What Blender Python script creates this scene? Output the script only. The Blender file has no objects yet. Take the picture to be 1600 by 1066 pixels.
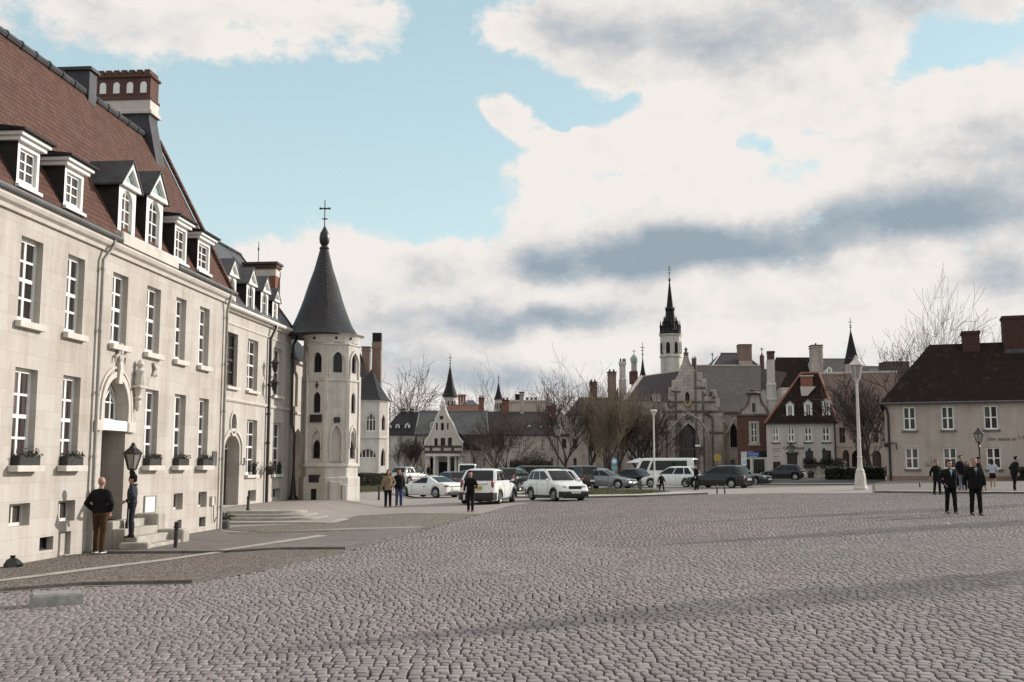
import math
F=1650.0; PT=math.atan(195/1650.0); CP,SP=math.cos(PT),math.sin(PT); EYE=1.82
def sst(a,b,x):
    t=min(1,max(0,(x-a)/(b-a))); return t*t*(3-2*t)
def gz(X,Y):
    x=max(-14.0,min(32.0,X))
    return .018*x+.40*sst(6.0,8.0,-X)*sst(36.2,38.2,Y)
def ray(px,py):
    u=(px-800)/F; v=(533-py)/F
    fy=CP-v*SP
    return u/fy,(SP+v*CP)/fy          # dX/dY, dz/dY
def W(px,py,Y):
    a,b=ray(px,py); return (a*Y,Y,EYE+b*Y)
def G(px,py,h=0.0):
    a,b=ray(px,py); lo,hi=3.0,600.0
    for _ in range(60):
        m=(lo+hi)/2
        if EYE+b*m-gz(a*m,m)-h>0: lo=m
        else: hi=m
    return (a*lo,lo,gz(a*lo,lo)+h)
import bpy, bmesh, random
import numpy as np
from mathutils import Vector, Matrix
from mathutils.geometry import tessellate_polygon
SC=bpy.context.scene; COL=SC.collection
R=math.radians; PI=math.pi
rnd=random.Random(7)
def sg(n): return (n>0)-(n<0)
# ------------------------------------------------------------------ mesh builder
class MB:
    def __init__(s): s.v=[]; s.f=[]; s.m=[]; s.mi=0
    def pt(s,p): s.v.append(tuple(p)); return len(s.v)-1
    def face(s,pts):
        b=len(s.v); s.v.extend(tuple(p) for p in pts); s.f.append(list(range(b,b+len(pts)))); s.m.append(s.mi); return s
    def idx(s,f): s.f.append(list(f)); s.m.append(s.mi)
    def box(s,x0,x1,y0,y1,z0,z1):
        b=len(s.v)
        s.v+= [(x0,y0,z0),(x1,y0,z0),(x1,y1,z0),(x0,y1,z0),(x0,y0,z1),(x1,y0,z1),(x1,y1,z1),(x0,y1,z1)]
        for f in ((3,2,1,0),(4,5,6,7),(0,1,5,4),(1,2,6,5),(2,3,7,6),(3,0,4,7)): s.idx([b+i for i in f])
        return s
    def bev(s,x0,x1,y0,y1,z0,z1,c=.02):
        """box with the four vertical edges and the top edge chamfered"""
        def ring(z,i):
            a,b_,e,d=x0+i,x1-i,y0+i,y1-i
            return [(a+c,e,z),(b_-c,e,z),(b_,e+c,z),(b_,d-c,z),(b_-c,d,z),(a+c,d,z),(a,d-c,z),(a,e+c,z)]
        s.loft([ring(z0,0),ring(z1-c,0),ring(z1,c*.8)]); return s
    def loft(s,rings,cap0=True,cap1=True,closed=True):
        n=len(rings[0]); b=len(s.v)
        for r in rings: s.v+= [tuple(p) for p in r]
        for i in range(len(rings)-1):
            for j in range(n if closed else n-1):
                k=(j+1)%n; s.idx([b+i*n+j,b+i*n+k,b+(i+1)*n+k,b+(i+1)*n+j])
        if cap0: s.idx([b+j for j in range(n)][::-1])
        if cap1: s.idx([b+(len(rings)-1)*n+j for j in range(n)])
        return s
    def prism(s,poly,y0,y1):
        """polygon in x,z pushed from y0 to y1"""
        s.loft([[(x,y0,z) for x,z in poly],[(x,y1,z) for x,z in poly]]); return s
    def slab(s,poly,z0,z1):
        s.loft([[(x,y,z0) for x,y in poly],[(x,y,z1) for x,y in poly]]); return s
    def lathe(s,prof,cx=0,cy=0,n=16,rot=0,cap=True):
        s.loft([[(cx+r*math.cos(rot+2*PI*j/n),cy+r*math.sin(rot+2*PI*j/n),z) for j in range(n)] for r,z in prof],cap,cap); return s
    def tube(s,pts,rad,n=6,cap=True):
        pts=[Vector(p) for p in pts]
        if not hasattr(rad,'__len__'): rad=[rad]*len(pts)
        rings=[]; ref=None
        for i,p in enumerate(pts):
            t=(pts[min(i+1,len(pts)-1)]-pts[max(i-1,0)])
            if t.length<1e-9: t=Vector((0,0,1))
            t.normalize()
            if ref is None: ref=Vector((1,0,0)) if abs(t.x)<.8 else Vector((0,1,0))
            a=(ref-t*ref.dot(t))
            if a.length<1e-6: a=t.orthogonal()
            a.normalize(); ref=a; c=t.cross(a)
            rings.append([p+a*(rad[i]*math.cos(2*PI*j/n))+c*(rad[i]*math.sin(2*PI*j/n)) for j in range(n)])
        s.loft(rings,cap,cap); return s
    def ell(s,c,r,n=12,m=8):
        rings=[[(c[0]+r[0]*math.cos(2*PI*j/n)*math.sin(PI*(i+.001)/(m+.002)),c[1]+r[1]*math.sin(2*PI*j/n)*math.sin(PI*(i+.001)/(m+.002)),c[2]-r[2]*math.cos(PI*i/m)) for j in range(n)] for i in range(m+1)]
        s.loft(rings); return s
    def rod(s,p,q,r,n=6): return s.tube([p,q],r,n)
    def facade(s,outline,holes,depth,y=0.0):
        polys=[[Vector((x,z,0)) for x,z in outline]]+[[Vector((x,z,0)) for x,z in h] for h in holes]
        flat=[p for q in polys for p in q]; b=len(s.v)
        s.v+= [(p.x,y,p.y) for p in flat]
        for t in tessellate_polygon(polys): s.idx([b+i for i in t])
        for k,h in enumerate(holes):
            d=depth[k] if hasattr(depth,'__len__') else depth
            for i in range(len(h)):
                (xa,za),(xb,zb)=h[i],h[(i+1)%len(h)]
                s.face([(xa,y,za),(xb,y,zb),(xb,y+d,zb),(xa,y+d,za)])
        return s
    def ring(s,outer,inner,y0,y1):
        n=len(outer)
        for i in range(n):
            k=(i+1)%n; (a,b),(c,d)=outer[i],outer[k]; (e,f),(g,h)=inner[i],inner[k]
            s.face([(a,y0,b),(c,y0,d),(g,y0,h),(e,y0,f)]); s.face([(a,y0,b),(a,y1,b),(c,y1,d),(c,y0,d)]); s.face([(e,y0,f),(g,y0,h),(g,y1,h),(e,y1,f)])
        return s
    def xf(s,M,start=0):
        for i in range(start,len(s.v)): s.v[i]=tuple(M@Vector(s.v[i]))
        return s
    def build(s,name,mat,parent=None,loc=None,smooth=False,ang=35,norm=True):
        me=bpy.data.meshes.new(name); me.from_pydata(s.v,[],s.f)
        mats=mat if isinstance(mat,(list,tuple)) else [mat]
        for m in mats: me.materials.append(m)
        if len(mats)>1: me.polygons.foreach_set('material_index',s.m)
        if smooth:
            bm=bmesh.new(); bm.from_mesh(me); bmesh.ops.remove_doubles(bm,verts=bm.verts,dist=1e-5)
            bmesh.ops.recalc_face_normals(bm,faces=bm.faces); bm.to_mesh(me); bm.free()
            me.polygons.foreach_set('use_smooth',[True]*len(me.polygons))
            if ang: me.set_sharp_from_angle(angle=R(ang))
        me.update()
        return put(name,me,parent,loc)
def put(name,me,parent=None,loc=None):
    o=bpy.data.objects.new(name,me); COL.objects.link(o)
    if parent is not None: o.parent=parent
    if loc is not None: o.location=loc
    return o
def tag(o,label,cat,group=None,kind=None):
    if label: o['label']=label
    if cat: o['category']=cat
    if group: o['group']=group
    if kind: o['kind']=kind
    return o
def thing(name,label,cat,loc=(0,0,0),rz=0,group=None):
    o=bpy.data.objects.new(name,None); COL.objects.link(o); o.location=loc; o.rotation_euler=(0,0,rz); o.empty_display_size=.2
    return tag(o,label,cat,group)
def kids(o): return [c for c in bpy.data.objects if c.parent==o]
def copy_tree(o,parent=None):
    c=o.copy(); COL.objects.link(c)
    if parent is not None: c.parent=parent
    for ch in list(o.children): copy_tree(ch,c)
    return c
# ------------------------------------------------------------------ frames: a vertical facade plane in the world
class Fr:
    """origin x,y ; local x runs along the facade at angle a ; local y goes into the building"""
    def __init__(s,ox,oy,a,z0=None):
        s.o=(ox,oy); s.a=a; s.d=(math.cos(a),math.sin(a)); s.n=(-math.sin(a),math.cos(a)); s.z0=gz(ox,oy) if z0 is None else z0
    def h(s,px,py,dep=0.0):
        k,b=ray(px,py); ox=s.o[0]+s.n[0]*dep; oy=s.o[1]+s.n[1]*dep
        t=(k*oy-ox)/(s.d[0]-k*s.d[1]); Y=oy+t*s.d[1]
        return t,EYE+b*Y-s.z0
    def x(s,px,py=690,dep=0.0): return s.h(px,py,dep)[0]
    def z(s,px,py,dep=0.0): return s.h(px,py,dep)[1]
    def rect(s,l,t,r,b,dep=0.0):
        x0=s.h(l,(t+b)/2,dep)[0]; x1=s.h(r,(t+b)/2,dep)[0]; c=(l+r)/2
        return x0,x1,s.h(c,b,dep)[1],s.h(c,t,dep)[1]
    def thing(s,name,label,cat,group=None): return thing(name,label,cat,(s.o[0],s.o[1],s.z0),s.a,group)
def front(px,Y,a=0.0,py=740):
    k,_=ray(px,py); return Fr(k*Y,Y,a)
def arch(x0,x1,z0,zs,kind='round',n=7,apex=None):
    """closed polygon: jambs from z0 to the springing zs, then the arch"""
    w=x1-x0; pts=[(x0,z0),(x1,z0)]
    if kind=='round':
        hh=(apex-zs) if apex else w/2
        for i in range(2*n+1):
            t=PI*i/(2*n); pts.append(((x0+x1)/2+w/2*math.cos(t),zs+hh*math.sin(t)))
    else:
        hh=(apex-zs) if apex else w*.866; k=hh/(w*.866)
        for i in range(n+1):
            t=PI/3*i/n; pts.append((x0+w*math.cos(t),zs+k*w*math.sin(t)))
        for i in range(1,n+1):
            t=PI/3*(1-i/n); pts.append((x1-w*math.cos(t),zs+k*w*math.sin(t)))
    return pts
def rc(x0,x1,z0,z1): return [(x0,z0),(x1,z0),(x1,z1),(x0,z1)]
# ------------------------------------------------------------------ materials
def nt(name):
    m=bpy.data.materials.new(name); m.use_nodes=True; t=m.node_tree; b=t.nodes['Principled BSDF']; return m,t,b
def L(t,a,b): t.links.new(a,b)
def ramp(t,fac,stops):
    r=t.nodes.new('ShaderNodeValToRGB'); e=r.color_ramp.elements
    while len(e)<len(stops): e.new(.5)
    for i,(p,c) in enumerate(stops): e[i].position=p; e[i].color=(*c,1) if len(c)==3 else c
    L(t,fac,r.inputs[0]); return r.outputs[0]
def noise(t,vec,scale,detail=4,rough=.55,dist=0):
    n=t.nodes.new('ShaderNodeTexNoise'); n.inputs['Scale'].default_value=scale; n.inputs['Detail'].default_value=detail; n.inputs['Roughness'].default_value=rough; n.inputs['Distortion'].default_value=dist
    if vec is not None: L(t,vec,n.inputs['Vector'])
    return n.outputs['Fac']
def mix(t,fac,a,b,mode='MIX'):
    m=t.nodes.new('ShaderNodeMix'); m.data_type='RGBA'; m.blend_type=mode
    for s,i in ((fac,0),(a,6),(b,7)):
        if hasattr(s,'is_linked'): L(t,s,m.inputs[i])
        elif i==0: m.inputs[0].default_value=s
        else: m.inputs[i].default_value=(*s,1)
    return m.outputs[2]
def math_(t,op,a,b=None,c=None,clamp=False):
    m=t.nodes.new('ShaderNodeMath'); m.operation=op; m.use_clamp=clamp
    for i,s in enumerate((a,b,c)):
        if s is None: continue
        if hasattr(s,'is_linked'): L(t,s,m.inputs[i])
        else: m.inputs[i].default_value=s
    return m.outputs[0]
def bump(t,b,h,strength=.3,dist=.02):
    n=t.nodes.new('ShaderNodeBump'); n.inputs['Strength'].default_value=strength; n.inputs['Distance'].default_value=dist; L(t,h,n.inputs['Height']); L(t,n.outputs[0],b.inputs['Normal'])
def objc(t): return t.nodes.new('ShaderNodeTexCoord').outputs['Object']
def mapv(t,v,scale=(1,1,1),rot=(0,0,0)):
    m=t.nodes.new('ShaderNodeMapping'); m.inputs['Scale'].default_value=scale; m.inputs['Rotation'].default_value=rot; L(t,v,m.inputs[0]); return m.outputs[0]
def simple(name,col,rough=.6,var=.12,scale=3,metal=0,bmp=0,bscale=None,spec=.5,coat=0):
    m,t,b=nt(name); v=objc(t); f=noise(t,v,scale)
    lo=tuple(c*(1-var) for c in col); hi=tuple(min(1,c*(1+var)) for c in col)
    L(t,ramp(t,f,[(.3,lo),(.7,hi)]),b.inputs['Base Color'])
    b.inputs['Roughness'].default_value=rough; b.inputs['Metallic'].default_value=metal; b.inputs['Specular IOR Level'].default_value=spec
    if coat: b.inputs['Coat Weight'].default_value=coat; b.inputs['Coat Roughness'].default_value=.05
    if bmp: bump(t,b,noise(t,v,bscale or scale*6,5),bmp,.01)
    return m
def wallcoord(t):
    """x+y along any wall, z up"""
    s=t.nodes.new('ShaderNodeSeparateXYZ'); L(t,objc(t),s.inputs[0]); c=t.nodes.new('ShaderNodeCombineXYZ')
    L(t,math_(t,'ADD',s.outputs[0],s.outputs[1]),c.inputs[0]); L(t,s.outputs[2],c.inputs[1]); return c.outputs[0]
def brick(t,vec,w,h,mortar,c1,c2,cm,bias=0,scale=1,off=.5):
    n=t.nodes.new('ShaderNodeTexBrick'); n.inputs['Brick Width'].default_value=w; n.inputs['Row Height'].default_value=h; n.inputs['Mortar Size'].default_value=mortar; n.inputs['Scale'].default_value=scale
    n.inputs['Color1'].default_value=(*c1,1); n.inputs['Color2'].default_value=(*c2,1); n.inputs['Mortar'].default_value=(*cm,1); n.inputs['Bias'].default_value=bias; n.inputs['Mortar Smooth'].default_value=.3; n.offset=off
    L(t,vec,n.inputs['Vector']); return n
def grime(t,col,amount=.35,tint=(.55,.49,.44),sc=(1.6,.16,1)):
    """weather streaks running down a wall, wear with a shape of its own"""
    v=wallcoord(t); f=noise(t,mapv(t,v,sc),1.0,6,.65); g=noise(t,v,.55,5,.6)
    k=math_(t,'MULTIPLY',math_(t,'SUBTRACT',math_(t,'ADD',f,math_(t,'MULTIPLY',g,.6)),.72),3.0,clamp=True)
    return mix(t,math_(t,'MULTIPLY',k,amount),col,tint,'MULTIPLY')
def masonry(name,c1,c2,cm,w=.75,h=.36,mortar=.006,rough=.85,dirt=.5,tint=(.62,.55,.48),b_=.25,sc=(1.6,.16,1)):
    m,t,b=nt(name); v=wallcoord(t); n=brick(t,v,w,h,mortar,c1,c2,cm)
    fine=noise(t,objc(t),9,6,.6)
    c=mix(t,.25,n.outputs['Color'],ramp(t,fine,[(.3,tuple(x*.75 for x in c1)),(.7,tuple(min(1,x*1.2) for x in c2))]))
    L(t,grime(t,c,dirt,tint,sc),b.inputs['Base Color']); b.inputs['Roughness'].default_value=rough; b.inputs['Specular IOR Level'].default_value=.25
    bump(t,b,math_(t,'SUBTRACT',math_(t,'MULTIPLY',fine,.3),n.outputs['Fac']),b_,.012); return m
def tiles(name,c1,c2,w=.17,h=.11,rough=.75,moss=None,slope=True,b_=.8,var=.5):
    m,t,b=nt(name); b.inputs['Specular IOR Level'].default_value=.12 if 'dark' in name or 'tile' in name else .3; s=t.nodes.new('ShaderNodeSeparateXYZ'); L(t,objc(t),s.inputs[0]); c=t.nodes.new('ShaderNodeCombineXYZ')
    L(t,math_(t,'ADD',s.outputs[0],math_(t,'MULTIPLY',s.outputs[1],.37)),c.inputs[0]); L(t,s.outputs[2],c.inputs[1]); v=c.outputs[0]
    n=brick(t,v,w,h,.012,c1,c2,tuple(x*.45 for x in c1)); big=noise(t,objc(t),.7,5,.65)
    col=mix(t,math_(t,'MULTIPLY',big,var),n.outputs['Color'],tuple(x*.55 for x in c1))
    if moss:
        k=math_(t,'MULTIPLY',math_(t,'SUBTRACT',noise(t,objc(t),1.3,7,.7),.55),7,clamp=True); col=mix(t,math_(t,'MULTIPLY',k,.6),col,moss)
    L(t,col,b.inputs['Base Color']); b.inputs['Roughness'].default_value=rough
    saw=math_(t,'FRACT',math_(t,'DIVIDE',s.outputs[2],h)); bump(t,b,math_(t,'SUBTRACT',math_(t,'MULTIPLY',saw,-1),n.outputs['Fac']),b_,.03); return m
def glass(name,col=(.012,.012,.014),rough=.06,curtain=None):
    m,t,b=nt(name); v=objc(t)
    if curtain:
        w=noise(t,mapv(t,v,(7,7,.35)),1.0,3); info=t.nodes.new('ShaderNodeObjectInfo')
        k=math_(t,'MULTIPLY',ramp(t,w,[(.42,(0,0,0)),(.6,(1,1,1))]),info.outputs['Random'])
        L(t,mix(t,k,col,curtain),b.inputs['Base Color'])
    else: b.inputs['Base Color'].default_value=(*col,1)
    b.inputs['Roughness'].default_value=rough; b.inputs['Specular IOR Level'].default_value=.32
    n=noise(t,v,1.7,2); bump(t,b,n,.05,.02); return m
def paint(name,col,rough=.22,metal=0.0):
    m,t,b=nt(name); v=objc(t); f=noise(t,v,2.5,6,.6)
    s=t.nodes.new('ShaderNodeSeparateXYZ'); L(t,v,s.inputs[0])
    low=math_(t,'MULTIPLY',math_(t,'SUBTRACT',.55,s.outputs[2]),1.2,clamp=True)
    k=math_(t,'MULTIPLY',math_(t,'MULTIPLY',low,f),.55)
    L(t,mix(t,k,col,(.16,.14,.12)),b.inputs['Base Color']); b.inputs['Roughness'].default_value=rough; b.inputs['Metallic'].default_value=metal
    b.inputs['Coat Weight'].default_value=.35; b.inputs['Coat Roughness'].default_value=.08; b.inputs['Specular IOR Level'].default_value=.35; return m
M={}
M['lime']=masonry('ashlar_limestone',(.525,.485,.447),(.455,.415,.38),(.37,.333,.303),.78,.37,.005,dirt=.75)
M['lime2']=masonry('pale_render_stone',(.525,.49,.452),(.475,.44,.405),(.42,.38,.345),1.2,.6,.003,dirt=.75)
M['tower']=masonry('pale_tower_stone',(.61,.575,.54),(.54,.505,.47),(.43,.40,.37),.62,.31,.005,dirt=.8)
M['trim']=simple('dressed_stone',(.55,.505,.46),.8,.12,2.5,bmp=.15)
M['step']=simple('worn_step_stone',(.36,.33,.29),.85,.25,2.2,bmp=.3)
M['sootstone']=masonry('sooty_church_stone',(.20,.165,.15),(.15,.12,.11),(.09,.075,.07),.9,.42,.01,dirt=.95,tint=(.33,.27,.25),sc=(.9,.22,1))
M['cleanstone']=masonry('church_stone',(.50,.445,.40),(.41,.36,.325),(.25,.205,.185),.9,.42,.008,dirt=.7,tint=(.45,.38,.34))
M['frontstone']=masonry('mottled_church_front',(.52,.46,.42),(.41,.355,.325),(.12,.095,.088),.9,.42,.014,dirt=.8,tint=(.42,.34,.31),sc=(.9,.22,1))
M['plaster']=masonry('cream_plaster',(.44,.375,.33),(.41,.35,.31),(.38,.32,.285),2.2,1.1,.002,dirt=.55,b_=.1)
M['plaster_w']=masonry('white_plaster',(.57,.52,.485),(.53,.48,.45),(.48,.43,.40),2.4,1.3,.002,dirt=.6,b_=.1)
M['brick']=masonry('red_brick',(.135,.060,.050),(.098,.048,.042),(.14,.105,.09),.22,.075,.008,dirt=.5,tint=(.5,.42,.4))
M['brick_d']=masonry('dark_brown_brick',(.075,.034,.029),(.052,.026,.023),(.07,.05,.042),.22,.075,.008,dirt=.5,tint=(.5,.42,.4))
M['brick_o']=masonry('orange_brick',(.30,.115,.075),(.22,.085,.06),(.24,.17,.13),.22,.075,.008,dirt=.5,tint=(.5,.45,.42))
M['brick_b']=masonry('brown_brick',(.30,.20,.16),(.22,.15,.125),(.22,.18,.15),.22,.075,.008,dirt=.5,tint=(.45,.4,.4))
M['tile']=tiles('red_plain_tile',(.165,.085,.066),(.095,.050,.041),.17,.15,b_=1.0,var=.75,moss=(.115,.085,.068))
M['tile_dark']=tiles('mossy_dark_tile',(.020,.014,.012),(.032,.021,.017),.2,.13,.9,moss=(.055,.042,.026),b_=.35)
M['tile_pink']=tiles('faded_pink_tile',(.24,.17,.15),(.19,.135,.12),.2,.13,.85,b_=.5)
M['tile_orange']=tiles('orange_tile',(.20,.095,.068),(.15,.075,.055),.2,.13)
M['slate']=tiles('blue_grey_slate',(.105,.103,.108),(.080,.078,.084),.22,.13,.5,b_=.4)
M['slate_d']=tiles('dark_slate',(.022,.020,.023),(.034,.030,.034),.22,.13,.55,b_=.4)
M['slate_p']=tiles('purple_slate',(.048,.036,.040),(.066,.050,.053),.25,.16,.65,b_=.4)
M['slate_g']=tiles('weathered_grey_slate',(.17,.152,.147),(.125,.112,.108),.22,.14,.75,moss=(.20,.18,.165),b_=.45)
M['lead']=simple('lead_sheet',(.045,.044,.050),.6,.4,2.0,metal=.0,bmp=.2,spec=.3)
M['cone']=tiles('tower_cone_slate',(.028,.027,.031),(.045,.042,.046),.16,.10,.42,b_=.6)
M['white']=simple('white_painted_wood',(.78,.77,.74),.45,.06,5,bmp=.05)
M['offw']=simple('off_white_paint',(.62,.59,.54),.55,.1,4,bmp=.05)
M['black']=simple('black_painted_iron',(.012,.011,.012),.4,.3,8,bmp=.1)
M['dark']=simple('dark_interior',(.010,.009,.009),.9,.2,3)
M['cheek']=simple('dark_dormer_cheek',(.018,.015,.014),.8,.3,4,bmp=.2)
M['wood']=simple('dark_brown_timber',(.055,.036,.028),.7,.3,4,bmp=.2)
M['iron']=simple('grey_iron_pipe',(.30,.28,.25),.55,.2,4,bmp=.1)
M['zinc']=simple('grey_zinc_gutter',(.10,.098,.10),.5,.25,3,metal=.2,bmp=.1)
M['copper']=simple('green_copper',(.30,.40,.36),.7,.2,4)
M['gold']=simple('tarnished_gilt',(.32,.24,.10),.6,.3,6)
M['glass']=glass('window_glass',(.022,.017,.017),curtain=(.19,.15,.14))
M['glass_n']=glass('bare_window_glass')
M['lampglass']=glass('lantern_glass',(.30,.27,.24),.2)
M['carglass']=glass('car_glass',(.008,.009,.011),.04)
M['rubber']=simple('tyre_rubber',(.014,.013,.013),.85,.2,20)
M['rim']=simple('alloy_rim',(.42,.42,.43),.3,.1,8,metal=.8)
M['plastic']=simple('black_plastic_trim',(.016,.015,.016),.6,.2,10)
M['red']=simple('red_lamp_lens',(.26,.012,.016),.15,.1,8,coat=.6)
M['lens']=simple('clear_lamp_lens',(.55,.56,.58),.12,.1,8,coat=.6)
M['plate_w']=simple('white_plate',(.72,.72,.70),.5,.05,4)
M['plate_y']=simple('yellow_plate',(.62,.40,.05),.5,.05,4)
M['ink']=simple('black_lettering',(.015,.014,.014),.7,.1,5)
M['inkbrown']=simple('faded_lettering',(.17,.135,.115),.8,.2,5)
M['signblue']=simple('blue_sign_face',(.025,.075,.26),.45,.1,4)
M['signcyan']=simple('light_blue_sign_face',(.12,.36,.52),.45,.1,4)
M['signyellow']=simple('yellow_sign_face',(.46,.30,.02),.45,.1,4)
M['signwhite']=simple('white_sign_face',(.70,.72,.74),.45,.05,4)
M['soil']=simple('planter_dark',(.035,.032,.030),.9,.3,6,bmp=.3)
def leafmat(name,a,b_):
    m,t,b=nt(name); g=t.nodes.new('ShaderNodeNewGeometry'); L(t,ramp(t,g.outputs['Random Per Island'],[(0,a),(1,b_)]),b.inputs['Base Color']); b.inputs['Roughness'].default_value=.7; return m
M['hedge']=leafmat('hedge_leaves',(.012,.013,.008),(.038,.036,.018))
M['hedge_b']=leafmat('brown_hedge_leaves',(.035,.030,.016),(.085,.070,.035))
M['pot_leaf']=leafmat('pot_plant_leaves',(.015,.018,.010),(.05,.048,.03))
M['grass']=leafmat('grass_blades',(.055,.065,.02),(.13,.12,.045))
M['bark']=simple('grey_brown_bark',(.050,.038,.031),.9,.35,5,bmp=.5)
M['twig']=simple('brown_twigs',(.075,.053,.043),.9,.3,.5)
M['twig_tan']=simple('tan_willow_twigs',(.17,.128,.088),.9,.3,.5)
M['twig_d']=simple('dark_twigs',(.038,.028,.024),.9,.3,.5)
# ------------------------------------------------------------------ windows (shared meshes)
_wc={}
def window(par,x0,x1,z0,z1,y,nx=2,nz=4,t=.06,mt=.04,mat='white',pane='glass',sill=None,name='window',mid=None):
    w,h=round(x1-x0,3),round(z1-z0,3); key=('w',round(w,2),round(h,2),nx,nz,t,mt,mat,mid)
    if key not in _wc:
        m=MB(); m.box(0,t,0,.07,0,h); m.box(w-t,w,0,.07,0,h); m.box(t,w-t,0,.07,0,t*1.3); m.box(t,w-t,0,.07,h-t,h)
        iw,ih=w-2*t,h-2.3*t
        for i in range(1,nx):
            k=mt*1.5 if (nx==2 or i==nx/2) else mt
            m.box(t+iw*i/nx-k/2,t+iw*i/nx+k/2,.008,.062,t*1.3,h-t)
        for j in range(1,nz):
            z=t*1.3+ih*j/nz; k=mt*1.6 if j==mid else mt
            for i in range(nx):
                a=t+iw*i/nx+(mt*.75 if i else 0); b=t+iw*(i+1)/nx-(mt*.75 if i<nx-1 else 0); m.box(a,b,.012,.058,z-k/2,z+k/2)
        me=MB(); me.box(t*.5,w-t*.5,.035,.05,t*.5,h-t*.5)
        a=m.build(name,M[mat],par); b=me.build('pane',M[pane],a); _wc[key]=a.data; _wc[key+(pane,)]=b.data
    else:
        a=put(name,_wc[key],par)
        if key+(pane,) not in _wc:
            me=MB(); me.box(t*.5,w-t*.5,.035,.05,t*.5,h-t*.5); b=me.build('pane',M[pane],a); _wc[key+(pane,)]=b.data
        else: b=put('pane',_wc[key+(pane,)],a)
    a.location=(x0,y,z0)
    if sill:
        k=('s',round(w,2),sill)
        e,d,hh,sm=sill
        if k not in _wc:
            s=MB(); s.bev(-e,w+e,-d,0,-hh,0,.012); so=s.build('sill',M[sm],a); _wc[k]=so.data
        else: so=put('sill',_wc[k],a)
        so.location=(0,-y-.002,-.004)
    return a
def archwin(par,poly_args,y,t=.05,nx=2,bars=(),mat='white',pane='glass',name='window',dep=.06):
    x0,x1,z0,zs,kind,apex=poly_args; n=6
    o=arch(x0,x1,z0,zs,kind,n,apex); i_=arch(x0+t,x1-t,z0+t,zs,kind,n,(apex-t*(1.6 if kind!='round' else 1)) if apex else None)
    m=MB(); m.ring(o,i_,y,y+dep); w=x1-x0; top=apex or zs+w*(.5 if kind=='round' else .866)
    for i in range(1,nx):
        f=i/nx; zz=zs+(top-zs)*(math.sqrt(max(0,1-(2*f-1)**2)) if kind=='round' else 1-abs(2*f-1)**1.3)-t
        m.box(x0+w*f-t*.4,x0+w*f+t*.4,y+.006,y+dep-.01,z0+t,zz)
    for z in bars: m.box(x0+t,x1-t,y+.01,y+dep-.012,z-t*.35,z+t*.35)
    a=m.build(name,M[mat],par); p=MB(); p.prism(arch(x0+t*.4,x1-t*.4,z0+t*.4,zs,kind,n,(top-t*.5)),y+.035,y+.05); p.build('pane',M[pane],a); return a
def leaves(mb,n,fn,size,rng=rnd):
    for _ in range(n):
        c=Vector(fn()); s=size*rng.uniform(.6,1.4); a=Vector((rng.gauss(0,1),rng.gauss(0,1),rng.gauss(0,1))).normalized(); b=a.orthogonal().normalized()*s*.6; a*=s
        mb.face([c-a,c+b,c+a,c-b])
    return mb
def text(par,body,size,loc,mat,rot=(PI/2,0,0),ext=.01,name='lettering',align='LEFT'):
    c=bpy.data.curves.new(name,'FONT'); c.body=body; c.size=size; c.extrude=ext; c.align_x=align; c.materials.append(mat)
    q=bpy.data.objects.new(name,c); me=bpy.data.meshes.new_from_object(q); me.name=name; bpy.data.objects.remove(q); bpy.data.curves.remove(c)
    o=put(name,me,par,loc); o.rotation_euler=rot; return o
# ================================================================== PEOPLE
def remesh(mb,voxel,mat,name,smooth_it=1):
    me=bpy.data.meshes.new(name); me.from_pydata(mb.v,[],mb.f); o=bpy.data.objects.new('tmp',me); COL.objects.link(o)
    m=o.modifiers.new('r','REMESH'); m.mode='VOXEL'; m.voxel_size=voxel; m.use_smooth_shade=True
    if smooth_it:
        k=o.modifiers.new('s','SMOOTH'); k.factor=.5; k.iterations=smooth_it
    dg=bpy.context.evaluated_depsgraph_get(); ev=o.evaluated_get(dg); out=bpy.data.meshes.new_from_object(ev); out.name=name
    out.materials.clear(); out.materials.append(mat); bpy.data.objects.remove(o); bpy.data.meshes.remove(me); return out
def erings(rows,n=16):
    """rows of (z,rx,ry,cx,cy)"""
    return [[(cx+rx*math.cos(2*PI*j/n),cy+ry*math.sin(2*PI*j/n),z) for j in range(n)] for z,rx,ry,cx,cy in rows]
ARMS={'down':((.255,.03,1.13),(.275,-.05,.89)),'pocket':((.31,.09,1.14),(.20,-.09,.96)),'akimbo':((.42,.10,1.15),(.205,.0,1.03)),
 'fwd':((.25,.0,1.13),(.13,-.26,1.16)),'hold':((.27,.02,1.13),(.24,-.22,1.00)),'swf':((.255,-.05,1.14),(.25,-.22,.95)),'swb':((.26,.12,1.14),(.285,.14,.90)),'up':((.27,-.06,1.16),(.10,-.2,1.38))}
def hand(mb,w,d,s):
    """palm, four bent fingers of unequal length, thumb from the side; d = forearm direction, s = body side"""
    d=Vector(d).normalized(); w=Vector(w); side=Vector((0,-1,0)); side=(side-d*side.dot(d)).normalized(); nrm=d.cross(side)*(-s)
    def P(a,b,c): return w+d*a+side*b+nrm*c
    rings=[]
    for a,hw,th in ((-.02,.027,.020),(.02,.034,.017),(.06,.041,.015),(.088,.041,.012)):
        rings.append([P(a,hw*math.cos(t),th*math.sin(t)) for t in [2*PI*j/10 for j in range(10)]])
    mb.loft(rings)
    for b,l in ((.031,.070),(.0105,.080),(-.0105,.074),(-.031,.058)):
        mb.tube([P(.075,b,0),P(.088+l*.45,b*1.08,.006),P(.088+l*.8,b*1.08,.022),P(.088+l*.92,b*1.05,.036)],[.0100,.0098,.0092,.0075],8)
    mb.tube([P(.012,.028,.004),P(.040,.052,.012),P(.070,.060,.022),P(.085,.058,.028)],[.012,.0115,.0105,.008],8)
_pm={}
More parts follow.
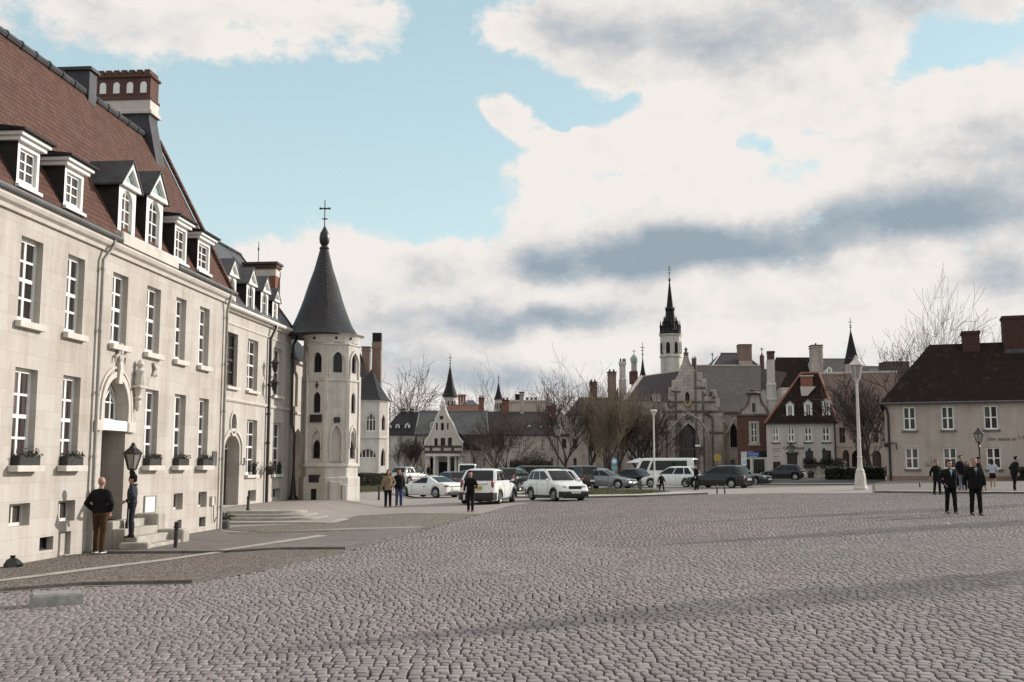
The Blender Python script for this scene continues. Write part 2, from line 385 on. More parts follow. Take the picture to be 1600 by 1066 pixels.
def pmat(kind,col,rough=.85):
    k=(kind,col)
    if k not in _pm: _pm[k]=simple(kind,col,rough,.22,9,bmp=.35,bscale=30,spec=.12)
    return _pm[k]
SKIN=simple('skin',(.36,.20,.15),.55,.12,9)
SKIN_R=simple('ruddy_skin',(.40,.185,.135),.55,.12,9)
def person(label,pos,yaw,h=1.75,top=(.02,.02,.022),leg=(.02,.02,.02),shoe=(.02,.02,.02),hair=((.03,.02,.015),'short'),arms=('down','down'),step=0.0,coat=.86,lean=0.0,
           group=None,skin=None,bulk=1.0,skirt=None,collar=None,tie=None,bag=None,hood=False,turn=0.0,toplabel=None,sole=None,stripe=False,loc_z=None,zip_=None):
    skin=skin or SKIN; s=h/1.75; root=thing('person',label,'person',pos,yaw,group); root.scale=(s,s,s)
    B=MB()
    hy=lambda z: lean*max(0,z-.9)          # forward lean
    def LZ(p): return (p[0],p[1]-hy(p[2]),p[2])
    # torso
    torso=[(.84,.13,.095,0,.01),(.93,.155,.11,0,.01),(1.02,.145,.10,0,0),(1.12,.14,.098,0,0),(1.25,.165,.108,0,0),(1.36,.18,.10,0,.005),(1.43,.145,.08,0,.012),(1.475,.07,.062,0,.015)]
    B.loft(erings([(z,rx,ry,cx,cy-hy(z)) for z,rx,ry,cx,cy in torso]))
    B.tube([LZ((0,.015,1.42)),LZ((0,.008,1.50)),LZ((0,-.006,1.58))],[.062,.054,.052],12)
    # head with face
    hr=[(1.515,.022,.025,0,-.060),(1.528,.042,.045,0,-.046),(1.555,.058,.070,0,-.024),(1.59,.067,.088,0,-.008),(1.625,.072,.096,0,.0),(1.66,.075,.099,0,.004),(1.70,.070,.092,0,.008),(1.73,.053,.070,0,.010),(1.748,.028,.036,0,.012)]
    ct,st_=math.cos(turn),math.sin(turn); hc=LZ((0,0,1.63))
    def HT(p): x,y=p[0],p[1]; return (x*ct-y*st_,x*st_+y*ct-hy(1.6),p[2])
    def hset(mb,fn):
        b=len(mb.v); fn(mb)
        for i in range(b,len(mb.v)): mb.v[i]=HT(mb.v[i])
    def headgeo(mb):
        mb.loft(erings(hr,20))
        mb.tube([(0,-.092,1.655),(0,-.108,1.628),(0,-.120,1.606),(0,-.100,1.596)],[.008,.012,.015,.012],8)     # nose
        mb.ell((0,-.093,1.572),(.024,.012,.012)); mb.ell((0,-.085,1.536),(.022,.018,.014))                      # lips, chin
        for q in (-1,1):
            mb.ell((q*.031,-.086,1.668),(.026,.012,.008)); mb.ell((q*.040,-.070,1.600),(.022,.020,.024)); mb.ell((q*.076,.012,1.625),(.010,.020,.032))  # brow, cheek, ear
    hset(B,headgeo)
    joints={}
    for q,kind in ((1,arms[0]),(-1,arms[1])):
        e,w=ARMS[kind]; sh=LZ((q*.180,.01,1.375)); e=LZ((q*e[0]*(1+.1*(bulk-1)),e[1],e[2])); w=LZ((q*w[0],w[1],w[2])); joints[q]=(sh,e,w)
        B.tube([LZ((q*.10,.01,1.39)),sh,tuple((a+b)/2 for a,b in zip(sh,e)),e,tuple((a*.5+b*.5) for a,b in zip(e,w)),w],[.05,.056,.046,.038,.037,.026],10)
        hand(B,w,Vector(w)-Vector(e),q)
    legs={}
    for q in (1,-1):
        a=step*q; hip=(q*.092,.005,.90); kn=(q*.100,-math.sin(a)*.42-.012,.48+.02*abs(a)); back=max(0,-a)
        an=(q*.105,-math.sin(a)*.80+.015,.085+.10*back*.6); legs[q]=(hip,kn,an)
        B.tube([(q*.075,.01,.96),hip,tuple((x+y)/2 for x,y in zip(hip,kn)),kn,(kn[0]*.65+an[0]*.35,kn[1]*.65+an[1]*.35+.012,kn[2]*.65+an[2]*.35),an],[.09,.086,.072,.054,.053,.036],12)
        B.tube([(an[0],an[1]+.03,an[2]-.04),(an[0],an[1]-.06,an[2]-.045),(an[0],an[1]-.15,an[2]-.06)],[.036,.038,.026],8)
    body=put('body',remesh(B,.010,skin,'body'),root)
    # trousers or skirt
    if skirt:
        T=MB(); T.loft(erings([(1.04,.150,.108,0,0),(.93,.172,.125,0,.008),(.80,.185,.14,0,.0),(skirt[1],.195,.155,0,0)],20)); put('skirt',remesh(T,.016,pmat('skirt_cloth',skirt[0]),'skirt'),root)
    else:
        T=MB(); T.loft(erings([(1.03,.158,.112,0,0),(.93,.170,.125,0,.01),(.84,.150,.115,0,.01)],16))
        for q in (1,-1):
            hip,kn,an=legs[q]; T.tube([(q*.075,.01,.95),hip,tuple((x+y)/2 for x,y in zip(hip,kn)),kn,(kn[0]*.5+an[0]*.5,kn[1]*.5+an[1]*.5+.012,kn[2]*.5+an[2]*.5),(an[0],an[1]-.005,an[2]+.01),(an[0],an[1]-.016,an[2]-.055)],[.098,.102,.088,.073,.068,.062,.066],12)
        put('trousers',remesh(T,.015,pmat('trouser_cloth',leg),'trousers'),root)
        if stripe:
            for q in (1,-1):
                hip,kn,an=legs[q]; S=MB(); S.tube([(hip[0]+q*.08,hip[1]-.05,.80),(kn[0]+q*.055,kn[1]-.05,kn[2]),(an[0]+q*.04,an[1]-.05,an[2]+.02)],.012,6); S.build('stripe',M['offw'],root)
    # shoes
    for q in (1,-1):
        an=legs[q][2]; Sx=MB(); z0=an[2]-.085
        rows=[(.075,.030,.05),(.06,.036,.085),(.0,.040,.078),(-.07,.044,.062),(-.13,.044,.046),(-.185,.030,.036),(-.20,.016,.026)]
        Sx.loft([[(an[0]+hw*math.cos(t),an[1]+y,z0+hh*.5+hh*.5*math.sin(t)) for t in [2*PI*j/10 for j in range(10)]] for y,hw,hh in rows])
        so=Sx.build('shoe',pmat('shoe_leather',shoe),root,smooth=True,ang=60)
        if sole:
            k=MB(); k.slab([(an[0]-.045,an[1]-.17),(an[0]+.045,an[1]-.17),(an[0]+.04,an[1]+.08),(an[0]-.04,an[1]+.08)],z0,z0+.025); k.build('sole',pmat('pale_sole',sole),so)
    # jacket
    J=MB(); f=bulk; hem=coat
    rows=[(hem,.178*f,.135*f,0,.005),(hem+.05,.182*f,.138*f,0,.005),(.98,.178*f,.132*f,0,.0),(1.10,.172*f,.128*f,0,0),(1.25,.190*f,.136*f,0,0),(1.35,.192*f,.125*f,0,.005),(1.415,.135*f,.10*f,0,.012),(1.465,.085,.078,0,.014),(1.485,.070,.066,0,.012)]
    if hem>.97: rows=[rows[0],rows[1]]+rows[3:]
    J.loft(erings([(z,rx,ry,cx,cy-hy(z)) for z,rx,ry,cx,cy in rows],18))
    for q in (1,-1):
        sh,e,w=joints[q]; end=tuple(a*.08+b*.92 for a,b in zip(e,w))
        if top=='tee': end=tuple(a*.45+b*.55 for a,b in zip(sh,e))
        J.tube([LZ((q*.06,.012,1.425)),LZ((q*.13,.01,1.405)),sh,tuple((a+b)/2 for a,b in zip(sh,e)),e,tuple((a+b)/2 for a,b in zip(e,w)),end],[.050*f,.060*f,.066*f,.064*f,.058*f,.054*f,.047*f],12)
    if hood: J.tube([LZ((-.085,.0,1.455)),LZ((-.07,.075,1.475)),LZ((0,.10,1.485)),LZ((.07,.075,1.475)),LZ((.085,.0,1.455))],.042,8)
    jk=put('jacket',remesh(J,.016,pmat('jacket_cloth',top),'jacket',1),root)
    if collar:      # shirt front in the open neck
        C=MB(); pass
        b=len(C.v); C.loft([[LZ((-.046,-.098*f,1.44)),LZ((.046,-.098*f,1.44)),LZ((.0,-.120*f,1.21))],[LZ((-.040,-.128*f,1.43)),LZ((.040,-.128*f,1.43)),LZ((.0,-.142*f,1.22))]])
        C.build('shirt',pmat('shirt_cloth',collar),root)
        if tie:
            C=MB(); C.loft([[LZ((-.016,-.122*f,1.42)),LZ((.016,-.122*f,1.42)),LZ((.014,-.138*f,1.24)),LZ((-.014,-.138*f,1.24))],[LZ((-.012,-.132*f,1.415)),LZ((.012,-.132*f,1.415)),LZ((.010,-.145*f,1.245)),LZ((-.010,-.145*f,1.245))]]); C.build('tie',pmat('tie_cloth',tie),root)
    if zip_:
        C=MB(); C.tube([LZ((0,-.08,1.47)),LZ((.0,-.140*f,1.33)),LZ((0,-.146*f,1.18)),LZ((0,-.142*f,hem+.05))],.009,6); C.build('zip',pmat('zip_metal',zip_),root)
    # eyes, mouth
    for q in (-1,1):
        E_=MB(); hset(E_,lambda m: m.ell((q*.031,-.090,1.645),(.013,.010,.008),8,6)); E_.build('eye',M['ink'],root,smooth=True)
    Mo=MB(); hset(Mo,lambda m: m.ell((0,-.1035,1.573),(.021,.004,.0035),8,6)); Mo.build('mouth',pmat('lip',(.20,.07,.06)),root,smooth=True)
    # hair
    if hair:
        hcol,kind=hair; H=MB()
        def cap(m,z0,g,back):
            rows=[]
            for k in range(7):
                t=k/6; z=z0+(1.768-z0)*t; r_=math.cos(t*PI/2*.93); rows.append((z,(.077+g)*max(.12,r_**.5),(.100+g)*max(.12,r_**.5),0,.012+back*(1-t)))
            m.loft(erings(rows,16))
        base_=lambda m: (m.ell((0,.036,1.685),(.085,.096,.086),16,10),m.ell((0,-.022,1.737),(.070,.076,.034),14,8),m.ell((0,.060,1.630),(.074,.056,.060),14,8),m.ell((.070,.012,1.685),(.018,.040,.050),10,6),m.ell((-.070,.012,1.685),(.018,.040,.050),10,6))
        if kind=='short': hset(H,base_)
        elif kind=='spiky':
            hset(H,lambda m: (base_(m),m.tube([(0,0,1.74),(.01,-.01,1.785),(.02,-.02,1.815)],[.06,.035,.008],8),m.tube([(-.03,.02,1.74),(-.05,.02,1.80)],[.045,.008],8)))
        elif kind=='long':
            hset(H,lambda m: (base_(m),m.tube([(0,.055,1.68),(0,.075,1.58),(0,.085,1.47),(0,.09,1.40)],[.085,.088,.075,.04],12),m.tube([(-.078,.01,1.66),(-.082,.005,1.56),(-.075,.0,1.47)],[.02,.026,.014],8),m.tube([(.078,.01,1.66),(.082,.005,1.56),(.075,.0,1.47)],[.02,.026,.014],8)))
        elif kind=='bun': hset(H,lambda m: (base_(m),m.ell((0,.12,1.70),(.042,.042,.042))))
        elif kind=='fringe': hset(H,lambda m: m.loft(erings([(1.60,.068,.06,0,.052),(1.63,.078,.06,0,.052),(1.66,.078,.062,0,.05),(1.675,.05,.04,0,.06)],14)))
        elif kind=='hat': hset(H,lambda m: (m.loft(erings([(1.655,.092,.115,0,.008),(1.685,.096,.119,0,.008),(1.70,.092,.115,0,.008),(1.735,.090,.108,0,.01),(1.775,.066,.08,0,.012),(1.795,.03,.04,0,.014)],18)),m.ell((0,.06,1.615),(.078,.062,.07)),m.ell((0,.02,1.815),(.045,.045,.04))))
        elif kind=='brim': hset(H,lambda m: (m.loft(erings([(1.685,.155,.17,0,0),(1.695,.155,.17,0,0)],20)),m.loft(erings([(1.69,.088,.108,0,.005),(1.77,.078,.095,0,.005),(1.79,.05,.06,0,.005)],18)),m.ell((0,.045,1.62),(.075,.065,.07))))
        if kind in ('hat','brim'): put('hat',remesh(H,.012,pmat('hat_felt',hcol),'hat'),root)
        else: put('hair',remesh(H,.011,pmat('hair',hcol,.6),'hair',2),root)
    if bag=='strap':
        C=MB(); C.tube([LZ((.12,.0,1.46)),LZ((.06,-.135,1.33)),LZ((-.06,-.15,1.12)),LZ((-.17,-.08,.98)),LZ((-.19,.03,1.0)),LZ((-.05,.15,1.2)),LZ((.10,.10,1.43)),LZ((.12,.0,1.46))],.010,6); C.build('bag_strap',pmat('strap_webbing',(.015,.013,.013)),root)
        C=MB(); C.bev(-.25,-.17,-.10,.10,.80,.98,.02); C.build('shoulder_bag',pmat('bag_cloth',(.02,.018,.018)),root)
    root['_w']=1; del root['_w']
    return root,joints
def gp(px,py): return G(px,py)
BLK=(.010,.0095,.0105); NAVY=(.011,.012,.018)
# yaw: 0 = facing the photographer (-y)
def at_px(px,py,hpx): g=G(px,py,hpx); return g, hpx*g[1]/F
PG={}
k_,_b=ray(154,866); g=(k_*23.5,23.5,gz(k_*23.5,23.5)+.088); P1,_j=person('bald man in black jacket and brown trousers seen from behind',g,R(172),1.65,top=(.012,.011,.012),leg=(.062,.035,.019),shoe=(.03,.03,.032),hair=None,arms=('pocket','pocket'),coat=.93,bulk=1.13,sole=(.6,.6,.58),step=.07)
P2Y=23.85
a,b=ray(204,838)
P2,_j=person('person in dark woolly hat and slate jacket standing on the house steps',(a*P2Y,P2Y,EYE+b*P2Y),R(-78),1.42,top=(.040,.043,.055),leg=(.018,.019,.026),hair=((.012,.011,.011),'hat'),arms=('akimbo','hold'),coat=.95,bulk=1.06,hood=True,stripe=True)
g,_=at_px(606,793,0); person('woman in tan coat with dark shoulder strap and black trousers',g,R(8),1.74,top=(.23,.17,.115),leg=BLK,hair=((.045,.022,.015),'long'),arms=('pocket','down'),coat=.80,bulk=1.12,bag='strap')
g,_=at_px(622.5,792,0); person('person in black coat, blue jeans and white sneakers beside the tan coat',(g[0],g[1]+.15,g[2]),R(22),1.76,top=BLK,leg=(.05,.07,.15),shoe=(.55,.55,.55),hair=((.02,.012,.01),'long'),arms=('swb','down'),coat=.84,bulk=1.16)
g,_=at_px(735,800,0); P5,P5J=person('person in black with spiky hair carrying a white bottle before the white car',g,R(-6),1.62,top=BLK,leg=BLK,hair=((.018,.012,.01),'spiky'),arms=('hold','down'),coat=.94,step=.16,skin=SKIN_R)
g,_=at_px(1034,769,0); person('child in black coat walking along the lawn kerb',g,R(30),1.20,top=BLK,leg=BLK,hair=((.02,.013,.01),'short'),arms=('swf','swb'),step=.30,coat=.80,bulk=1.15,skin=SKIN_R)
g,_=at_px(1088,766,0); person('pedestrian in black between the white estate and the black estate',g,R(-60),1.68,top=BLK,leg=BLK,hair=((.015,.012,.01),'short'),arms=('swf','swb'),step=.25)
g,_=at_px(1526,805,0); person('grey haired man in dark suit, white shirt and blue tie walking',g,R(-6),1.80,top=(.009,.0085,.010),leg=(.009,.0085,.010),hair=((.26,.20,.16),'short'),arms=('down','swb'),coat=.80,bulk=1.22,step=.10,collar=(.35,.34,.38),tie=(.045,.045,.10),skin=SKIN_R)
g,_=at_px(1487,803,0); person('dark haired woman in black jacket with light blue scarf',g,R(-4),1.74,top=BLK,leg=BLK,shoe=(.03,.018,.014),sole=(.5,.47,.44),hair=((.014,.010,.009),'bun'),arms=('swb','pocket'),coat=.83,bulk=1.16,step=.13,collar=(.30,.42,.50))
g,_=at_px(1465,773,0); person('red haired person in black clothes walking behind the woman with the scarf',g,R(10),1.72,top=BLK,leg=BLK,hair=((.09,.028,.018),'short'),arms=('pocket','swb'),step=.12,coat=.86,bulk=1.08,skin=SKIN_R)
g,_=at_px(1503,767,.10); person('tall person in dark coat and pale blue jeans beyond the suited man',g,R(20),1.83,top=BLK,leg=(.13,.15,.22),shoe=(.55,.55,.55),hair=((.016,.012,.01),'short'),arms=('pocket','down'),coat=.80,bulk=1.1)
g,_=at_px(1513,767,.10); person('shorter person in dark clothes peering over the suited man',g,R(-25),1.52,top=(.03,.02,.02),leg=BLK,hair=((.02,.014,.01),'long'),arms=('fwd','down'),coat=.84,skin=SKIN_R)
g,_=at_px(1531,767,.10); person('person in dark brimmed hat by the black street lamp',g,R(30),1.70,top=BLK,leg=BLK,hair=(BLK,'brim'),arms=('down','pocket'),coat=.75,bulk=1.1)
g,_=at_px(1552,764,.10); person('woman in white top and short dark skirt with bare legs',g,R(150),1.62,top=(.42,.42,.50),leg=BLK,shoe=(.55,.5,.48),hair=((.02,.014,.012),'long'),arms=('fwd','hold'),coat=.92,skirt=((.012,.011,.012),.62),step=.14)
g,_=at_px(1586,767,.10); person('dark clothed man with white shoes leaning forward near the hedge',g,R(95),1.74,top=BLK,leg=BLK,shoe=(.5,.5,.5),hair=((.012,.01,.01),'short'),arms=('pocket','down'),coat=.80,bulk=1.25,lean=.22,step=.1)
g=W(670,752,96); person('fair haired man in black jacket standing among the parked cars',(g[0],96,gz(g[0],96)),R(60),1.80,top=BLK,leg=BLK,hair=((.22,.13,.08),'short'),arms=('fwd','down'),coat=.8,bulk=1.1)
g=W(655,752,97); person('person in black and white jacket beside the silver hatchback',(g[0],97,gz(g[0],97)),R(-40),1.70,top=(.22,.22,.23),leg=BLK,hair=((.012,.01,.01),'short'),arms=('fwd','fwd'),coat=.9)
g=W(648,752,98); person('person in black coat behind the silver hatchback',(g[0],98,gz(g[0],98)),R(120),1.75,top=BLK,leg=BLK,hair=((.012,.01,.01),'short'),arms=('down','down'),coat=.8)
def at_hand(root,J,q,drop):
    s=root.scale[0]; w=Vector(J[q][2]); c,n=math.cos(root.rotation_euler.z),math.sin(root.rotation_euler.z)
    return (root.location.x+s*(c*w.x-n*w.y),root.location.y+s*(n*w.x+c*w.y),root.location.z+s*w.z-drop)
p=at_hand(P5,P5J,-1,.10)
o=thing('water_bottle','white bottle with red cap hanging from the hand of the person in black','bottle',(p[0],p[1],p[2]-.24))
m=MB(); m.lathe([(.03,0),(.036,.01),(.036,.20),(.02,.235)],0,0,12); m.build('bottle_body',M['signwhite'],o,smooth=True); m=MB(); m.lathe([(.022,.235),(.022,.29),(.012,.31)],0,0,12); m.build('cap',M['red'],o,smooth=True)
# ================================================================== VEHICLES
def smooth_curve(pts,x):
    """monotone-ish cosine interpolation through (x,z) points"""
    if x<=pts[0][0]: return pts[0][1]
    for (a,za),(b,zb) in zip(pts,pts[1:]):
        if x<=b:
            t=(x-a)/(b-a); t=.35*t+.65*(t*t*(3-2*t)); return za+(zb-za)*t
    return pts[-1][1]
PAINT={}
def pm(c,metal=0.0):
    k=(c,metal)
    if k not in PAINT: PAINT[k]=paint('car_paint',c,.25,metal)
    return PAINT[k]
def _wheel(par,x,y,r,w,sidey,style=0):
    t=MB(); t.lathe([(r*.64,-w/2),(r*.90,-w/2),(r,-w*.32),(r,w*.32),(r*.90,w/2),(r*.64,w/2)],0,0,24,cap=False); t.xf(Matrix.Rotation(PI/2,4,'X'))
    a=MB(); a.lathe([(r*.10,w*.30),(r*.56,w*.20),(r*.60,w*.46),(r*.66,w*.50),(r*.66,-w*.45),(r*.2,-w*.45)],0,0,24)
    for k in range(5):
        th=2*PI*k/5; c,s=math.cos(th),math.sin(th); p,q=-s*r*.075,c*r*.075
        a.loft([[(c*r*.1+p,s*r*.1+q,w*.22),(c*r*.1-p,s*r*.1-q,w*.22),(c*r*.6-p*1.5,s*r*.6-q*1.5,w*.22),(c*r*.6+p*1.5,s*r*.6+q*1.5,w*.22)],[(c*r*.1+p,s*r*.1+q,w*.46),(c*r*.1-p,s*r*.1-q,w*.46),(c*r*.6-p*1.5,s*r*.6-q*1.5,w*.40),(c*r*.6+p*1.5,s*r*.6+q*1.5,w*.40)]])
    a.xf(Matrix.Rotation(-sidey*PI/2,4,'X'))
    wo=MB(); wo.lathe([(r*.12,-w*.3),(r*.12,w*.3)],0,0,10); wo.xf(Matrix.Rotation(PI/2,4,'X'))
    o=wo.build('wheel',M['plastic'],par,(x,y,r),smooth=True); t.build('tyre',M['rubber'],o,smooth=True); a.build('rim',M['rim'],o,smooth=True)
def car(label,pos,yaw,col,kind='hatch',cat='car',group='cars parked or driving on the square',Lg=4.3,Wd=1.78,Ht=1.5,plate=None,ptext='',clad=False,metal=0,tail='mid',belt=None,name='parked_car',rails=False,fplate=True):
    """x forward, y left ; yaw = direction of travel, 0 = away from the photographer (+y)"""
    root=thing(name,label,cat,pos,yaw+PI/2,group); P=pm(col,metal); hw=Wd/2; L_=Lg
    r=.335 if kind in('suv','van','bus','cross') else .315
    ax=(L_*.19,L_*.80); gc=.20 if kind in('suv',) else .17
    zb=belt or {'hatch':.92,'suv':1.03,'sedan':.90,'estate':.92,'coupe':.84,'van':1.10,'bus':1.05,'kombi':1.0,'cross':1.06}[kind]
    tops={'hatch':[(0,.70),(.04,.90),(.10,zb),(.62,zb),(.74,zb-.02),(.92,.78),(.985,.62),(1,.50)],
      'suv':[(0,.78),(.03,.98),(.08,zb),(.66,zb),(.76,zb),(.93,.90),(.985,.72),(1,.58)],
      'cross':[(0,.74),(.02,.98),(.05,1.05),(.10,zb),(.64,zb),(.75,zb-.04),(.92,.90),(.985,.70),(1,.55)],
      'kombi':[(0,.78),(.03,.96),(.08,zb),(.68,zb),(.76,zb-.02),(.93,.84),(.985,.66),(1,.52)],
      'estate':[(0,.72),(.03,.90),(.08,zb),(.64,zb),(.74,zb-.02),(.93,.76),(.985,.60),(1,.48)],
      'sedan':[(0,.66),(.03,.86),(.06,.95),(.18,.97),(.24,zb+.03),(.62,zb),(.73,zb-.02),(.92,.74),(.985,.58),(1,.46)],
      'coupe':[(0,.62),(.025,.80),(.06,.90),(.16,.93),(.22,zb+.06),(.40,zb+.02),(.58,zb-.02),(.72,.83),(.88,.74),(.965,.60),(1,.42)],
      'van':[(0,.9),(.01,1.05),(.03,zb),(.82,zb),(.86,zb),(.96,.95),(.99,.75),(1,.55)],
      'bus':[(0,.9),(.01,1.0),(.03,zb),(.86,zb),(.90,zb+.05),(.97,.95),(.992,.75),(1,.55)]}[kind]
    ra=r+.055
    xs=set(L_*k/40 for k in range(41))|{.012*L_,.03*L_,.97*L_,.988*L_}
    for c in ax:
        for k in range(13): xs.add(c+ra*math.cos(PI*k/12)*.999)
        xs|={c-ra*1.002,c+ra*1.002}
    xs=sorted(x for x in xs if 0<=x<=L_); rings=[]
    for x in xs:
        f=x/L_; zt=smooth_curve(tops,f); e=min(f,1-f); w=hw*(1-.16*max(0,1-e/.10)**2.0) if kind not in('bus','van') else hw*(1-.07*max(0,1-e/.06)**2)
        zl=gc+(.16 if f<.02 or f>.985 else .10 if f<.04 or f>.96 else 0)
        for c in ax:
            if abs(x-c)<ra: zl=max(zl,r+math.sqrt(max(0,ra*ra-(x-c)**2))*.97)
        zl=min(zl,zt-.08); zm=zl+(zt-zl)*.55; bulge=1.0
        half=[(0,zl),(w*.78,zl),(w*.965,zl+.02),(w*.99*bulge,zl+(zt-zl)*.22),(w,zm),(w*.985,zt-(zt-zl)*.22),(w*.945,zt-.035),(w*.86,zt-.004),(w*.5,zt+.012)]
        rings.append([(x,-y,z) for y,z in half]+[(x,0,zt+.018)]+[(x,y,z) for y,z in half[:0:-1]])
    b=MB(); b.loft(rings); body=b.build('body',P,root,smooth=True,ang=40)
    # cabin: (rear bottom, rear top, front top, front bottom) as fractions of the length
    cab={'hatch':(.035,.16,.50,.72),'suv':(.03,.10,.52,.72),'kombi':(.035,.125,.50,.73),'cross':(.025,.17,.45,.73),'estate':(.03,.13,.50,.70),'sedan':(.15,.29,.50,.70),'coupe':(.10,.36,.46,.69),'van':(.012,.03,.78,.90),'bus':(.012,.03,.84,.955)}[kind]
    x0,x1,x2,x3=[c*L_ for c in cab]; tum=.76 if kind not in('van','bus') else .93
    ztop=Ht; cb,ct_=zb-.05,ztop
    def level(s,inset=0):
        xr=x0+(x1-x0)*s+inset; xf=x3+(x2-x3)*s-inset; bow=math.sin(s*PI/2)
        yw=hw*(.945+(tum-.945)*(s**1.5))-inset; c=.10; return xr,xf,yw,c
    lv=[]
    for s,z,ins in ((0,cb,0),(.35,cb+(ct_-cb)*.38,0),(.70,cb+(ct_-cb)*.72,0),(.90,cb+(ct_-cb)*.90,0),(1.0,ct_-.05,.03),(1.0,ct_-.015,.10),(1.0,ct_+.012,.30)):
        xr,xf,yw,c=level(s,ins); mid=(xr+xf)/2; cr=.02*L_
        lv.append([(xf,-yw*.45,z),(xf-.05,-yw*.82,z),(xf-.05-c*1.6,-yw*.985,z),(mid,-yw,z),(xr+c+.02,-yw*.985,z),(xr+.03,-yw*.85,z),(xr,-yw*.45,z),(xr,yw*.45,z),(xr+.03,yw*.85,z),(xr+c+.02,yw*.985,z),(mid,yw,z),(xf-.05-c*1.6,yw*.985,z),(xf-.05,yw*.82,z),(xf,yw*.45,z)])
    b=MB(); b.loft(lv); b.build('cabin',P,root,smooth=True,ang=45)
    def side(t,s,q,off=.008):
        xr,xf,yw,c=level(s); z=cb+(ct_-cb)*(s if s<.7 else s); 
        za={0:0}; z=cb+(ct_-cb)*np.interp(s,[0,.35,.70,.90,1],[0,.38,.72,.90,1]); x=xr+(xf-xr)*t
        ww=np.interp(t,[0,.08,.5,.92,1],[.955,.985,1,.985,.955]); return (x,q*(yw*ww+off),float(z))
    if kind in('van','bus'): cols=[(.03,.74 if kind=='bus' else .30),(.78 if kind=='bus' else .34,.93)] if kind=='bus' else [(.05,.33),(.36,.64),(.68,.93)]
    elif kind=='coupe': cols=[(.30,.86)]
    else: cols=[(.07,.27),(.30,.58),(.61,.90)] if kind in('suv','estate','kombi','cross') else [(.12,.28),(.31,.58),(.61,.90)]
    for q in (1,-1):
        for a_,c_ in cols:
            lo,hi=.17,.84
            if kind=='bus': lo,hi=.10,.80
            top_a,top_c=a_,c_; bot_a,bot_c=a_,c_
            n=5; m=MB(); up=[];dn=[]
            if kind=='coupe': lo,hi=.16,.78; top_a,top_c=.30,.78; bot_a,bot_c=.44,.97
            elif a_==cols[0][0] and kind not in('van','bus'): top_a=a_+.04
            if c_==cols[-1][1] and kind not in('bus','coupe'): bot_c=.985
            for k in range(n+1):
                t=k/n; up.append(side(top_a+(top_c-top_a)*t,hi,q)); dn.append(side(bot_a+(bot_c-bot_a)*t,lo,q))
            md=[side((bot_a+(bot_c-bot_a)*k/n+top_a+(top_c-top_a)*k/n)/2,(lo+hi)/2,q) for k in range(n+1)]
            lev_=[[side(top_a+(top_c-top_a)*k/n+(bot_a-top_a+(bot_c-bot_a-top_c+top_a)*k/n)*(hi-s_)/(hi-lo),s_,q) for k in range(n+1)] for s_ in (lo,.35,.70,hi)]
            for A,Bq in zip(lev_,lev_[1:]):
                for k in range(n): m.face([A[k],A[k+1],Bq[k+1],Bq[k]])
            m.build('side_window',M['carglass'],root)
    def endglass(front,lo,hi,wf,name):
        m=MB(); 
        def pt(s,u):
            xr,xf,yw,c=level(s); z=cb+(ct_-cb)*np.interp(s,[0,.35,.70,.90,1],[0,.38,.72,.90,1]); dx=.05*abs(u)**3
            dx=float(np.interp(abs(u),[.45,.82],[0,.05])); x=(xf-dx+.014) if front else (xr+dx*.55-.014); return (x,u*yw,float(z))
        e_=.80 if front else .83; us=[-e_,-.45,0,.45,e_]; ss=[lo,.35,.70,hi]
        for i in range(3):
            for j in range(4): m.face([pt(ss[i],us[j]),pt(ss[i],us[j+1]),pt(ss[i+1],us[j+1]),pt(ss[i+1],us[j])])
        m.build(name,M['carglass'],root)
    endglass(True,.12,.90,.93,'windscreen')
    endglass(False,{'van':.25,'bus':.12,'suv':.20,'hatch':.22,'coupe':.10}.get(kind,.16),.88,.95,'rear_window')
    for x in ax:
        for q in (1,-1):
            _wheel(root,x,q*(hw-.115),r,.215,q)
            if clad:
                m=MB(); pts=[(x+(ra-.01)*math.cos(PI*k/14),q*(hw+.004),r+(ra-.01)*math.sin(PI*k/14)*.97) for k in range(15)]; m.tube(pts,.035,6); m.build('wheel_arch_trim',M['plastic'],root,smooth=True)
    # underbody, bumpers, plates, lamps
    m=MB(); m.box(L_*.04,L_*.96,-hw*.72,hw*.72,gc-.02,gc+.12); m.build('underbody',M['plastic'],root)
    if clad:
        m=MB(); m.loft([[(x,-hw*.86,z),(x,hw*.86,z),(x+.22,hw*1.004,z),(x+.22,-hw*1.004,z)] for x,z in ((-.03,gc+.05),(-.045,.34),(-.03,.56))]); m.build('bumper',M['plastic'],root)
        m=MB(); m.loft([[(L_+x,-hw*.86,z),(L_+x-.25,-hw*1.004,z),(L_+x-.25,hw*1.004,z),(L_+x,hw*.86,z)] for x,z in ((.0,gc+.05),(.03,.36),(.015,.50))]); m.build('bumper',M['plastic'],root)
        for q in (1,-1):
            m=MB(); m.box(ax[0]+ra,ax[1]-ra,q*hw*.985-.02,q*hw*.985+.02,gc,gc+.12); m.build('sill_trim',M['plastic'],root)
    else:
        m=MB(); m.box(-.012,.05,-hw*.62,hw*.62,gc+.10,gc+.22); m.build('lower_grille',M['plastic'],root)
        m=MB(); m.box(L_-.05,L_+.010,-hw*.62,hw*.62,gc+.13,gc+.25); m.build('lower_grille',M['plastic'],root)
    gz_=.60 if kind not in('suv','van','bus','kombi','cross') else .70
    m=MB(); m.bev(L_*.985-.03,L_*.99+.02,-hw*.42,hw*.42,gz_-.08,gz_+.07,.01); m.build('grille',M['plastic'],root)
    xe=smooth_curve([(0,0),(1,0)],0)
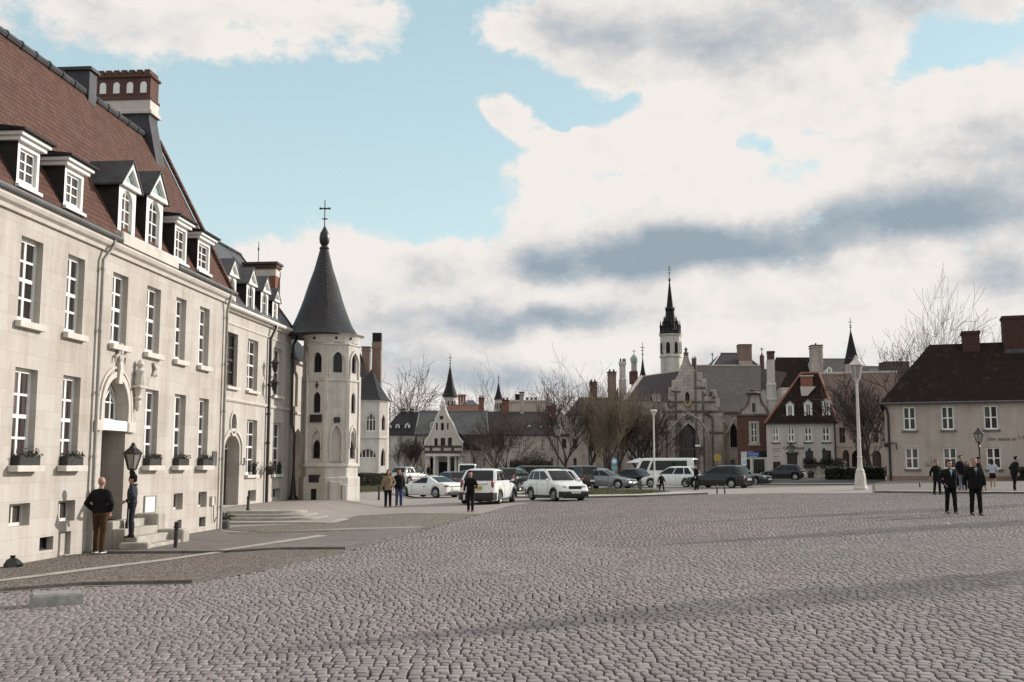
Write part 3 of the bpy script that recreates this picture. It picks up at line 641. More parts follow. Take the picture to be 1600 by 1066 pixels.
    for q in (1,-1):
        m=MB(); m.ell((L_*.952,q*hw*.64,gz_+.045),(.15,.17,.062),12,8); m.build('headlight',M['lens'],root,smooth=True)
        m=MB()
        if tail=='tall': m.ell((.085,q*hw*.80,.97),(.105,.075,.21),10,8)
        elif tail=='wide': m.ell((.07,q*hw*.70,.84),(.095,.20,.060),12,8)
        elif tail=='coupe': m.ell((.075,q*hw*.74,.72),(.115,.22,.062),12,8)
        else: m.ell((.065,q*hw*.75,.88),(.09,.10,.10),10,8)
        m.build('taillight',M['red'],root,smooth=True)
        m=MB(); mx=x3-.22; m.ell((mx,q*(hw+.07),zb+.08),(.05,.085,.06),10,6); m.box(mx-.02,mx+.02,min(q*hw*.9,q*(hw+.06)),max(q*hw*.9,q*(hw+.06)),zb+.02,zb+.05); m.build('wing_mirror',P if col[0]>.3 else M['plastic'],root,smooth=True)
        for hx in ((L_*.40,) if kind in('coupe',) else (L_*.30,L_*.50)):
            m=MB(); m.bev(hx-.09,hx+.09,q*hw*.99-.02,q*hw*.99+.02,zb-.17,zb-.135,.008); m.build('door_handle',M['plastic'] if kind=='coupe' else P,root)
        # door shut lines: narrow dark grooves seen as seals
        for hx in ([L_*.36,L_*.655] if kind!='coupe' else [L_*.34,L_*.64]):
            m=MB(); m.tube([(hx,q*hw*.992,gc+.14),(hx,q*(hw+.002),gc+.40),(hx-.01,q*hw*.988,zb-.14),(hx-.02,q*hw*.945,zb-.03)],.006,4); m.build('door_seal',M['plastic'],root)
        if rails:
            m=MB(); m.tube([(x1+.15,q*hw*tum*.86,ztop-.01),(x1+.3,q*hw*tum*.86,ztop+.045),(x2-.25,q*hw*tum*.86,ztop+.045),(x2-.1,q*hw*tum*.86,ztop-.01)],.018,6); m.build('roof_rail',M['zinc'],root,smooth=True)
    pz=.80 if tail=='tall' else .62 if kind!='coupe' else .52
    pc=plate or 'plate_w'
    m=MB(); xx=-.012-(.0 if not clad else .03)
    m.box(xx-.03,.06,-.27,.27,pz-.07,pz+.07); pl=m.build('number_plate',M[pc],root)
    if ptext: text(pl,ptext,.125,(xx-.031,.235,pz-.045),M['ink'],rot=(PI/2,0,-PI/2),ext=.002)
    if fplate:
        m=MB(); m.box(L_-.05,L_+.045,-.26,.26,.40,.52); pl=m.build('number_plate',M['plate_w'],root)
        if ptext: text(pl,ptext,.11,(L_+.046,-.22,.42),M['ink'],rot=(PI/2,0,PI/2),ext=.002)
    return root,body
def cpos(px,py,Y=None):
    if Y is None: return G(px,py)
    k,_=ray(px,py); return (k*Y,Y,gz(k*Y,Y))
def place(px,Y,yaw,Lg):
    """vehicle centre at pixel column px and distance Y -> origin at its rear axle end"""
    k,_=ray(px,745); X=k*Y; fx,fy=-math.sin(yaw),math.cos(yaw); x=X-fx*Lg/2; y=Y-fy*Lg/2; return (x,y,gz(X,Y))
WH=(.74,.74,.73); BK=(.010,.010,.011)
y=R(-14); c,_b=car('white crossover with yellow rear plate and black lower bumper',place(764,53.2,y,4.45),y,WH,'cross',Lg=4.45,Wd=1.92,Ht=1.70,plate='plate_y',ptext='LN 84 KE',clad=True,tail='tall',name='crossover_car',fplate=False)
m=MB(); m.ell((-.005,0,1.035),(.03,.05,.05),8,6); m.build('badge',M['plastic'],c); m=MB(); m.rod((.75,0,1.69),(.55,0,2.0),.010); m.build('aerial',M['plastic'],c)
m=MB(); m.tube([(.03,-.56,.985),(.0,-.3,.965),(-.005,0,.96),(.0,.3,.965),(.03,.56,.985)],.016,5); m.build('tailgate_strip',M['plastic'],c)
for q in (1,-1):
    m=MB(); m.ell((.01,q*.72,.56),(.06,.13,.035),8,6); m.build('reflector',M['red'],c,smooth=True)
y=R(50); c,_b=car('white sports coupe with dark rear diffuser turning away',place(671,65.0,y,4.35),y,WH,'coupe',Lg=4.35,Wd=1.82,Ht=1.32,tail='coupe',name='sports_coupe',fplate=False)
m=MB(); m.box(-.03,.06,-.55,.55,.24,.34); m.build('diffuser',M['plastic'],c); m=MB(); m.box(-.022,.05,-.42,.42,.66,.70); m.build('tailgate_strip',M['plastic'],c)
y=R(207); c,_b=car('white small estate with black cladding facing the photographer',place(869,55.4,y,4.0),y,WH,'kombi',Lg=4.0,Wd=1.72,Ht=1.60,clad=True,ptext='ZT9 T2P',name='estate_car',rails=True)
y=R(-24); car('black crossover with red tail light behind the white estate',place(806,78,y,4.4),y,BK,'cross',Lg=4.4,Wd=1.85,Ht=1.66,tail='tall',name='crossover_car')
y=R(75); car('long black people carrier parked across behind the white estate',place(838,84,y,4.9),y,BK,'van',Lg=4.9,Wd=1.9,Ht=1.78,name='people_carrier')
y=R(95); car('white hatchback whose roof shows above the white estate',place(862,70,y,3.9),y,(.66,.67,.68),'hatch',Lg=3.9,Wd=1.7,Ht=1.52,name='hatchback_car')
y=R(28); car('dark grey off-roader with silver rear window in the car row',place(902,82,y,4.5),y,(.045,.038,.036),'suv',Lg=4.5,Wd=1.86,Ht=1.74,metal=.4,name='off_roader')
y=R(238); car('silver grey saloon facing right in the car row',place(948,80.5,y,4.5),y,(.20,.20,.21),'sedan',Lg=4.5,Wd=1.78,Ht=1.44,metal=.6,name='saloon_car')
y=R(52); car('dark blue saloon left of the white minibus',place(984,83,y,4.5),y,(.016,.017,.026),'sedan',Lg=4.5,Wd=1.80,Ht=1.46,metal=.3,name='saloon_car')
y=R(120); car('pale blue hatchback behind the dark grey off-roader',place(925,96,y,3.9),y,(.22,.26,.32),'hatch',Lg=3.9,Wd=1.7,Ht=1.48,metal=.4,name='hatchback_car')
y=R(64); c,_b=car('white minibus with long black side windows',place(1040,100,y,6.3),y,WH,'bus',cat='minibus',group=None,Lg=6.3,Wd=2.05,Ht=2.28,name='minibus')
y=R(60); car('white estate with red wraparound tail lights near the child',place(1050,80.5,y,4.6),y,WH,'estate',Lg=4.6,Wd=1.82,Ht=1.56,tail='wide',name='estate_car')
y=R(48); car('black estate with pale rear window right of the white estate',place(1124,75.5,y,4.75),y,BK,'estate',Lg=4.75,Wd=1.86,Ht=1.58,tail='wide',name='estate_car',rails=True)
y=R(235); car('dark grey saloon nosing out past the black estate',place(1160,84,y,4.5),y,(.045,.047,.052),'sedan',Lg=4.5,Wd=1.8,Ht=1.42,metal=.6,name='saloon_car')
y=R(70); car('black hatchback parked in front of the lettered white house',place(1222,101,y,4.1),y,(.012,.012,.018),'hatch',Lg=4.1,Wd=1.75,Ht=1.5,tail='mid',name='hatchback_car')
y=R(-30); car('silver hatchback behind the couple and the coupe',place(640,92,y,4.0),y,(.42,.40,.38),'hatch',Lg=4.0,Wd=1.74,Ht=1.5,metal=.4,tail='mid',name='hatchback_car')
y=R(35); car('dark slate hatchback behind the white coupe',place(700,84,y,4.1),y,(.040,.042,.055),'hatch',Lg=4.1,Wd=1.75,Ht=1.46,metal=.4,name='hatchback_car')
y=R(100); car('black saloon half hidden by the white crossover',place(722,92,y,4.4),y,BK,'sedan',Lg=4.4,Wd=1.78,Ht=1.5,name='saloon_car')
y=R(0); car('white delivery van parked before the gabled house',place(731,112,y,5.0),y,WH,'van',cat='van',group=None,Lg=5.0,Wd=1.95,Ht=2.1,name='delivery_van')
# ================================================================== LEFT: the long stone house
A1=PI/2-.085; F1=Fr(-9.93,20.6,A1,0.0)
X0=-3.2
HOUSE=thing('stone_house','long cream stone house with red tiled roof and six white dormers','house',(F1.o[0],F1.o[1],0),A1)
def fr_h(fr,px,py,dep=0): return fr.h(px,py,dep)
ups=[(30,370.5,65,498,515),(104.7,398,131.7,519,520),(176.5,425,200.7,537,537),(230.8,446,252.5,551,551),(276.7,464,292.8,561,561),(313.9,479,329.4,572,572)]
zt_=F1.z(48,370); zb_=F1.z(42,507); U=[]
for l,t,r,b,_ in ups: U.append((F1.x(l,440),F1.x(r,440)))
zub,zut=4.72,F1.z(36,368)
lows=[(20.5,56.3),(96.5,124),(226.5,247),(272.5,290),(311,326)]
zlt=F1.z(30,574); zlb=1.83
Lw=[(F1.x(l,640),F1.x(r,640)) for l,r in lows]
bas=[F1.rect(14,788,46.5,820),F1.rect(90.5,785,117,814),F1.rect(271,773,285.5,796),F1.rect(310,770,323,792)]
bas=[(a,b,.62,1.07) for a,b,c,d in bas]
low=[F1.rect(62,831,83.5,853),F1.rect(277,813,283.6,831),F1.rect(311,808,321,829)]; low=[(a,b,.06,.34) for a,b,c,d in low]
nic=[F1.rect(92,831,110,871)]; nic=[(a,b,-.1,.40) for a,b,c,d in nic]
XE=F1.x(351,640); ZW=7.05
dx0,dx1=F1.x(161,640),F1.x(197.5,640); dz0=F1.z(176,813); dzt=F1.z(176,673); dsp=F1.z(178,640); dap=F1.z(181,592)
holes=[rc(a,b,zub,zut) for a,b in U]+[rc(a,b,zlb,zlt) for a,b in Lw]+[rc(*q) for q in bas+low+nic]+[arch(dx0,dx1,dz0,dsp,'round',9,dap)]
deps=[.21]*len(U)+[.21]*len(Lw)+[.22]*len(bas)+[.2]*len(low)+[.10]+[.62]
m=MB(); m.facade(rc(X0,XE,-.5,ZW),holes,deps)
DB=4.9
m.face([(XE,0,-.5),(XE,DB,-.5),(XE,DB,ZW),(XE,0,ZW)]); m.face([(X0,0,-.5),(X0,DB,-.5),(X0,DB,ZW),(X0,0,ZW)]); m.face([(X0,DB,-.5),(XE,DB,-.5),(XE,DB,ZW),(X0,DB,ZW)])
for a,b,c,d in nic: m.face([(a,.10,c),(b,.10,c),(b,.10,d),(a,.10,d)])
m.face([(XE,0,ZW),(XE,DB,ZW),(XE,DB/2,11.9)]);m.face([(X0,0,ZW),(X0,DB,ZW),(X0,DB/2,11.9)])
m.build('wall',M['lime'],HOUSE)
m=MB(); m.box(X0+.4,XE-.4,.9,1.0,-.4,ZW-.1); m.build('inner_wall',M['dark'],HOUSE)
for a,b in U: window(HOUSE,a,b,zub,zut,.14,2,4,.085,.05,sill=(.09,.13,.13,'trim'),mid=2)
for a,b in Lw: window(HOUSE,a,b,zlb,zlt,.14,2,4,.085,.05,sill=(.10,.22,.12,'trim'),mid=2)
for a,b,c,d in bas: window(HOUSE,a,b,c,d,.16,2,1,.05,.035,mat='offw',name='basement_window')
for a,b,c,d in low: window(HOUSE,a,b,c,d,.15,2,1,.035,.025,mat='black',name='cellar_grate',pane='glass_n')
# doorway: transom beam, fanlight, door leaf
zl0,zl1=F1.z(178,673),F1.z(178,657)
m=MB(); m.bev(dx0-.10,dx1+.0,-.05,.40,zl0,zl1,.02); m.build('door_lintel',M['white'],HOUSE)
fan=archwin(HOUSE,(dx0+.03,dx1-.03,zl1,dsp,'round',dap-.05),.26,.05,4,(zl1+.45,),name='fanlight')
m=MB()
cx=(dx0+dx1)/2; w2=(dx1-dx0)/2-.1
for a,b in (((-.5,.55),(-.25,.85)),((-.25,.85),(0,.55)),((0,.55),(.25,.85)),((.25,.85),(.5,.55)),((-.25,.85),(-.30,1.15)),((.25,.85),(.30,1.15)),((0,.55),(0,1.2))):
    m.rod((cx+a[0]*w2*1.8,.28,zl1+a[1]*.9),(cx+b[0]*w2*1.8,.28,zl1+b[1]*.9),.018,5)
m.build('tracery',M['white'],fan)
m=MB(); m.box(dx0,dx1,.58,.64,dz0,zl0); 
for k in range(2):
    for j in range(3):
        x=dx0+.12+k*(dx1-dx0-.2)/2; z=dz0+.15+j*(zl0-dz0-.2)/3; m.bev(x,x+(dx1-dx0)/2-.2,.55,.58,z,z+(zl0-dz0)/3-.15,.02)
d=m.build('door',M['wood'],HOUSE); m=MB(); m.ell((cx+.2,.52,dz0+1.0),(.035,.04,.035),8,6); m.build('handle',M['gold'],d,smooth=True)
# archivolt mouldings round the door, keystone, console and carved sprig
m=MB()
for o_,i_,e in ((.30,.24,.035),(.17,.03,.05)):
    m.ring(arch(dx0-o_,dx1+o_,zl1-.05,dsp,'round',9,dap+o_),arch(dx0-i_,dx1+i_,zl1-.05,dsp,'round',9,dap+i_),-e,.01)
m.bev(dx1+.0,dx1+.42,-.09,0,zl0-.02,zl0+.22,.02); m.bev(dx0-.42,dx0-.11,-.09,0,zl0-.02,zl0+.22,.02)
m.build('door_surround',M['trim'],HOUSE)
def hx(px,py): return F1.h(px,py)
m=MB(); x,z=hx(183,592); 
m.loft([[(x-w,-d_,zz),(x+w,-d_,zz),(x+w*.8,.0,zz),(x-w*.8,.0,zz)] for zz,w,d_ in ((z-.12,.10,.10),(z+.25,.075,.12),(z+.45,.06,.09))])
for q in (-1,1):
    m.tube([(x,-.06,z+.40),(x+q*.14,-.08,z+.58),(x+q*.25,-.07,z+.52),(x+q*.27,-.06,z+.38)],[.045,.04,.035,.02],6)
m.ell((x,-.07,z+.72),(.085,.07,.15),8,6); m.ell((x,-.07,z+.50),(.07,.06,.10),8,6); m.ell((x-.08,-.06,z+.64),(.05,.04,.06),8,6); m.ell((x+.08,-.06,z+.64),(.05,.04,.06),8,6)
m.build('carved_finial',M['trim'],HOUSE,smooth=True)
m=MB(); x,z=hx(211,604); m.bev(x-.22,x+.22,-.24,0,z-.04,z+.02,.02); m.lathe([(.03,z-.62),(.08,z-.5),(.07,z-.36),(.12,z-.30),(.07,z-.25),(.14,z-.04)],x,-.08,10)
m.lathe([(.13,z+.02),(.15,z+.12),(.12,z+.3),(.14,z+.38),(.06,z+.46),(.10,z+.55),(.06,z+.64),(.01,z+.68)],x,-.12,10); m.build('carved_bracket',M['trim'],HOUSE,smooth=True)
m=MB(); x,z=hx(240,578)
for a,b in (((-.10,-.16),(.10,.18)),((.10,-.16),(-.10,.18)),((0,-.14),(0,.16))): m.tube([(x+a[0],-.04,z+a[1]),(x,-.07,z),(x+b[0],-.04,z+b[1])],[.035,.05,.03],6)
m.build('carved_sprig',M['trim'],HOUSE,smooth=True)
# eaves: stone cornice, gutter, parapet below the twin dormers
m=MB(); prof=[(0,ZW-.20),(-.07,ZW-.20),(-.09,ZW-.12),(-.17,ZW-.07),(-.21,ZW),(-.21,ZW+.06),(0,ZW+.06)]
m.loft([[(X0,y,z) for y,z in prof],[(XE+.02,y,z) for y,z in prof]]); m.build('cornice',M['trim'],HOUSE)
pg0,pg1=F1.x(176,385),F1.x(266,405)
m=MB()
for a,b in ((X0,pg0-.02),(pg1+.02,XE+.1)):
    m.loft([[(a,-.22+.075*math.cos(t),ZW+.13+.075*math.sin(t)) for t in [2*PI*k/10 for k in range(10)]],[(b,-.22+.075*math.cos(t),ZW+.13+.075*math.sin(t)) for t in [2*PI*k/10 for k in range(10)]]])
m.build('gutter',M['zinc'],HOUSE,smooth=True)
m=MB(); m.bev(pg0,pg1,-.26,.42,ZW+.07,ZW+.36,.03); m.build('parapet',M['trim'],HOUSE)
# roof
ZR=12.0; RB=DB/2
def slope(y): return ZW+.10+(ZR-ZW-.10)*(y+.10)/(RB+.10)
m=MB(); n=2
m.loft([[(x,-.14,ZW+.07),(x,-.14,ZW+.12),(x,RB*.5,slope(RB*.5)),(x,RB,ZR),(x,DB+.14,ZW+.12),(x,DB+.14,ZW+.07)] for x in (X0,XE)])
rf=m.build('roof',M['tile'],HOUSE)
m=MB(); m.tube([(X0,RB,ZR+.02),(XE-.6,RB,ZR+.02)],.11,8); 
for k in range(24): m.rod((X0+k*.65,RB,ZR+.02),(X0+k*.65+.07,RB,ZR+.02),.135,8)
m.build('ridge_cap',M['lead'],rf)
m=MB(); m.loft([[(XE-.03,-.18,ZW+.02),(XE+.16,-.18,ZW+.02),(XE+.16,-.18,ZW+.22),(XE-.03,-.18,ZW+.22)],[(XE-.03,RB,ZR+.06),(XE+.16,RB,ZR+.06),(XE+.16,RB,ZR+.26),(XE-.03,RB,ZR+.26)],[(XE-.03,DB+.15,ZW+.02),(XE+.16,DB+.15,ZW+.02),(XE+.16,DB+.15,ZW+.22),(XE-.03,DB+.15,ZW+.22)]]); m.build('verge',M['tile'],rf)
# dormers
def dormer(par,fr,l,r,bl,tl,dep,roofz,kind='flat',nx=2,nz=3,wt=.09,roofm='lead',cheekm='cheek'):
    """l,r = pixel columns of the frame at mid height ; bl,tl = pixel rows (bottom, top) on the left edge ; dep = depth behind the wall plane"""
    x0=fr.x(l,(bl+tl)/2,dep); x1=fr.x(r,(bl+tl)/2,dep); z0=fr.z(l,bl,dep); z1=fr.z(l,tl,dep); w=x1-x0
    m=MB(); gz1=z1+w*.62 if kind=='gable' else z1
    hole=arch(x0+wt*1.6,x1-wt*1.6,z0+.10,z1-(.42*w if kind=='gable' else .1),'round',6) if kind=='gable' else rc(x0+wt,x1-wt,z0+.08,z1-.10)
    m.facade(rc(x0,x1,z0,z1),[hole],.12,dep)
    yb=dep
    while roofz(yb)<z1 and yb<6: yb+=.05
    d=None
    if kind=='gable': m.facade([(x0-.06,z1),(x1+.06,z1),((x0+x1)/2,gz1)],[[(x0+.10,z1+.07),(x1-.10,z1+.07),((x0+x1)/2,gz1-.16)]],.07,dep-.02)
    m.bev(x0-.05,x1+.05,dep-.09,dep+.0,z0-.07,z0+.0,.012)
    m.box(x0,x1,dep+.001,dep+.16,z0,z0+.05)
    d=m.build('dormer',M['white'],par)
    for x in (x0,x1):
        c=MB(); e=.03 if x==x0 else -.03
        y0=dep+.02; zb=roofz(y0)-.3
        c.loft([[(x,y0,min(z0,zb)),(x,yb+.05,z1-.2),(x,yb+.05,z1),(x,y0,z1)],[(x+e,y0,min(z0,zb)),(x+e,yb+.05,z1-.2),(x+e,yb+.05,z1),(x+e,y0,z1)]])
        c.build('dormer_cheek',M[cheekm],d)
    if kind=='flat':
        c=MB(); c.bev(x0-.10,x1+.10,dep-.10,yb,z1,z1+.09,.01); c.bev(x0-.16,x1+.16,dep-.17,yb+.05,z1+.09,z1+.17,.01); c.build('dormer_cornice',M['white'],d)
        c=MB(); c.loft([[(x0-.22,dep-.25,z1+.175),(x1+.22,dep-.25,z1+.175),(x1+.22,yb+.3,z1+.18),(x0-.22,yb+.3,z1+.18)],[(x0-.22,dep-.25,z1+.215),(x1+.22,dep-.25,z1+.215),(x1+.22,yb+.3,z1+.36),(x0-.22,yb+.3,z1+.36)]]); c.build('dormer_roof',M[roofm if kind!='flat' else 'slate_d'],d)
        window(d,x0+wt,x1-wt,z0+.08,z1-.10,dep+.06,nx,nz,.05,.03,sill=None)
    else:
        xm=(x0+x1)/2; yb2=yb
        while roofz(yb2)<gz1 and yb2<6: yb2+=.05
        c=MB()
        for q,xe in ((-1,x0-.13),(1,x1+.13)):
            ze=z1-.08
            c.loft([[(xe,dep-.14,ze),(xm,dep-.14,gz1+.05),(xm,yb2+.1,gz1+.05),(xe,yb+.1,ze)],[(xe,dep-.14,ze+.05),(xm,dep-.14,gz1+.11),(xm,yb2+.1,gz1+.11),(xe,yb+.1,ze+.05)]])
        c.build('dormer_roof',M[roofm],d)
        c=MB(); c.ring([(x0-.12,z1-.05),(x1+.12,z1-.05),(xm,gz1+.04)],[(x0+.06,z1+.05),(x1-.06,z1+.05),(xm,gz1-.12)],dep-.11,dep-.03); c.build('bargeboard',M['white'],d)
        c=MB(); c.prism([(x0+.08,z1+.06),(x1-.08,z1+.06),(xm,gz1-.14)],dep+.02,dep+.04); c.build('tympanum',M['copper'] if nz>2 else M['white'],d)
        if True:
            archwin(d,(x0+wt*1.6,x1-wt*1.6,z0+.10,z1-.42*w,'round',None),dep+.06,.045,2,[z0+.1+(z1-z0-.1)*k/nz for k in range(1,nz)],dep=.05)
    return d
dormer(HOUSE,F1,27,62,287,219,-.02,slope)
dormer(HOUSE,F1,100.6,130.5,321,258,-.02,slope)
dormer(HOUSE,F1,185,212,367,284,.06,slope,'gable',2,4,.11)
dormer(HOUSE,F1,228,254,389,301,.06,slope,'gable',2,4,.11)
dormer(HOUSE,F1,272.7,292,406,348,-.02,slope)
dormer(HOUSE,F1,308.7,328,421,372,-.02,slope)
# chimneys
def onY(px,py,Y,fr): 
    p=W(px,py,Y); v=(p[0]-fr.o[0],p[1]-fr.o[1]); return v[0]*fr.d[0]+v[1]*fr.d[1],v[0]*fr.n[0]+v[1]*fr.n[1],p[2]-fr.z0
uc=XE-1.15
def atu(px,py,u,fr=F1):
    """where the pixel ray meets the plane local x = u (local y, z)"""
    k,b=ray(px,py); ox=fr.o[0]+fr.d[0]*u; oy=fr.o[1]+fr.d[1]*u; t=(k*oy-ox)/(fr.n[0]-k*fr.n[1]); Y=oy+t*fr.n[1]; return t,EYE+b*Y-fr.z0
ya,zt=atu(152,118,uc); yb_,_=atu(236,118,uc); zbk=atu(190,157,uc)[1]; zwb=atu(190,178,uc)[1]; zld=atu(215,206,uc)[1]
yl,yh=min(ya,yb_),max(ya,yb_); ce=XE-.55
m=MB(); m.box(uc,ce,yl,yh,zbk,zt); m.bev(uc-.06,ce+.06,yl-.06,yh+.06,zt-.10,zt-.02,.02); m.bev(uc-.05,ce+.05,yl-.05,yh+.05,zbk,zbk+.08,.02)
for k in range(7):
    y=yl+(yh-yl)*(k+.15)/7; m.box(uc-.02,ce+.02,y,y+(yh-yl)*.7/7,zt,zt+.14)
ch=m.build('chimney',M['brick'],HOUSE)
m=MB()
for k in range(4):
    m=MB(); y=yl+(yh-yl)*(k+.5)/4; po=arch(y-.10,y+.10,zbk+.22,zbk+.48,'round',4); m.loft([[(uc-.03,a,b) for a,b in po],[(uc+.02,a,b) for a,b in po]]); m.build('blind_arch',M['white'],ch)
m=MB(); m.box(uc-.02,ce+.02,yl-.02,yh+.02,zwb,zbk); m.bev(uc-.09,ce+.09,yl-.09,yh+.09,zwb-.02,zwb+.10,.02); m.build('stone_band',M['trim'],ch)
m=MB(); m.box(uc-.01,ce+.01,yl,yh+.02,zwb-1.2,zwb); m.loft([[(uc-.02,RB-.5,zwb-1.75),(ce+.02,RB-.5,zwb-1.75),(ce+.02,yh,zwb-2.3),(uc-.02,yh,zwb-2.3)],[(uc-.02,yl,zwb-.2),(ce+.02,yl,zwb-.2),(ce+.02,yh,zwb-.2),(uc-.02,yh,zwb-.2)]]); m.build('lead_flashing',M['lead'],ch)
u2=F1.h(129,105,RB+.08)[0]; y2a,z2t=atu(88,106,u2); y2b,_=atu(141,103,u2); y2a,y2b=min(y2a,y2b),max(y2a,y2b)
m=MB(); m.loft([[(u2,y2a,ZR-1.2),(u2+.42,y2a,ZR-1.2),(u2+.42,y2b+.1,ZR-1.2),(u2,y2b+.1,ZR-1.2)],[(u2,y2a,z2t-.1),(u2+.42,y2a,z2t-.1),(u2+.42,y2b-.05,z2t-.1),(u2,y2b-.05,z2t-.1)]]); m.bev(u2-.07,u2+.49,y2a-.07,y2b+.03,z2t-.1,z2t,.02); m.build('lead_chimney',M['lead'],HOUSE)
# downpipes
def pipe(par,fr,px0,z_top,px1,z_bot,mat='iron',r=.045,off=-.09,neck=True,brk=True):
    x=fr.x(px1,760); m=MB(); xt=fr.x(px0,380)
    pts=[(xt,-.22,z_top),(xt,-.20,z_top-.18),(x,off,z_top-.55),(x,off,z_bot)] if neck else [(x,off,z_top),(x,off,z_bot)]
    m.tube(pts,r,8)
    if brk:
        z=z_top-.8
        while z>z_bot+.3: m.rod((x,off,z),(x,off,z+.07),r*1.35,8); z-=1.45
    return m.build('downpipe',M[mat],par,smooth=True)
pipe(HOUSE,F1,165,ZW+.1,139.5,-.1); pipe(HOUSE,F1,353,ZW+.1,342,-.1)
# notice board, plaque, meter boxes on the wall
def board(par,fr,rect,th,mats,name,frame=.03):
    x0,x1,z0,z1=fr.rect(*rect); m=MB(); m.ring(rc(x0-frame,x1+frame,z0-frame,z1+frame),rc(x0,x1,z0,z1),-th,0.0); o=m.build(name,M[mats[0]],par); m=MB(); m.box(x0,x1,-th*.6,-.002,z0,z1); m.build('board',M[mats[1]],o); return o
nb=thing('notice_board','white notice board in thin grey frame on the stone wall by the steps','notice board',(F1.o[0],F1.o[1],0),A1)
board(nb,F1,(225,776,241,800),.04,('iron','signwhite'),'frame')
pq=thing('wall_plaque','small grey plaque on the stone wall left of the far downpipe','plaque',(F1.o[0],F1.o[1],0),A1)
board(pq,F1,(331.5,706,337,727),.03,('zinc','zinc'),'frame',.015)
mb_=thing('meter_box','pale meter box with cable low on the stone wall','meter box',(F1.o[0],F1.o[1],0),A1)
board(mb_,F1,(328,776,333,789),.08,('trim','offw'),'case',.01)
x,z=F1.h(331,790); m=MB(); m.tube([(x,-.05,z),(x+.02,-.05,z-.35),(x+.1,-.06,z-.5),(x+.25,-.06,z-.35)],.012,5); m.build('cable',M['black'],mb_)
# flower boxes on the lower sills
for i,(a,b) in enumerate(Lw):
    lab=['first flower box with dark plants on the sill nearest the photographer','second flower box on the sill just left of the door downpipe','flower box on the sill right of the doorway lantern','flower box on the middle sill beyond the lantern','flower box on the last sill before the far downpipe'][i]
    o=thing('flower_box',lab,'flower box',(F1.o[0],F1.o[1],0),A1,'flower boxes on the ground floor sills')
    m=MB(); m.bev(a+.04,b-.02,-.17,.06,zlb,zlb+.19,.015); m.build('trough',M['soil'],o)
    m=MB(); leaves(m,260,lambda: (rnd.uniform(a+.06,b-.0)+.03*rnd.gauss(0,1),rnd.uniform(-.2,.04),zlb+.17+abs(rnd.gauss(0,.06))),.028); 
    for k in range(10):
        x=rnd.uniform(a+.1,b); m.tube([(x,-.08,zlb+.17),(x+rnd.uniform(-.1,.1),-.14,zlb+.3)],.006,4)
    m.build('plants',M['pot_leaf'],o)
# front steps of the house
g=gz(-9.3,25); SX0=dx0+.12; SX1=dx1+.75
st=thing('front_steps','worn stone steps with end block at the arched house door','steps',(F1.o[0],F1.o[1],0),A1)
nst=4; rise=(dz0-g)/nst
m=MB()
for k in range(nst):
    y0=-(nst-k)*.30+.0; m.bev(SX0+.0+(nst-k)*.0,SX1,y0,-(nst-k-1)*.30-.002 if k<nst-1 else .6,-.4,g+rise*(k+1),.02)
m.build('treads',M['step'],st)
k_,b_=ray(204,838); P2.location=(k_*24.65,24.65,g+rise*2); STEP3=g+rise*3
m=MB(); m.bev(SX1+.002,SX1+.42,-1.25,-.60,-.4,g+rise*2.4,.03); m.build('end_block',M['step'],st); m=MB(); m.bev(SX1+.004,SX1+.44,-.598,-.0,-.4,g+rise*4.6,.03); m.build('end_block',M['step'],st); m=MB(); m.bev(SX0-.32,SX0-.002,-1.25,-.62,-.4,g+rise*1.35,.02); m.build('end_block',M['step'],st)
# ================================================================== LEFT: the slate-roofed stone house
A2=PI/2-.10; F2=Fr(-11.55,42.75,A2,.19)
H2=thing('slate_roofed_house','pale stone house with slate roof and small gabled dormers','house',(F2.o[0],F2.o[1],.19),A2)
XS,XQ=-1.2,F2.x(452.5,650); ZG=F2.z(400,500)-.05
u2r=[F2.rect(354,521,371,607),F2.rect(386.5,531,402.7,611),F2.rect(427,546,440,620)]; u2r=[(a,b,u2r[1][2],u2r[1][3]) for a,b,c,d in u2r]
l2r=[F2.rect(385,656,401,742),F2.rect(426,659,439.4,743)]; l2r=[(a,b,l2r[0][2],l2r[0][3]) for a,b,c,d in l2r]
b2r=[F2.rect(387,766,400,786),F2.rect(426,765,438,787)]; b2r=[(a,b,.12,b2r[0][3]) for a,b,c,d in b2r]
da,db=F2.x(350.5,720),F2.x(374,720); dsz=F2.z(362,702); dza=F2.z(362,680)
ov=[(F2.x(363)+.30*math.cos(t),F2.z(363,662)+.42*math.sin(t)) for t in [2*PI*k/14 for k in range(14)]]
m=MB(); holes=[rc(*q) for q in u2r+l2r+b2r]+[arch(da,db,.02,dsz,'round',8,dza),ov]
m.facade(rc(XS,XQ,-.6,ZG),holes,[.30]*7+[.75,.2]); D2=6.0
m.face([(XS,0,-.6),(XS,D2,-.6),(XS,D2,ZG),(XS,0,ZG)]); m.face([(XQ,0,-.6),(XQ,D2,-.6),(XQ,D2,ZG),(XQ,0,ZG)])
m.build('wall',M['lime2'],H2)
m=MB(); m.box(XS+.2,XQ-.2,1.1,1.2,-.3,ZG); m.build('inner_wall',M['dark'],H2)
for i,q in enumerate(u2r): window(H2,*q,.16,2,4,.085,.05,mat='wood' if i==0 else 'white',sill=(.1,.14,.12,'trim'),mid=2,pane='glass_n' if i==0 else 'glass')
for q in l2r: window(H2,*q,.16,2,4,.085,.05,sill=(.1,.14,.12,'trim'),mid=2)
for q in b2r: window(H2,*q,.22,2,1,.05,.04,mat='offw',name='basement_window')
m=MB(); m.prism(ov,.16,.18); m.build('oval_window',M['glass_n'],H2)
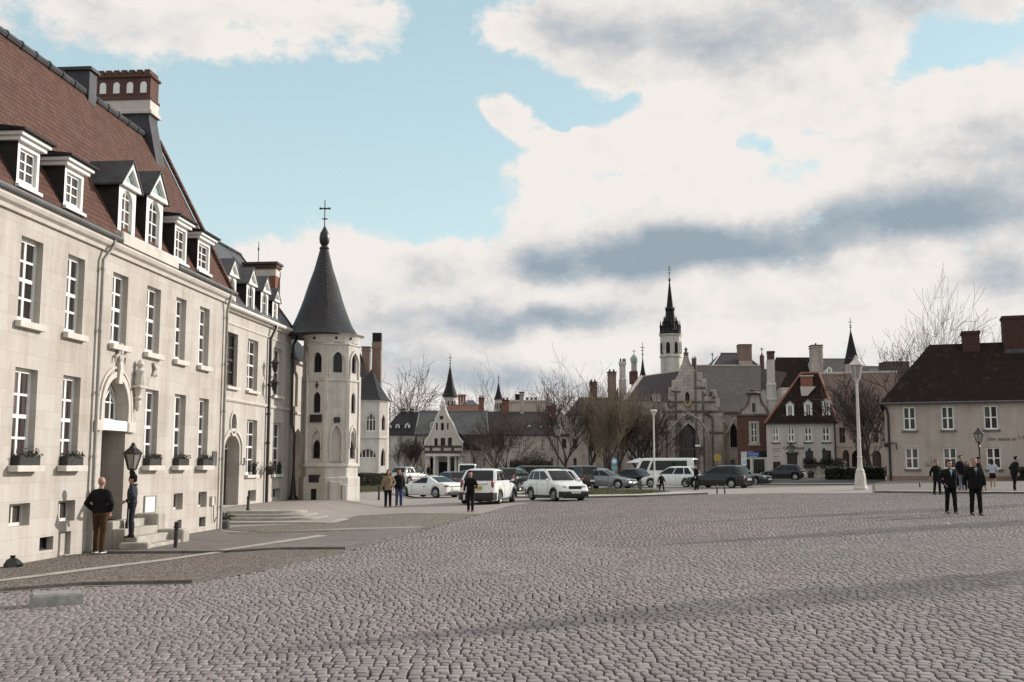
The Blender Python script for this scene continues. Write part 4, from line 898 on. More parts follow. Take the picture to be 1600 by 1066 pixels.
m=MB(); m.ring([((x-F2.x(363))*1.3+F2.x(363),(z-F2.z(363,662))*1.25+F2.z(363,662)) for x,z in ov],ov,-.06,.0); m.ring(arch(da-.28,db+.28,dsz-.6,dsz,'round',8,dza+.28),arch(da-.16,db+.16,dsz-.6,dsz,'round',8,dza+.16),-.06,0); m.build('door_surround',M['trim'],H2)
m=MB(); m.box(da,db,.55,.62,.02,dsz); dd=m.build('door',M['wood'],H2); archwin(dd,(da,db,dsz-.0,dsz+.05,'round',dza),.5,.06,2,name='fanlight')
zs=F2.z(400,634)
m=MB()
for z,e,h in ((zs,.09,.12),(ZG-.55,.05,.07),(ZG-.05,.18,.14)): m.loft([[(XS,0,z),(XS,-e*.6,z),(XS,-e,z+h*.5),(XS,-e,z+h),(XS,0,z+h)],[(XQ+.02,0,z),(XQ+.02,-e*.6,z),(XQ+.02,-e,z+h*.5),(XQ+.02,-e,z+h),(XQ+.02,0,z+h)]])
m.build('string_courses',M['trim'],H2)
m=MB(); m.tube([(XS,-.24,ZG+.13),(XQ+.12,-.24,ZG+.13)],.09,10); m.build('gutter',M['offw'],H2,smooth=True)
# roof: a hipped slate roof
R2=2.6; z2r=F2.z(350,385,R2); xr2=F2.x(371,396,R2)+.4
def slope2(y): return ZG+.12+(z2r-ZG-.12)*(y+.2)/(R2+.2)
m=MB(); b=[(XS,-.2,ZG+.12),(XQ+.1,-.2,ZG+.12),(XQ+.1,2*R2+.2,ZG+.12),(XS,2*R2+.2,ZG+.12)]
m.face([b[0],b[1],(xr2,R2,z2r),(XS,R2,z2r)]); m.face([b[1],b[2],(xr2,R2,z2r)]); m.face([b[2],b[3],(XS,R2,z2r),(xr2,R2,z2r)]); m.face([b[3],b[0],(XS,R2,z2r)]); m.face(b)
r2=m.build('roof',M['slate'],H2)
m=MB(); m.rod((XS,R2,z2r+.03),(xr2,R2,z2r+.03),.09,6); m.rod((xr2,R2,z2r+.02),(XQ+.1,-.2,ZG+.14),.06,6); m.build('ridge_cap',M['lead'],r2)
for l,r_,bl,tl in ((355,369,470,427),(385,398,483,441),(407.5,419,492,453),(425.5,434,502,468)):
    dormer(H2,F2,l,r_,bl,tl,.08,slope2,'gable',2,2,.10,'slate')
uc2=F2.x(430,470)+.9; yA,zA=atu(382,412,uc2,F2); yB,_=atu(431,412,uc2,F2); yA,yB=min(yA,yB),max(yA,yB)
m=MB(); m.box(uc2,uc2+.7,yA,yB,ZG,zA-.2); c2=m.build('chimney',M['brick_o'],H2)
m=MB(); m.bev(uc2-.12,uc2+.82,yA-.12,yB+.12,zA-.06,zA+.06,.03); m.bev(uc2-.06,uc2+.76,yA-.06,yB+.06,zA-.2,zA-.06,.02); m.build('cap',M['wood'],c2)
m=MB(); m.box(uc2-.02,uc2+.72,yA-.02,yB+.02,zA-.62,zA-.32); m.build('stone_band',M['trim'],c2)
m=MB(); m.rod((uc2+.3,(yA+yB)/2+.2,zA),(uc2+.3,(yA+yB)/2+.2,zA+1.1),.02,5); m.ell((uc2+.3,(yA+yB)/2+.2,zA+.75),(.10,.03,.08),8,5); m.build('vane',M['black'],c2)
# pipes with hanging lanterns
x=F2.x(414.5,700); m=MB(); m.tube([(F2.x(424,520),-.25,ZG+.12),(F2.x(423,520),-.25,ZG-.1),(x,-.12,ZG-.6),(x,-.12,0)],.075,8)
for z in (1.4,2.6,3.9,5.2): m.rod((x,-.12,z),(x,-.12,z+.1),.1,8)
m.build('downpipe',M['black'],H2,smooth=True)
x=F2.x(450,700); m=MB(); m.tube([(F2.x(458,527),-.25,ZG+.12),(F2.x(456,530),-.25,ZG-.15),(x,-.14,ZG-.5),(x,-.14,3.6),(x,-.30,3.2),(x,-.30,.9)],.06,8); m.lathe([(.26,0),(.26,.06),(.14,.25),(.10,.9),(.07,1.0),(.085,1.1),(.06,1.2),(.055,1.6)],x,-.30,12); m.build('downpipe',M['black'],H2,smooth=True)
def wall_lantern(par,x,y,z,s=1.0,name='lantern'):
    m=MB(); m.lathe([(.03,z-.1),(.10,z),(.15,z+.30),(.20,z+.33),(.10,z+.45),(.03,z+.55),(.01,z+.62)],x,y,6); m.rod((x,y+.02,z+.1),(x,y+.24,z+.2),.02,5); return m.build(name,M['black'],par)
x=F2.x(415,570)
for i,(py,lab) in enumerate(((570,'upper black iron lantern on the thick black downpipe'),(601,'lower ornate black iron bracket on the thick black downpipe'))):
    o=thing('wall_lantern',lab,'lantern',(F2.o[0],F2.o[1],.19),A2); wall_lantern(o,x+.05,-.42,F2.z(415,py)-.25,name='housing')
    m=MB(); zz=F2.z(415,py)-.3; m.tube([(x,-.15,zz-.1),(x+.12,-.28,zz-.28),(x+.22,-.38,zz-.12),(x+.1,-.42,zz)],.025,5); m.build('bracket',M['black'],o)
o=thing('hanging_basket','dark hanging basket with red flowers on the thick black downpipe','hanging basket',(F2.o[0],F2.o[1],.19),A2)
zz=F2.z(415,735); m=MB(); m.lathe([(.05,zz-.18),(.17,zz-.08),(.20,zz+.05)],x,-.36,10); m.build('basket',M['soil'],o)
m=MB(); leaves(m,160,lambda:(x+rnd.gauss(0,.13),-.36+rnd.gauss(0,.11),zz+.12+rnd.gauss(0,.14)),.05); m.build('foliage',M['pot_leaf'],o)
m=MB(); leaves(m,30,lambda:(x+rnd.gauss(0,.13),-.42+rnd.gauss(0,.08),zz+.10+rnd.gauss(0,.15)),.04); m.build('flowers',M['red'],o)
for i,(a,b,c,d) in enumerate(l2r):
    o=thing('potted_plant',['dark potted plant on the nearer slate-house sill','dark potted plant on the sill beside the flared downpipe'][i],'plant',(F2.o[0],F2.o[1],.19),A2)
    xx=b-.25; m=MB(); m.lathe([(.08,c),(.12,c+.2)],xx,-.02,10); m.build('pot',M['soil'],o); m=MB(); leaves(m,120,lambda:(xx+rnd.gauss(0,.10),-.02+rnd.gauss(0,.05),c+.32+rnd.gauss(0,.12)),.05); m.build('foliage',M['pot_leaf'],o)
pq=thing('wall_plaque','dark plaque right of the arched door of the slate-roofed house','plaque',(F2.o[0],F2.o[1],.19),A2); board(pq,F2,(378.5,716,382,726),.04,('zinc','zinc'),'frame',.01)
# ---------------- low wing with the pointed passage
XW=F2.x(486,650); ZW2=F2.z(455,562)
wing=thing('archway_wing','low stone wing with pointed passage arch beside the round tower','house',(F2.o[0],F2.o[1],.19),A2)
pa,pb=F2.x(454.8,720),F2.x(473,720); na,nb2=F2.x(457,610),F2.x(465.5,610)
m=MB(); m.facade(rc(XQ+.02,XW,-.6,ZW2),[arch(pa+.1,pb,-.4,F2.z(463,700),'gothic',7,F2.z(463,669)),arch(na,nb2,F2.z(461,635),F2.z(461,590),'round',5,F2.z(461,580))],[.7,.12]); m.face([(na-.1,.12,3),(nb2+.1,.12,3),(nb2+.1,.12,6.5),(na-.1,.12,6.5)]); m.box(pa-.2,pb+.3,.71,.8,-.4,4.2)
m.face([(XW,0,-.6),(XW,5,-.6),(XW,5,ZW2),(XW,0,ZW2)]); m.build('wall',M['lime2'],wing)
m=MB()
for z,e,h in ((zs-.1,.08,.12),(ZW2-.12,.16,.14)): m=MB(); m.box(XQ+.03,XW,-e,-.002,z,z+h); m.build('string_course',M['trim'],wing)
m=MB(); zr=F2.z(440,472,3.2); m.loft([[(XQ+.12,-.2,ZW2+.02),(XQ+.12,3.2,zr),(XQ+.12,6,ZW2)],[(XW+.5,-.2,ZW2+.02),(XW+.5,3.2,zr),(XW+.5,6,ZW2)]]); rr=m.build('roof',M['slate_d'],wing)
m=MB(); m.rod((XQ,3.2,zr+.05),(XW+.4,3.2,zr+.05),.10,6); m.build('ridge_tiles',M['tile_orange'],rr)
m=MB(); m.rod((XW-.5,3.2,zr),(XW-.5,3.2,zr+.6),.02,5); m.ell((XW-.5,3.2,zr+.6),(.06,.06,.1),8,6); m.build('ridge_spike',M['black'],rr)
x=F2.x(477,650); m=MB(); m.tube([(x,-.1,ZW2),(x,-.1,0)],.06,8); m.build('downpipe',M['black'],wing,smooth=True)
pq=thing('wall_plaque','large black plaque beside the pointed passage arch','plaque',(F2.o[0],F2.o[1],.19),A2); x0,x1,z0,z1=F2.rect(463,741,473,753); m=MB(); m.box(x0,x1,.66,.70,z0,z1); m.build('board',M['black'],pq)
pq=thing('poster_frame','narrow black framed poster inside the pointed passage','poster',(F2.o[0],F2.o[1],.19),A2); x0,x1,z0,z1=F2.rect(456.5,714,459.5,731); m=MB(); m.ring(rc(x0+.2,x1+.35,z0,z1),rc(x0+.24,x1+.31,z0+.05,z1-.05),.64,.70); m.build('frame',M['black'],pq); m=MB(); m.box(x0+.24,x1+.31,.67,.70,z0+.05,z1-.05); m.build('sheet',M['offw'],pq)
# ================================================================== the octagonal stair tower with its slate cone
TX,TY=-8.80,51.3; TZ=gz(TX,TY)
TW=thing('stair_tower','octagonal white stone stair tower with dark conical slate roof and cross','tower',(TX,TY,TZ))
def tz(py): return W(509,py,TY-1.2)[2]-TZ
RT=1.36; z_led,z_mid,z_ring,z_eave=tz(728),tz(594),tz(537),tz(526)
th0=R(-90-22); FA=2*PI/8
def fpt(k,x,z,e=0.0):
    """local point on tower face k: x across the face, e outwards"""
    t=th0+k*FA; ap=RT*math.cos(FA/2)+e; return (ap*math.cos(t)-x*math.sin(t),ap*math.sin(t)+x*math.cos(t),z)
hw=RT*math.sin(FA/2)
def facefac(mb,k,outline,holes,dep):
    b=len(mb.v); mb.facade(outline,holes,dep,0.0)
    for i in range(b,len(mb.v)):
        x,y,z=mb.v[i]; mb.v[i]=fpt(k,x,z,-y)
def facebox(mb,k,fn):
    b=len(mb.v); fn(mb)
    for i in range(b,len(mb.v)):
        x,y,z=mb.v[i]; mb.v[i]=fpt(k,x,z,-y)
topw=arch(-.22,.22,tz(582),tz(562),'gothic',5,tz(549)); midw=arch(-.20,.20,tz(645),tz(622),'gothic',5,tz(612)); loww=arch(-.24,.24,tz(717),tz(688),'gothic',5,tz(672)); tall=arch(-.22,.22,tz(722),tz(684),'gothic',5,tz(666))
m=MB(); gl=[]
for k in range(-2,6):
    holes=[topw]; 
    if k%2==0: holes+= [midw,loww]
    else: holes+=[tall]
    facefac(m,k,rc(-hw,hw,-.5,z_ring),holes,.16)
    for h in holes:
        x0,x1=min(p[0] for p in h),max(p[0] for p in h); z0,z1=min(p[1] for p in h),max(p[1] for p in h)
        if h is tall or (h is loww): facebox(m,k,lambda mb:mb.box(x0-.03,x1+.03,.13,.2,z0,z1))
m.build('wall',M['tower'],TW)
for k in (-1,0,1,2):
    hs=[(topw,.10)]+([(midw,.10)] if k%2==0 else [])
    for h,dp in hs:
        p=MB(); facebox(p,k,lambda mb:mb.prism(h,dp+.03,dp+.05)); w_=MB(); c=[(x*.82,z+(sum(q[1] for q in h)/len(h)-z)*.12) for x,z in h]
        facebox(w_,k,lambda mb:(mb.ring(h,c,dp,dp+.03),mb.box(-.018,.018,dp,dp+.03,min(q[1] for q in h),max(q[1] for q in h)-.08)))
        o=w_.build('window',M['black'],TW); p.build('pane',M['glass_n'],o)
    if k%2==0:
        iz=arch(-.17,.17,tz(716),tz(698),'gothic',5,tz(687)); p=MB(); facebox(p,k,lambda mb:mb.prism(iz,.10,.128)); o=p.build('window',M['glass_n'],TW)
        w_=MB(); facebox(w_,k,lambda mb:mb.ring(iz,[(x*.75,z+(tz(704)-z)*.15) for x,z in iz],.08,.10)); w_.build('frame',M['black'],o)
m=MB()
for r_,z,h in ((1.07,z_led,.14),(1.06,z_mid,.10),(1.05,z_ring-.02,.10)): m.lathe([(RT*1.0,z-h*.6),(RT*r_,z-h*.2),(RT*r_,z+h*.4),(RT*1.0,z+h)],0,0,8,th0+FA/2,cap=False)
for k in range(-2,6):
    def hood(mb):
        for a,b_,c_,d_,g_ in ((-.42,.42,tz(590),tz(566),tz(545)),):
            mb.ring(arch(a,b_,a and tz(592),d_,'gothic',5,g_),arch(a+.07,b_-.07,tz(592),d_,'gothic',5,g_-.14),-.07,.0)
        if k%2==0: mb.ring(arch(-.33,.33,tz(700),tz(683),'gothic',5,tz(663)),arch(-.27,.27,tz(700),tz(683),'gothic',5,tz(667)),-.05,0)
        else: mb.ring(arch(-.32,.32,tz(722),tz(682),'gothic',5,tz(660)),arch(-.26,.26,tz(722),tz(682),'gothic',5,tz(664)),-.05,0)
    facebox(m,k,hood)
    facebox(m,k,lambda mb:mb.box(hw-.09,hw+.07,-.06,.06,z_led,z_mid+.25))
m.build('mouldings',M['trim'],TW)
m=MB(); m.lathe([(RT*1.02,-.4),(RT*1.08,-.4),(RT*1.08,z_led-.55),(RT*1.02,z_led-.5)],0,0,8,th0+FA/2,cap=False)
facebox(m,1,lambda mb:(mb.bev(-.35,.2,-.35,0,-.4,tz(752),.03),mb.bev(.22,.45,-.45,0,-.4,tz(757),.03)))
m.build('plinth',M['tower'],TW)
m=MB(); m.lathe([(RT*.99,z_ring+.05),(RT*1.01,z_ring+.3),(RT*1.04,z_eave+.06),(RT*1.16,z_eave+.14)],0,0,32,cap=False); m.build('drum',M['tower'],TW,smooth=True)
m=MB()
for t in (-118,-72,-40): m.ell((RT*1.0*math.cos(R(t)),RT*1.0*math.sin(R(t)),z_ring+.27),(.07,.07,.07),8,6)
m.build('vent_holes',M['dark'],TW)
m=MB()
for k,(l,r_,t,b_) in ((0,(-.30,.30,648,660)),(0,(-.28,.28,742,754)),(1,(-.14,.14,652,660))): 
    m=MB(); facebox(m,k,lambda mb:mb.bev(l,r_,-.13,-.0,tz(b_),tz(t),.01)); m.build('dark_plaque',M['black'],TW)
m=MB(); facebox(m,0,lambda mb:mb.box(-.13,.15,-.125,-.02,-.2,tz(764))); m.build('low_door',M['dark'],TW)
m=MB(); facebox(m,0,lambda mb:(mb.box(-.03,.03,-.06,0,tz(607),tz(597)),mb.box(-.10,.10,-.06,-.001,tz(603),tz(601)))); m.build('wall_cross',M['wood'],TW)
zc=lambda py: W(505,py,TY)[2]-TZ
m=MB(); prof=[(1.74,zc(528)),(1.80,zc(526)),(1.74,zc(524)),(1.46,zc(511)),(1.26,zc(496)),(1.09,zc(482)),(.95,zc(469)),(.73,zc(446)),(.47,zc(422)),(.33,zc(405)),(.20,zc(389)),(.17,zc(385))]
m.lathe(prof,-.48,0,36); cn=m.build('roof',M['cone'],TW,smooth=True,ang=25)
m=MB(); m.lathe([(.19,zc(391)),(.25,zc(388.5)),(.19,zc(386)),(.14,zc(384)),(.23,zc(380)),(.26,zc(373)),(.22,zc(365)),(.10,zc(358)),(.04,zc(354))],-.48,0,16); m.build('finial',M['black'],cn,smooth=True)
m=MB(); m.rod((-.48,0,zc(358)),(-.48,0,zc(313)),.035,6); m.box(-.48-.24,-.48+.24,-.03,.03,zc(327),zc(325)); m.box(-.48-.14,-.48+.14,-.028,.028,zc(343),zc(341.5))
for q in (-1,1): m.ell((-.48+q*.24,0,zc(326)),(.05,.05,.07),8,6)
m.build('cross',M['black'],cn)
# ================================================================== FAR BUILDINGS
def wallbox(par,x0,x1,dep,zt,holes,deps,mat,name='wall',outline=None,zb=-.6,inner=True):
    m=MB(); m.facade(outline or rc(x0,x1,zb,zt),holes,deps)
    m.face([(x0,0,zb),(x0,dep,zb),(x0,dep,zt),(x0,0,zt)]); m.face([(x1,0,zb),(x1,dep,zb),(x1,dep,zt),(x1,0,zt)]); m.face([(x0,dep,zb),(x1,dep,zb),(x1,dep,zt),(x0,dep,zt)])
    o=m.build(name,M[mat],par)
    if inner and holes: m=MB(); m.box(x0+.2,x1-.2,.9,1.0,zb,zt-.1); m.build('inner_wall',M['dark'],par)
    return o
def hip(par,x0,x1,y0,y1,ze,zr,rx0,rx1,mat,ov=.25,cap='zinc',name='roof',yr=None):
    ym=(y0+y1)/2 if yr is None else yr; a=[(x0-ov,y0-ov,ze),(x1+ov,y0-ov,ze),(x1+ov,y1+ov,ze),(x0-ov,y1+ov,ze)]; t=.10
    m=MB(); p,q=(rx0,ym,zr),(rx1,ym,zr); b=[(x,y,z-t) for x,y,z in a]
    m.face([a[0],a[1],q,p]); m.face([a[1],a[2],q]); m.face([a[2],a[3],p,q]); m.face([a[3],a[0],p]); m.face(b[::-1])
    for i in range(4): m.face([b[i],b[(i+1)%4],a[(i+1)%4],a[i]])
    o=m.build(name,M[mat],par)
    if cap:
        m=MB(); m.rod(p,q,.10,5); 
        for s_,e_ in ((a[0],p),(a[1],q)): m.rod(s_,e_,.07,5)
        m.build('ridge_cap',M[cap],o)
    return o
def stack(par,x0,x1,y0,y1,z0,z1,mat,pots=2,capm='wood',potm='tile_orange',name='chimney'):
    m=MB(); m.box(x0,x1,y0,y1,z0,z1); m.bev(x0-.07,x1+.07,y0-.07,y1+.07,z1-.32,z1-.2,.02); o=m.build(name,M[mat],par)
    m=MB(); m.bev(x0-.10,x1+.10,y0-.10,y1+.10,z1-.0,z1+.12,.03); m.build('cap',M[capm],o)
    if pots:
        m=MB()
        for k in range(pots): m.lathe([(.13,z1+.1),(.15,z1+.15),(.11,z1+.4),(.13,z1+.45)],x0+(x1-x0)*(k+.5)/pots,(y0+y1)/2,8)
        m.build('chimney_pots',M[potm],o)
    return o
def stackpx(par,fr,l,t,r,b,dep,thick,mat,pots=2,**k):
    x0,x1,z0,z1=fr.rect(l,t,r,b,dep); return stack(par,x0,x1,dep,dep+thick,z0-.6,z1,mat,pots,**k)
def cone_turret(name,label,cat,px,Y,y_tip,y_base,halfw,y_drum,drumw,mat='slate_d',drum='plaster_w',y_spike=None,n=20,flare=1.25,wins=True,ybot=None):
    k,_=ray(px,y_base); X=k*Y; z=lambda py: W(px,py,Y)[2]; g=gz(X,Y); s=Y/F
    o=thing(name,label,cat,(X,Y,g)); zb,zt=z(y_base)-g,z(y_tip)-g; r=halfw*s; dr=drumw*s; H=zt-zb
    if drum:
        m=MB(); m.lathe([(dr,z(ybot or 745)-g-.5),(dr,zb-.45*s*4),(dr*1.06,zb-.2),(dr*1.06,zb)],0,0,n); d=m.build('drum',M[drum],o,smooth=n>8)
        if wins:
            for t in (-130,-100,-65,-35):
                w_=MB(); a=R(t); c=Vector((math.cos(a)*dr,math.sin(a)*dr,zb-.25*dr-.9)); tg=Vector((-math.sin(a),math.cos(a),0)); nn=Vector((math.cos(a),math.sin(a),0))
                p=arch(-.16*dr/1.3,.16*dr/1.3,-.55,.3,'round',4); w_.loft([[c+tg*x+nn*.03+Vector((0,0,zz)) for x,zz in p],[c+tg*x-nn*.1+Vector((0,0,zz)) for x,zz in p]]); w_.build('window',M['glass_n'],o)
    m=MB(); prof=[(r*.97,zb-.08),(r,zb)]+[(r*((1-t)*(1-.22*math.sin(t*PI)*flare/1.25)),zb+H*t) for t in (.06,.14,.24,.36,.5,.65,.8,.92)]+[(.03*r+.02,zt)]
    m.lathe(prof,0,0,n); c=m.build('roof',M[mat],o,smooth=n>8,ang=30)
    if y_spike: 
        zs_=z(y_spike)-g; m=MB(); m.lathe([(.06,zt-.3),(.05,zt+.1),(.16,zt+.22),(.05,zt+.36),(.035,zs_)],0,0,8); q=zt+(zs_-zt)*.62; m.box(-.30,.30,-.03,.03,q-.04,q+.04); m.box(-.18,.18,-.03,.03,q-.5,q-.42) if zs_-zt>1.5 else None; m.build('finial',M['black'],c)
    return o
def roofdormer(par,fr,l,t,r,b,dep,back,mat='white',roofm='slate',nx=2):
    x0,x1,z0,z1=fr.rect(l,t,r,b,dep); w=x1-x0; zg=z1; z1=zg-w*.42
    m=MB(); m.facade([(x0,z0),(x1,z0),(x1,z1),((x0+x1)/2,zg),(x0,z1)],[rc(x0+w*.2,x1-w*.2,z0+.15,z1-.05)],.1,dep)
    for x in (x0,x1): m.face([(x,dep,z0),(x,dep,z1),(x,dep+back,z1),(x,dep+back*.4,z0)])
    o=m.build('dormer',M[mat],par)
    m=MB()
    for x in (x0-.1,x1+.1):
        m.loft([[(x,dep-.12,z1-.06),((x0+x1)/2,dep-.12,zg+.04),((x0+x1)/2,dep+back*1.2,zg+.04),(x,dep+back,z1-.06)],[(x,dep-.12,z1),((x0+x1)/2,dep-.12,zg+.10),((x0+x1)/2,dep+back*1.2,zg+.10),(x,dep+back,z1)]])
    m.build('dormer_roof',M[roofm],o)
    window(o,x0+w*.2,x1-w*.2,z0+.15,z1-.05,dep+.05,nx,1,.07,.05,pane='glass_n'); return o
def wins(par,fr,rects,y=.14,nx=2,nz=2,t=.09,mt=.07,mat='white',sill=None,pane='glass',mid=None):
    for q in rects: window(par,*q,y,nx,nz,t,mt,mat=mat,pane=pane,sill=sill,mid=mid)
def base(name,label,px,Y,a=0.0,cat='house'):
    fr=front(px,Y,a); return fr,fr.thing(name,label,cat)
# ---- chapel turret beyond the round tower
ch_fr,CHP=base('chapel','white chapel with traceried windows and pointed slate roof beyond the round tower',556,94,R(4),'chapel')
fr=ch_fr; x1=fr.x(592,700); zt=fr.z(580,625); zE=zt
ww=arch(*[fr.x(571),fr.x(587)],fr.z(579,674),fr.z(579,656),'gothic',6,fr.z(579,645)); dw=arch(fr.x(560),fr.x(589),-.5,fr.z(575,716),'round',7,fr.z(575,701))
x0=fr.x(540); xd=x1+2.1
m=MB(); m.facade(rc(x0,x1,-.6,zE),[ww,dw],[.3,.35])
# canted right face
def cant(mb,outline,holes,dep):
    b=len(mb.v); mb.facade(outline,holes,dep)
    for i in range(b,len(mb.v)):
        u,y,z=mb.v[i]; mb.v[i]=(x1+u*.62-y*.78*-1*.0+ y*-.78, u*.78+y*.62, z)
wL=1.15
cant(m,rc(0,wL,-.6,zE),[arch(wL*.3,wL*.7,fr.z(597,672),fr.z(597,658),'gothic',5,fr.z(597,648)),arch(wL*.25,wL*.75,fr.z(597,728),fr.z(597,716),'gothic',5,fr.z(597,700))],[.15,.15])
xr_=x1+wL*.62; yr_=wL*.78
m.face([(xr_,yr_,-.6),(xr_,yr_+2.4,-.6),(xr_,yr_+2.4,zE),(xr_,yr_,zE)]); m.build('wall',M['tower'],CHP)
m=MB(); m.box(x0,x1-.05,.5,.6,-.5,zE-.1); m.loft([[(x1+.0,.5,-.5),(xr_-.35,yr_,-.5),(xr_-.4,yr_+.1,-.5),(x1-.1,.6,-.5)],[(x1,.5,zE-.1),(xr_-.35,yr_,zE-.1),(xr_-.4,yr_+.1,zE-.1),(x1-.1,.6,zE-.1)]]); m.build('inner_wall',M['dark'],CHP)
archwin(CHP,(fr.x(571),fr.x(587),fr.z(579,674),fr.z(579,656),'gothic',fr.z(579,645)),.14,.08,3,(fr.z(579,656),))
archwin(CHP,(fr.x(560),fr.x(589),fr.z(575,716)-.0,fr.z(575,715.5),'round',fr.z(575,701)),.2,.08,5)
m=MB(); m.box(fr.x(560),fr.x(589),.25,.3,-.5,fr.z(575,716)); m.build('door',M['offw'],CHP)
m=MB()
for z in (fr.z(580,685),zE-.15): m.box(x0,x1+.05,-.10,-.002,z,z+.16); m.loft([[(x1+.05,-.10,z),(x1+.05,-.10,z+.16),(x1+.0,-.0,z+.16),(x1,0,z)],[(xr_+.1,yr_,z),(xr_+.1,yr_,z+.16),(xr_+.005,yr_,z+.16),(xr_+.005,yr_,z)]])
m.build('string_courses',M['trim'],CHP)
ap=(fr.x(581,578,1.4),1.6,fr.z(581,576,1.5)); e=[(x0-.2,-.25,zE),(x1+.12,-.25,zE),(xr_+.22,yr_-.1,zE),(xr_+.22,yr_+2.5,zE),(x0-.2,yr_+2.5,zE)]
m=MB()
def flare_pts(t): return [tuple(p[i]+(ap[i]-p[i])*(t if i<2 else t**1.25) for i in range(3)) for p in e]
m.loft([flare_pts(t) for t in (0,.2,.45,.7,.985)]); m.build('roof',M['cone'],CHP)
# ---- dark roof and the two brick stacks behind the tower
fr,o=base('rear_hall','dark roofed hall with two tall brick chimney stacks behind the tower',545,105)
xa,xb=fr.x(540),fr.x(583); zt=fr.z(570,640); m=MB(); m.box(xa,xb,0,7,-.6,zt); m.build('wall',M['plaster_w'],o)
m=MB(); za=fr.z(566,552,3); m.loft([[(xa,-.2,zt),(xa,3,za),(xa,7,zt)],[(fr.x(566,560,3),-.2,zt),(fr.x(563,552,3),3,za),(fr.x(566,560,3),7,zt)],[(xb+.3,-.2,zt),(xb+.1,1.2,zt+.2),(xb+.3,7,zt)]]); m.build('roof',M['slate_d'],o)
x0,x1,z0,z1=fr.rect(581,520,594.5,640,4); m=MB(); m.loft([[(x0-.1,4,-.5),(x1+.1,4,-.5),(x1+.1,4.9,-.5),(x0-.1,4.9,-.5)],[(x0,4,z1-1.7),(x1,4,z1-1.7),(x1,4.9,z1-1.7),(x0,4.9,z1-1.7)]]); m.box(x0-.04,x1+.04,3.96,4.94,z1-1.7,z1-.95); c_=m.build('tall_stack',M['brick_b'],o); m=MB(); m.box(x0,x1,4,4.9,z1-.95,z1); m.build('sooty_top',M['dark'],c_)
x0,x1,z0,z1=fr.rect(565,543,577,600,3); stack(o,x0,x1,3,3.9,z0-2,z1,'brick_b',0,capm='brick_b')
# ---- FA : white house with black and grey roofs
fr,o=base('white_town_house','white town house with half black, half grey slate roof and small white dormers',600,140)
xL,xm,xR=fr.x(596),fr.x(651),fr.x(672); ze=fr.z(640,679); zr=fr.z(640,644,5)
hs=[fr.rect(606,686,611,702),fr.rect(621,685,626.5,702),fr.rect(638,709,645,720),fr.rect(605,710,611,722),fr.rect(636,685,642,702)]
wallbox(o,xL,xR,10,ze,[rc(*q) for q in hs],.15,'plaster_w'); wins(o,fr,hs,mat='offw')
hip(o,xL,xm,0,10,ze,zr,fr.x(625,646,5),fr.x(655,641,5),'slate_d',cap=None); hip(o,xm+.01,fr.x(760),0.02,10.02,ze+.02,zr+.1,fr.x(655,641,5),fr.x(760,641,5),'slate',cap='zinc')
for l,r,t,b in ((606,612,663,674.5),(618,624.5,661.5,674.5),(632.5,640,660,673.5),(672,678,657,671)): roofdormer(o,fr,l,t,r,b,1.2,1.5,roofm='slate_d',nx=1)
for l,r in ((604,609),(627,633),(641,646)): stackpx(o,fr,l,640,r,650,5,.7,'brick_b',0)
m=MB(); m.rod((xm-.05,-.3,ze),(xm-.05,-.3,-.3),.07,6); m.build('downpipe',M['black'],o)
# ---- gabled house
fr,o=base('gabled_house','white scroll gabled house with timber band and columned porch',664,132)
gx=lambda px,py=680,d=0: fr.x(px,py,d); gzz=lambda py: fr.z(692,py)
L_=[(664.2,742),(664,696),(665,689.5),(671,682),(675,672),(680,660),(684,649),(688,641),(689.3,636)]; Rr=[(694,636),(697,643),(700,651),(706,660),(711,671),(717,684),(723.5,692),(723,742)]
out=[(gx(x,y),gzz(y)) for x,y in L_+Rr][::-1]
hs=[fr.rect(678.7,685,684,697),fr.rect(688.4,684.5,695.6,697),fr.rect(700,684,706,696.5),fr.rect(681.3,661,684,672),fr.rect(689,661,693.5,672.5),fr.rect(698.5,661,701,671),fr.rect(687,650,692.5,655.5)]
po=rc(gx(670),gx(716),-.5,gzz(713))
m=MB(); m.facade(out,[rc(*q) for q in hs]+[po],[.2]*7+[1.2]); m.build('wall',M['plaster_w'],o); m=MB(); m.box(gx(671),gx(715),1.2,1.3,-.5,gzz(712)); m.build('porch_wall',M['plaster_w'],o); m=MB(); m.box(gx(666),gx(721),9,9.1,-.5,gzz(690)); m.build('back_wall',M['plaster_w'],o)
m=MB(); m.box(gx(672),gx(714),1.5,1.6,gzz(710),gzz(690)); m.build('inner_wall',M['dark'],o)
wins(o,fr,hs[:3],.12,3,1,.06,.06,mat='wood',pane='glass_n'); wins(o,fr,hs[3:],.12,1,1,.06,.06,mat='wood',pane='glass_n')
m=MB(); zA,zB=gzz(708),gzz(697); m.box(gx(664),gx(722),-.10,-.002,zA,zA+.28); m.box(gx(664),gx(722),-.10,-.002,zB-.2,zB+.05)
for px in (673.5,691,707.5): m.box(gx(px)-.16,gx(px)+.16,-.09,-.003,zA+.28,zB-.2)
m.build('timber_band',M['wood'],o)
m=MB()
for px in (670.5,679.5,683,701.5,712): m.lathe([(.22,-.3),(.22,.2),(.17,.3),(.15,gzz(716)),(.24,gzz(715)),(.24,gzz(713))],gx(px),-.25 if px in (679.5,701.5) else .2,10)
m.box(gx(666),gx(720),-.5,-.15,gzz(713),gzz(709.5)); m.build('porch_columns',M['offw'],o)
m=MB(); m.box(gx(685.5),gx(700.5),1.1,1.19,-.4,gzz(722)); m.build('door',M['dark'],o)
m=MB(); m.box(gx(671.5),gx(677.5),1.12,1.19,.6,gzz(716)); m.box(gx(704),gx(710),1.12,1.19,.6,gzz(716)); m.build('porch_window',M['glass_n'],o)
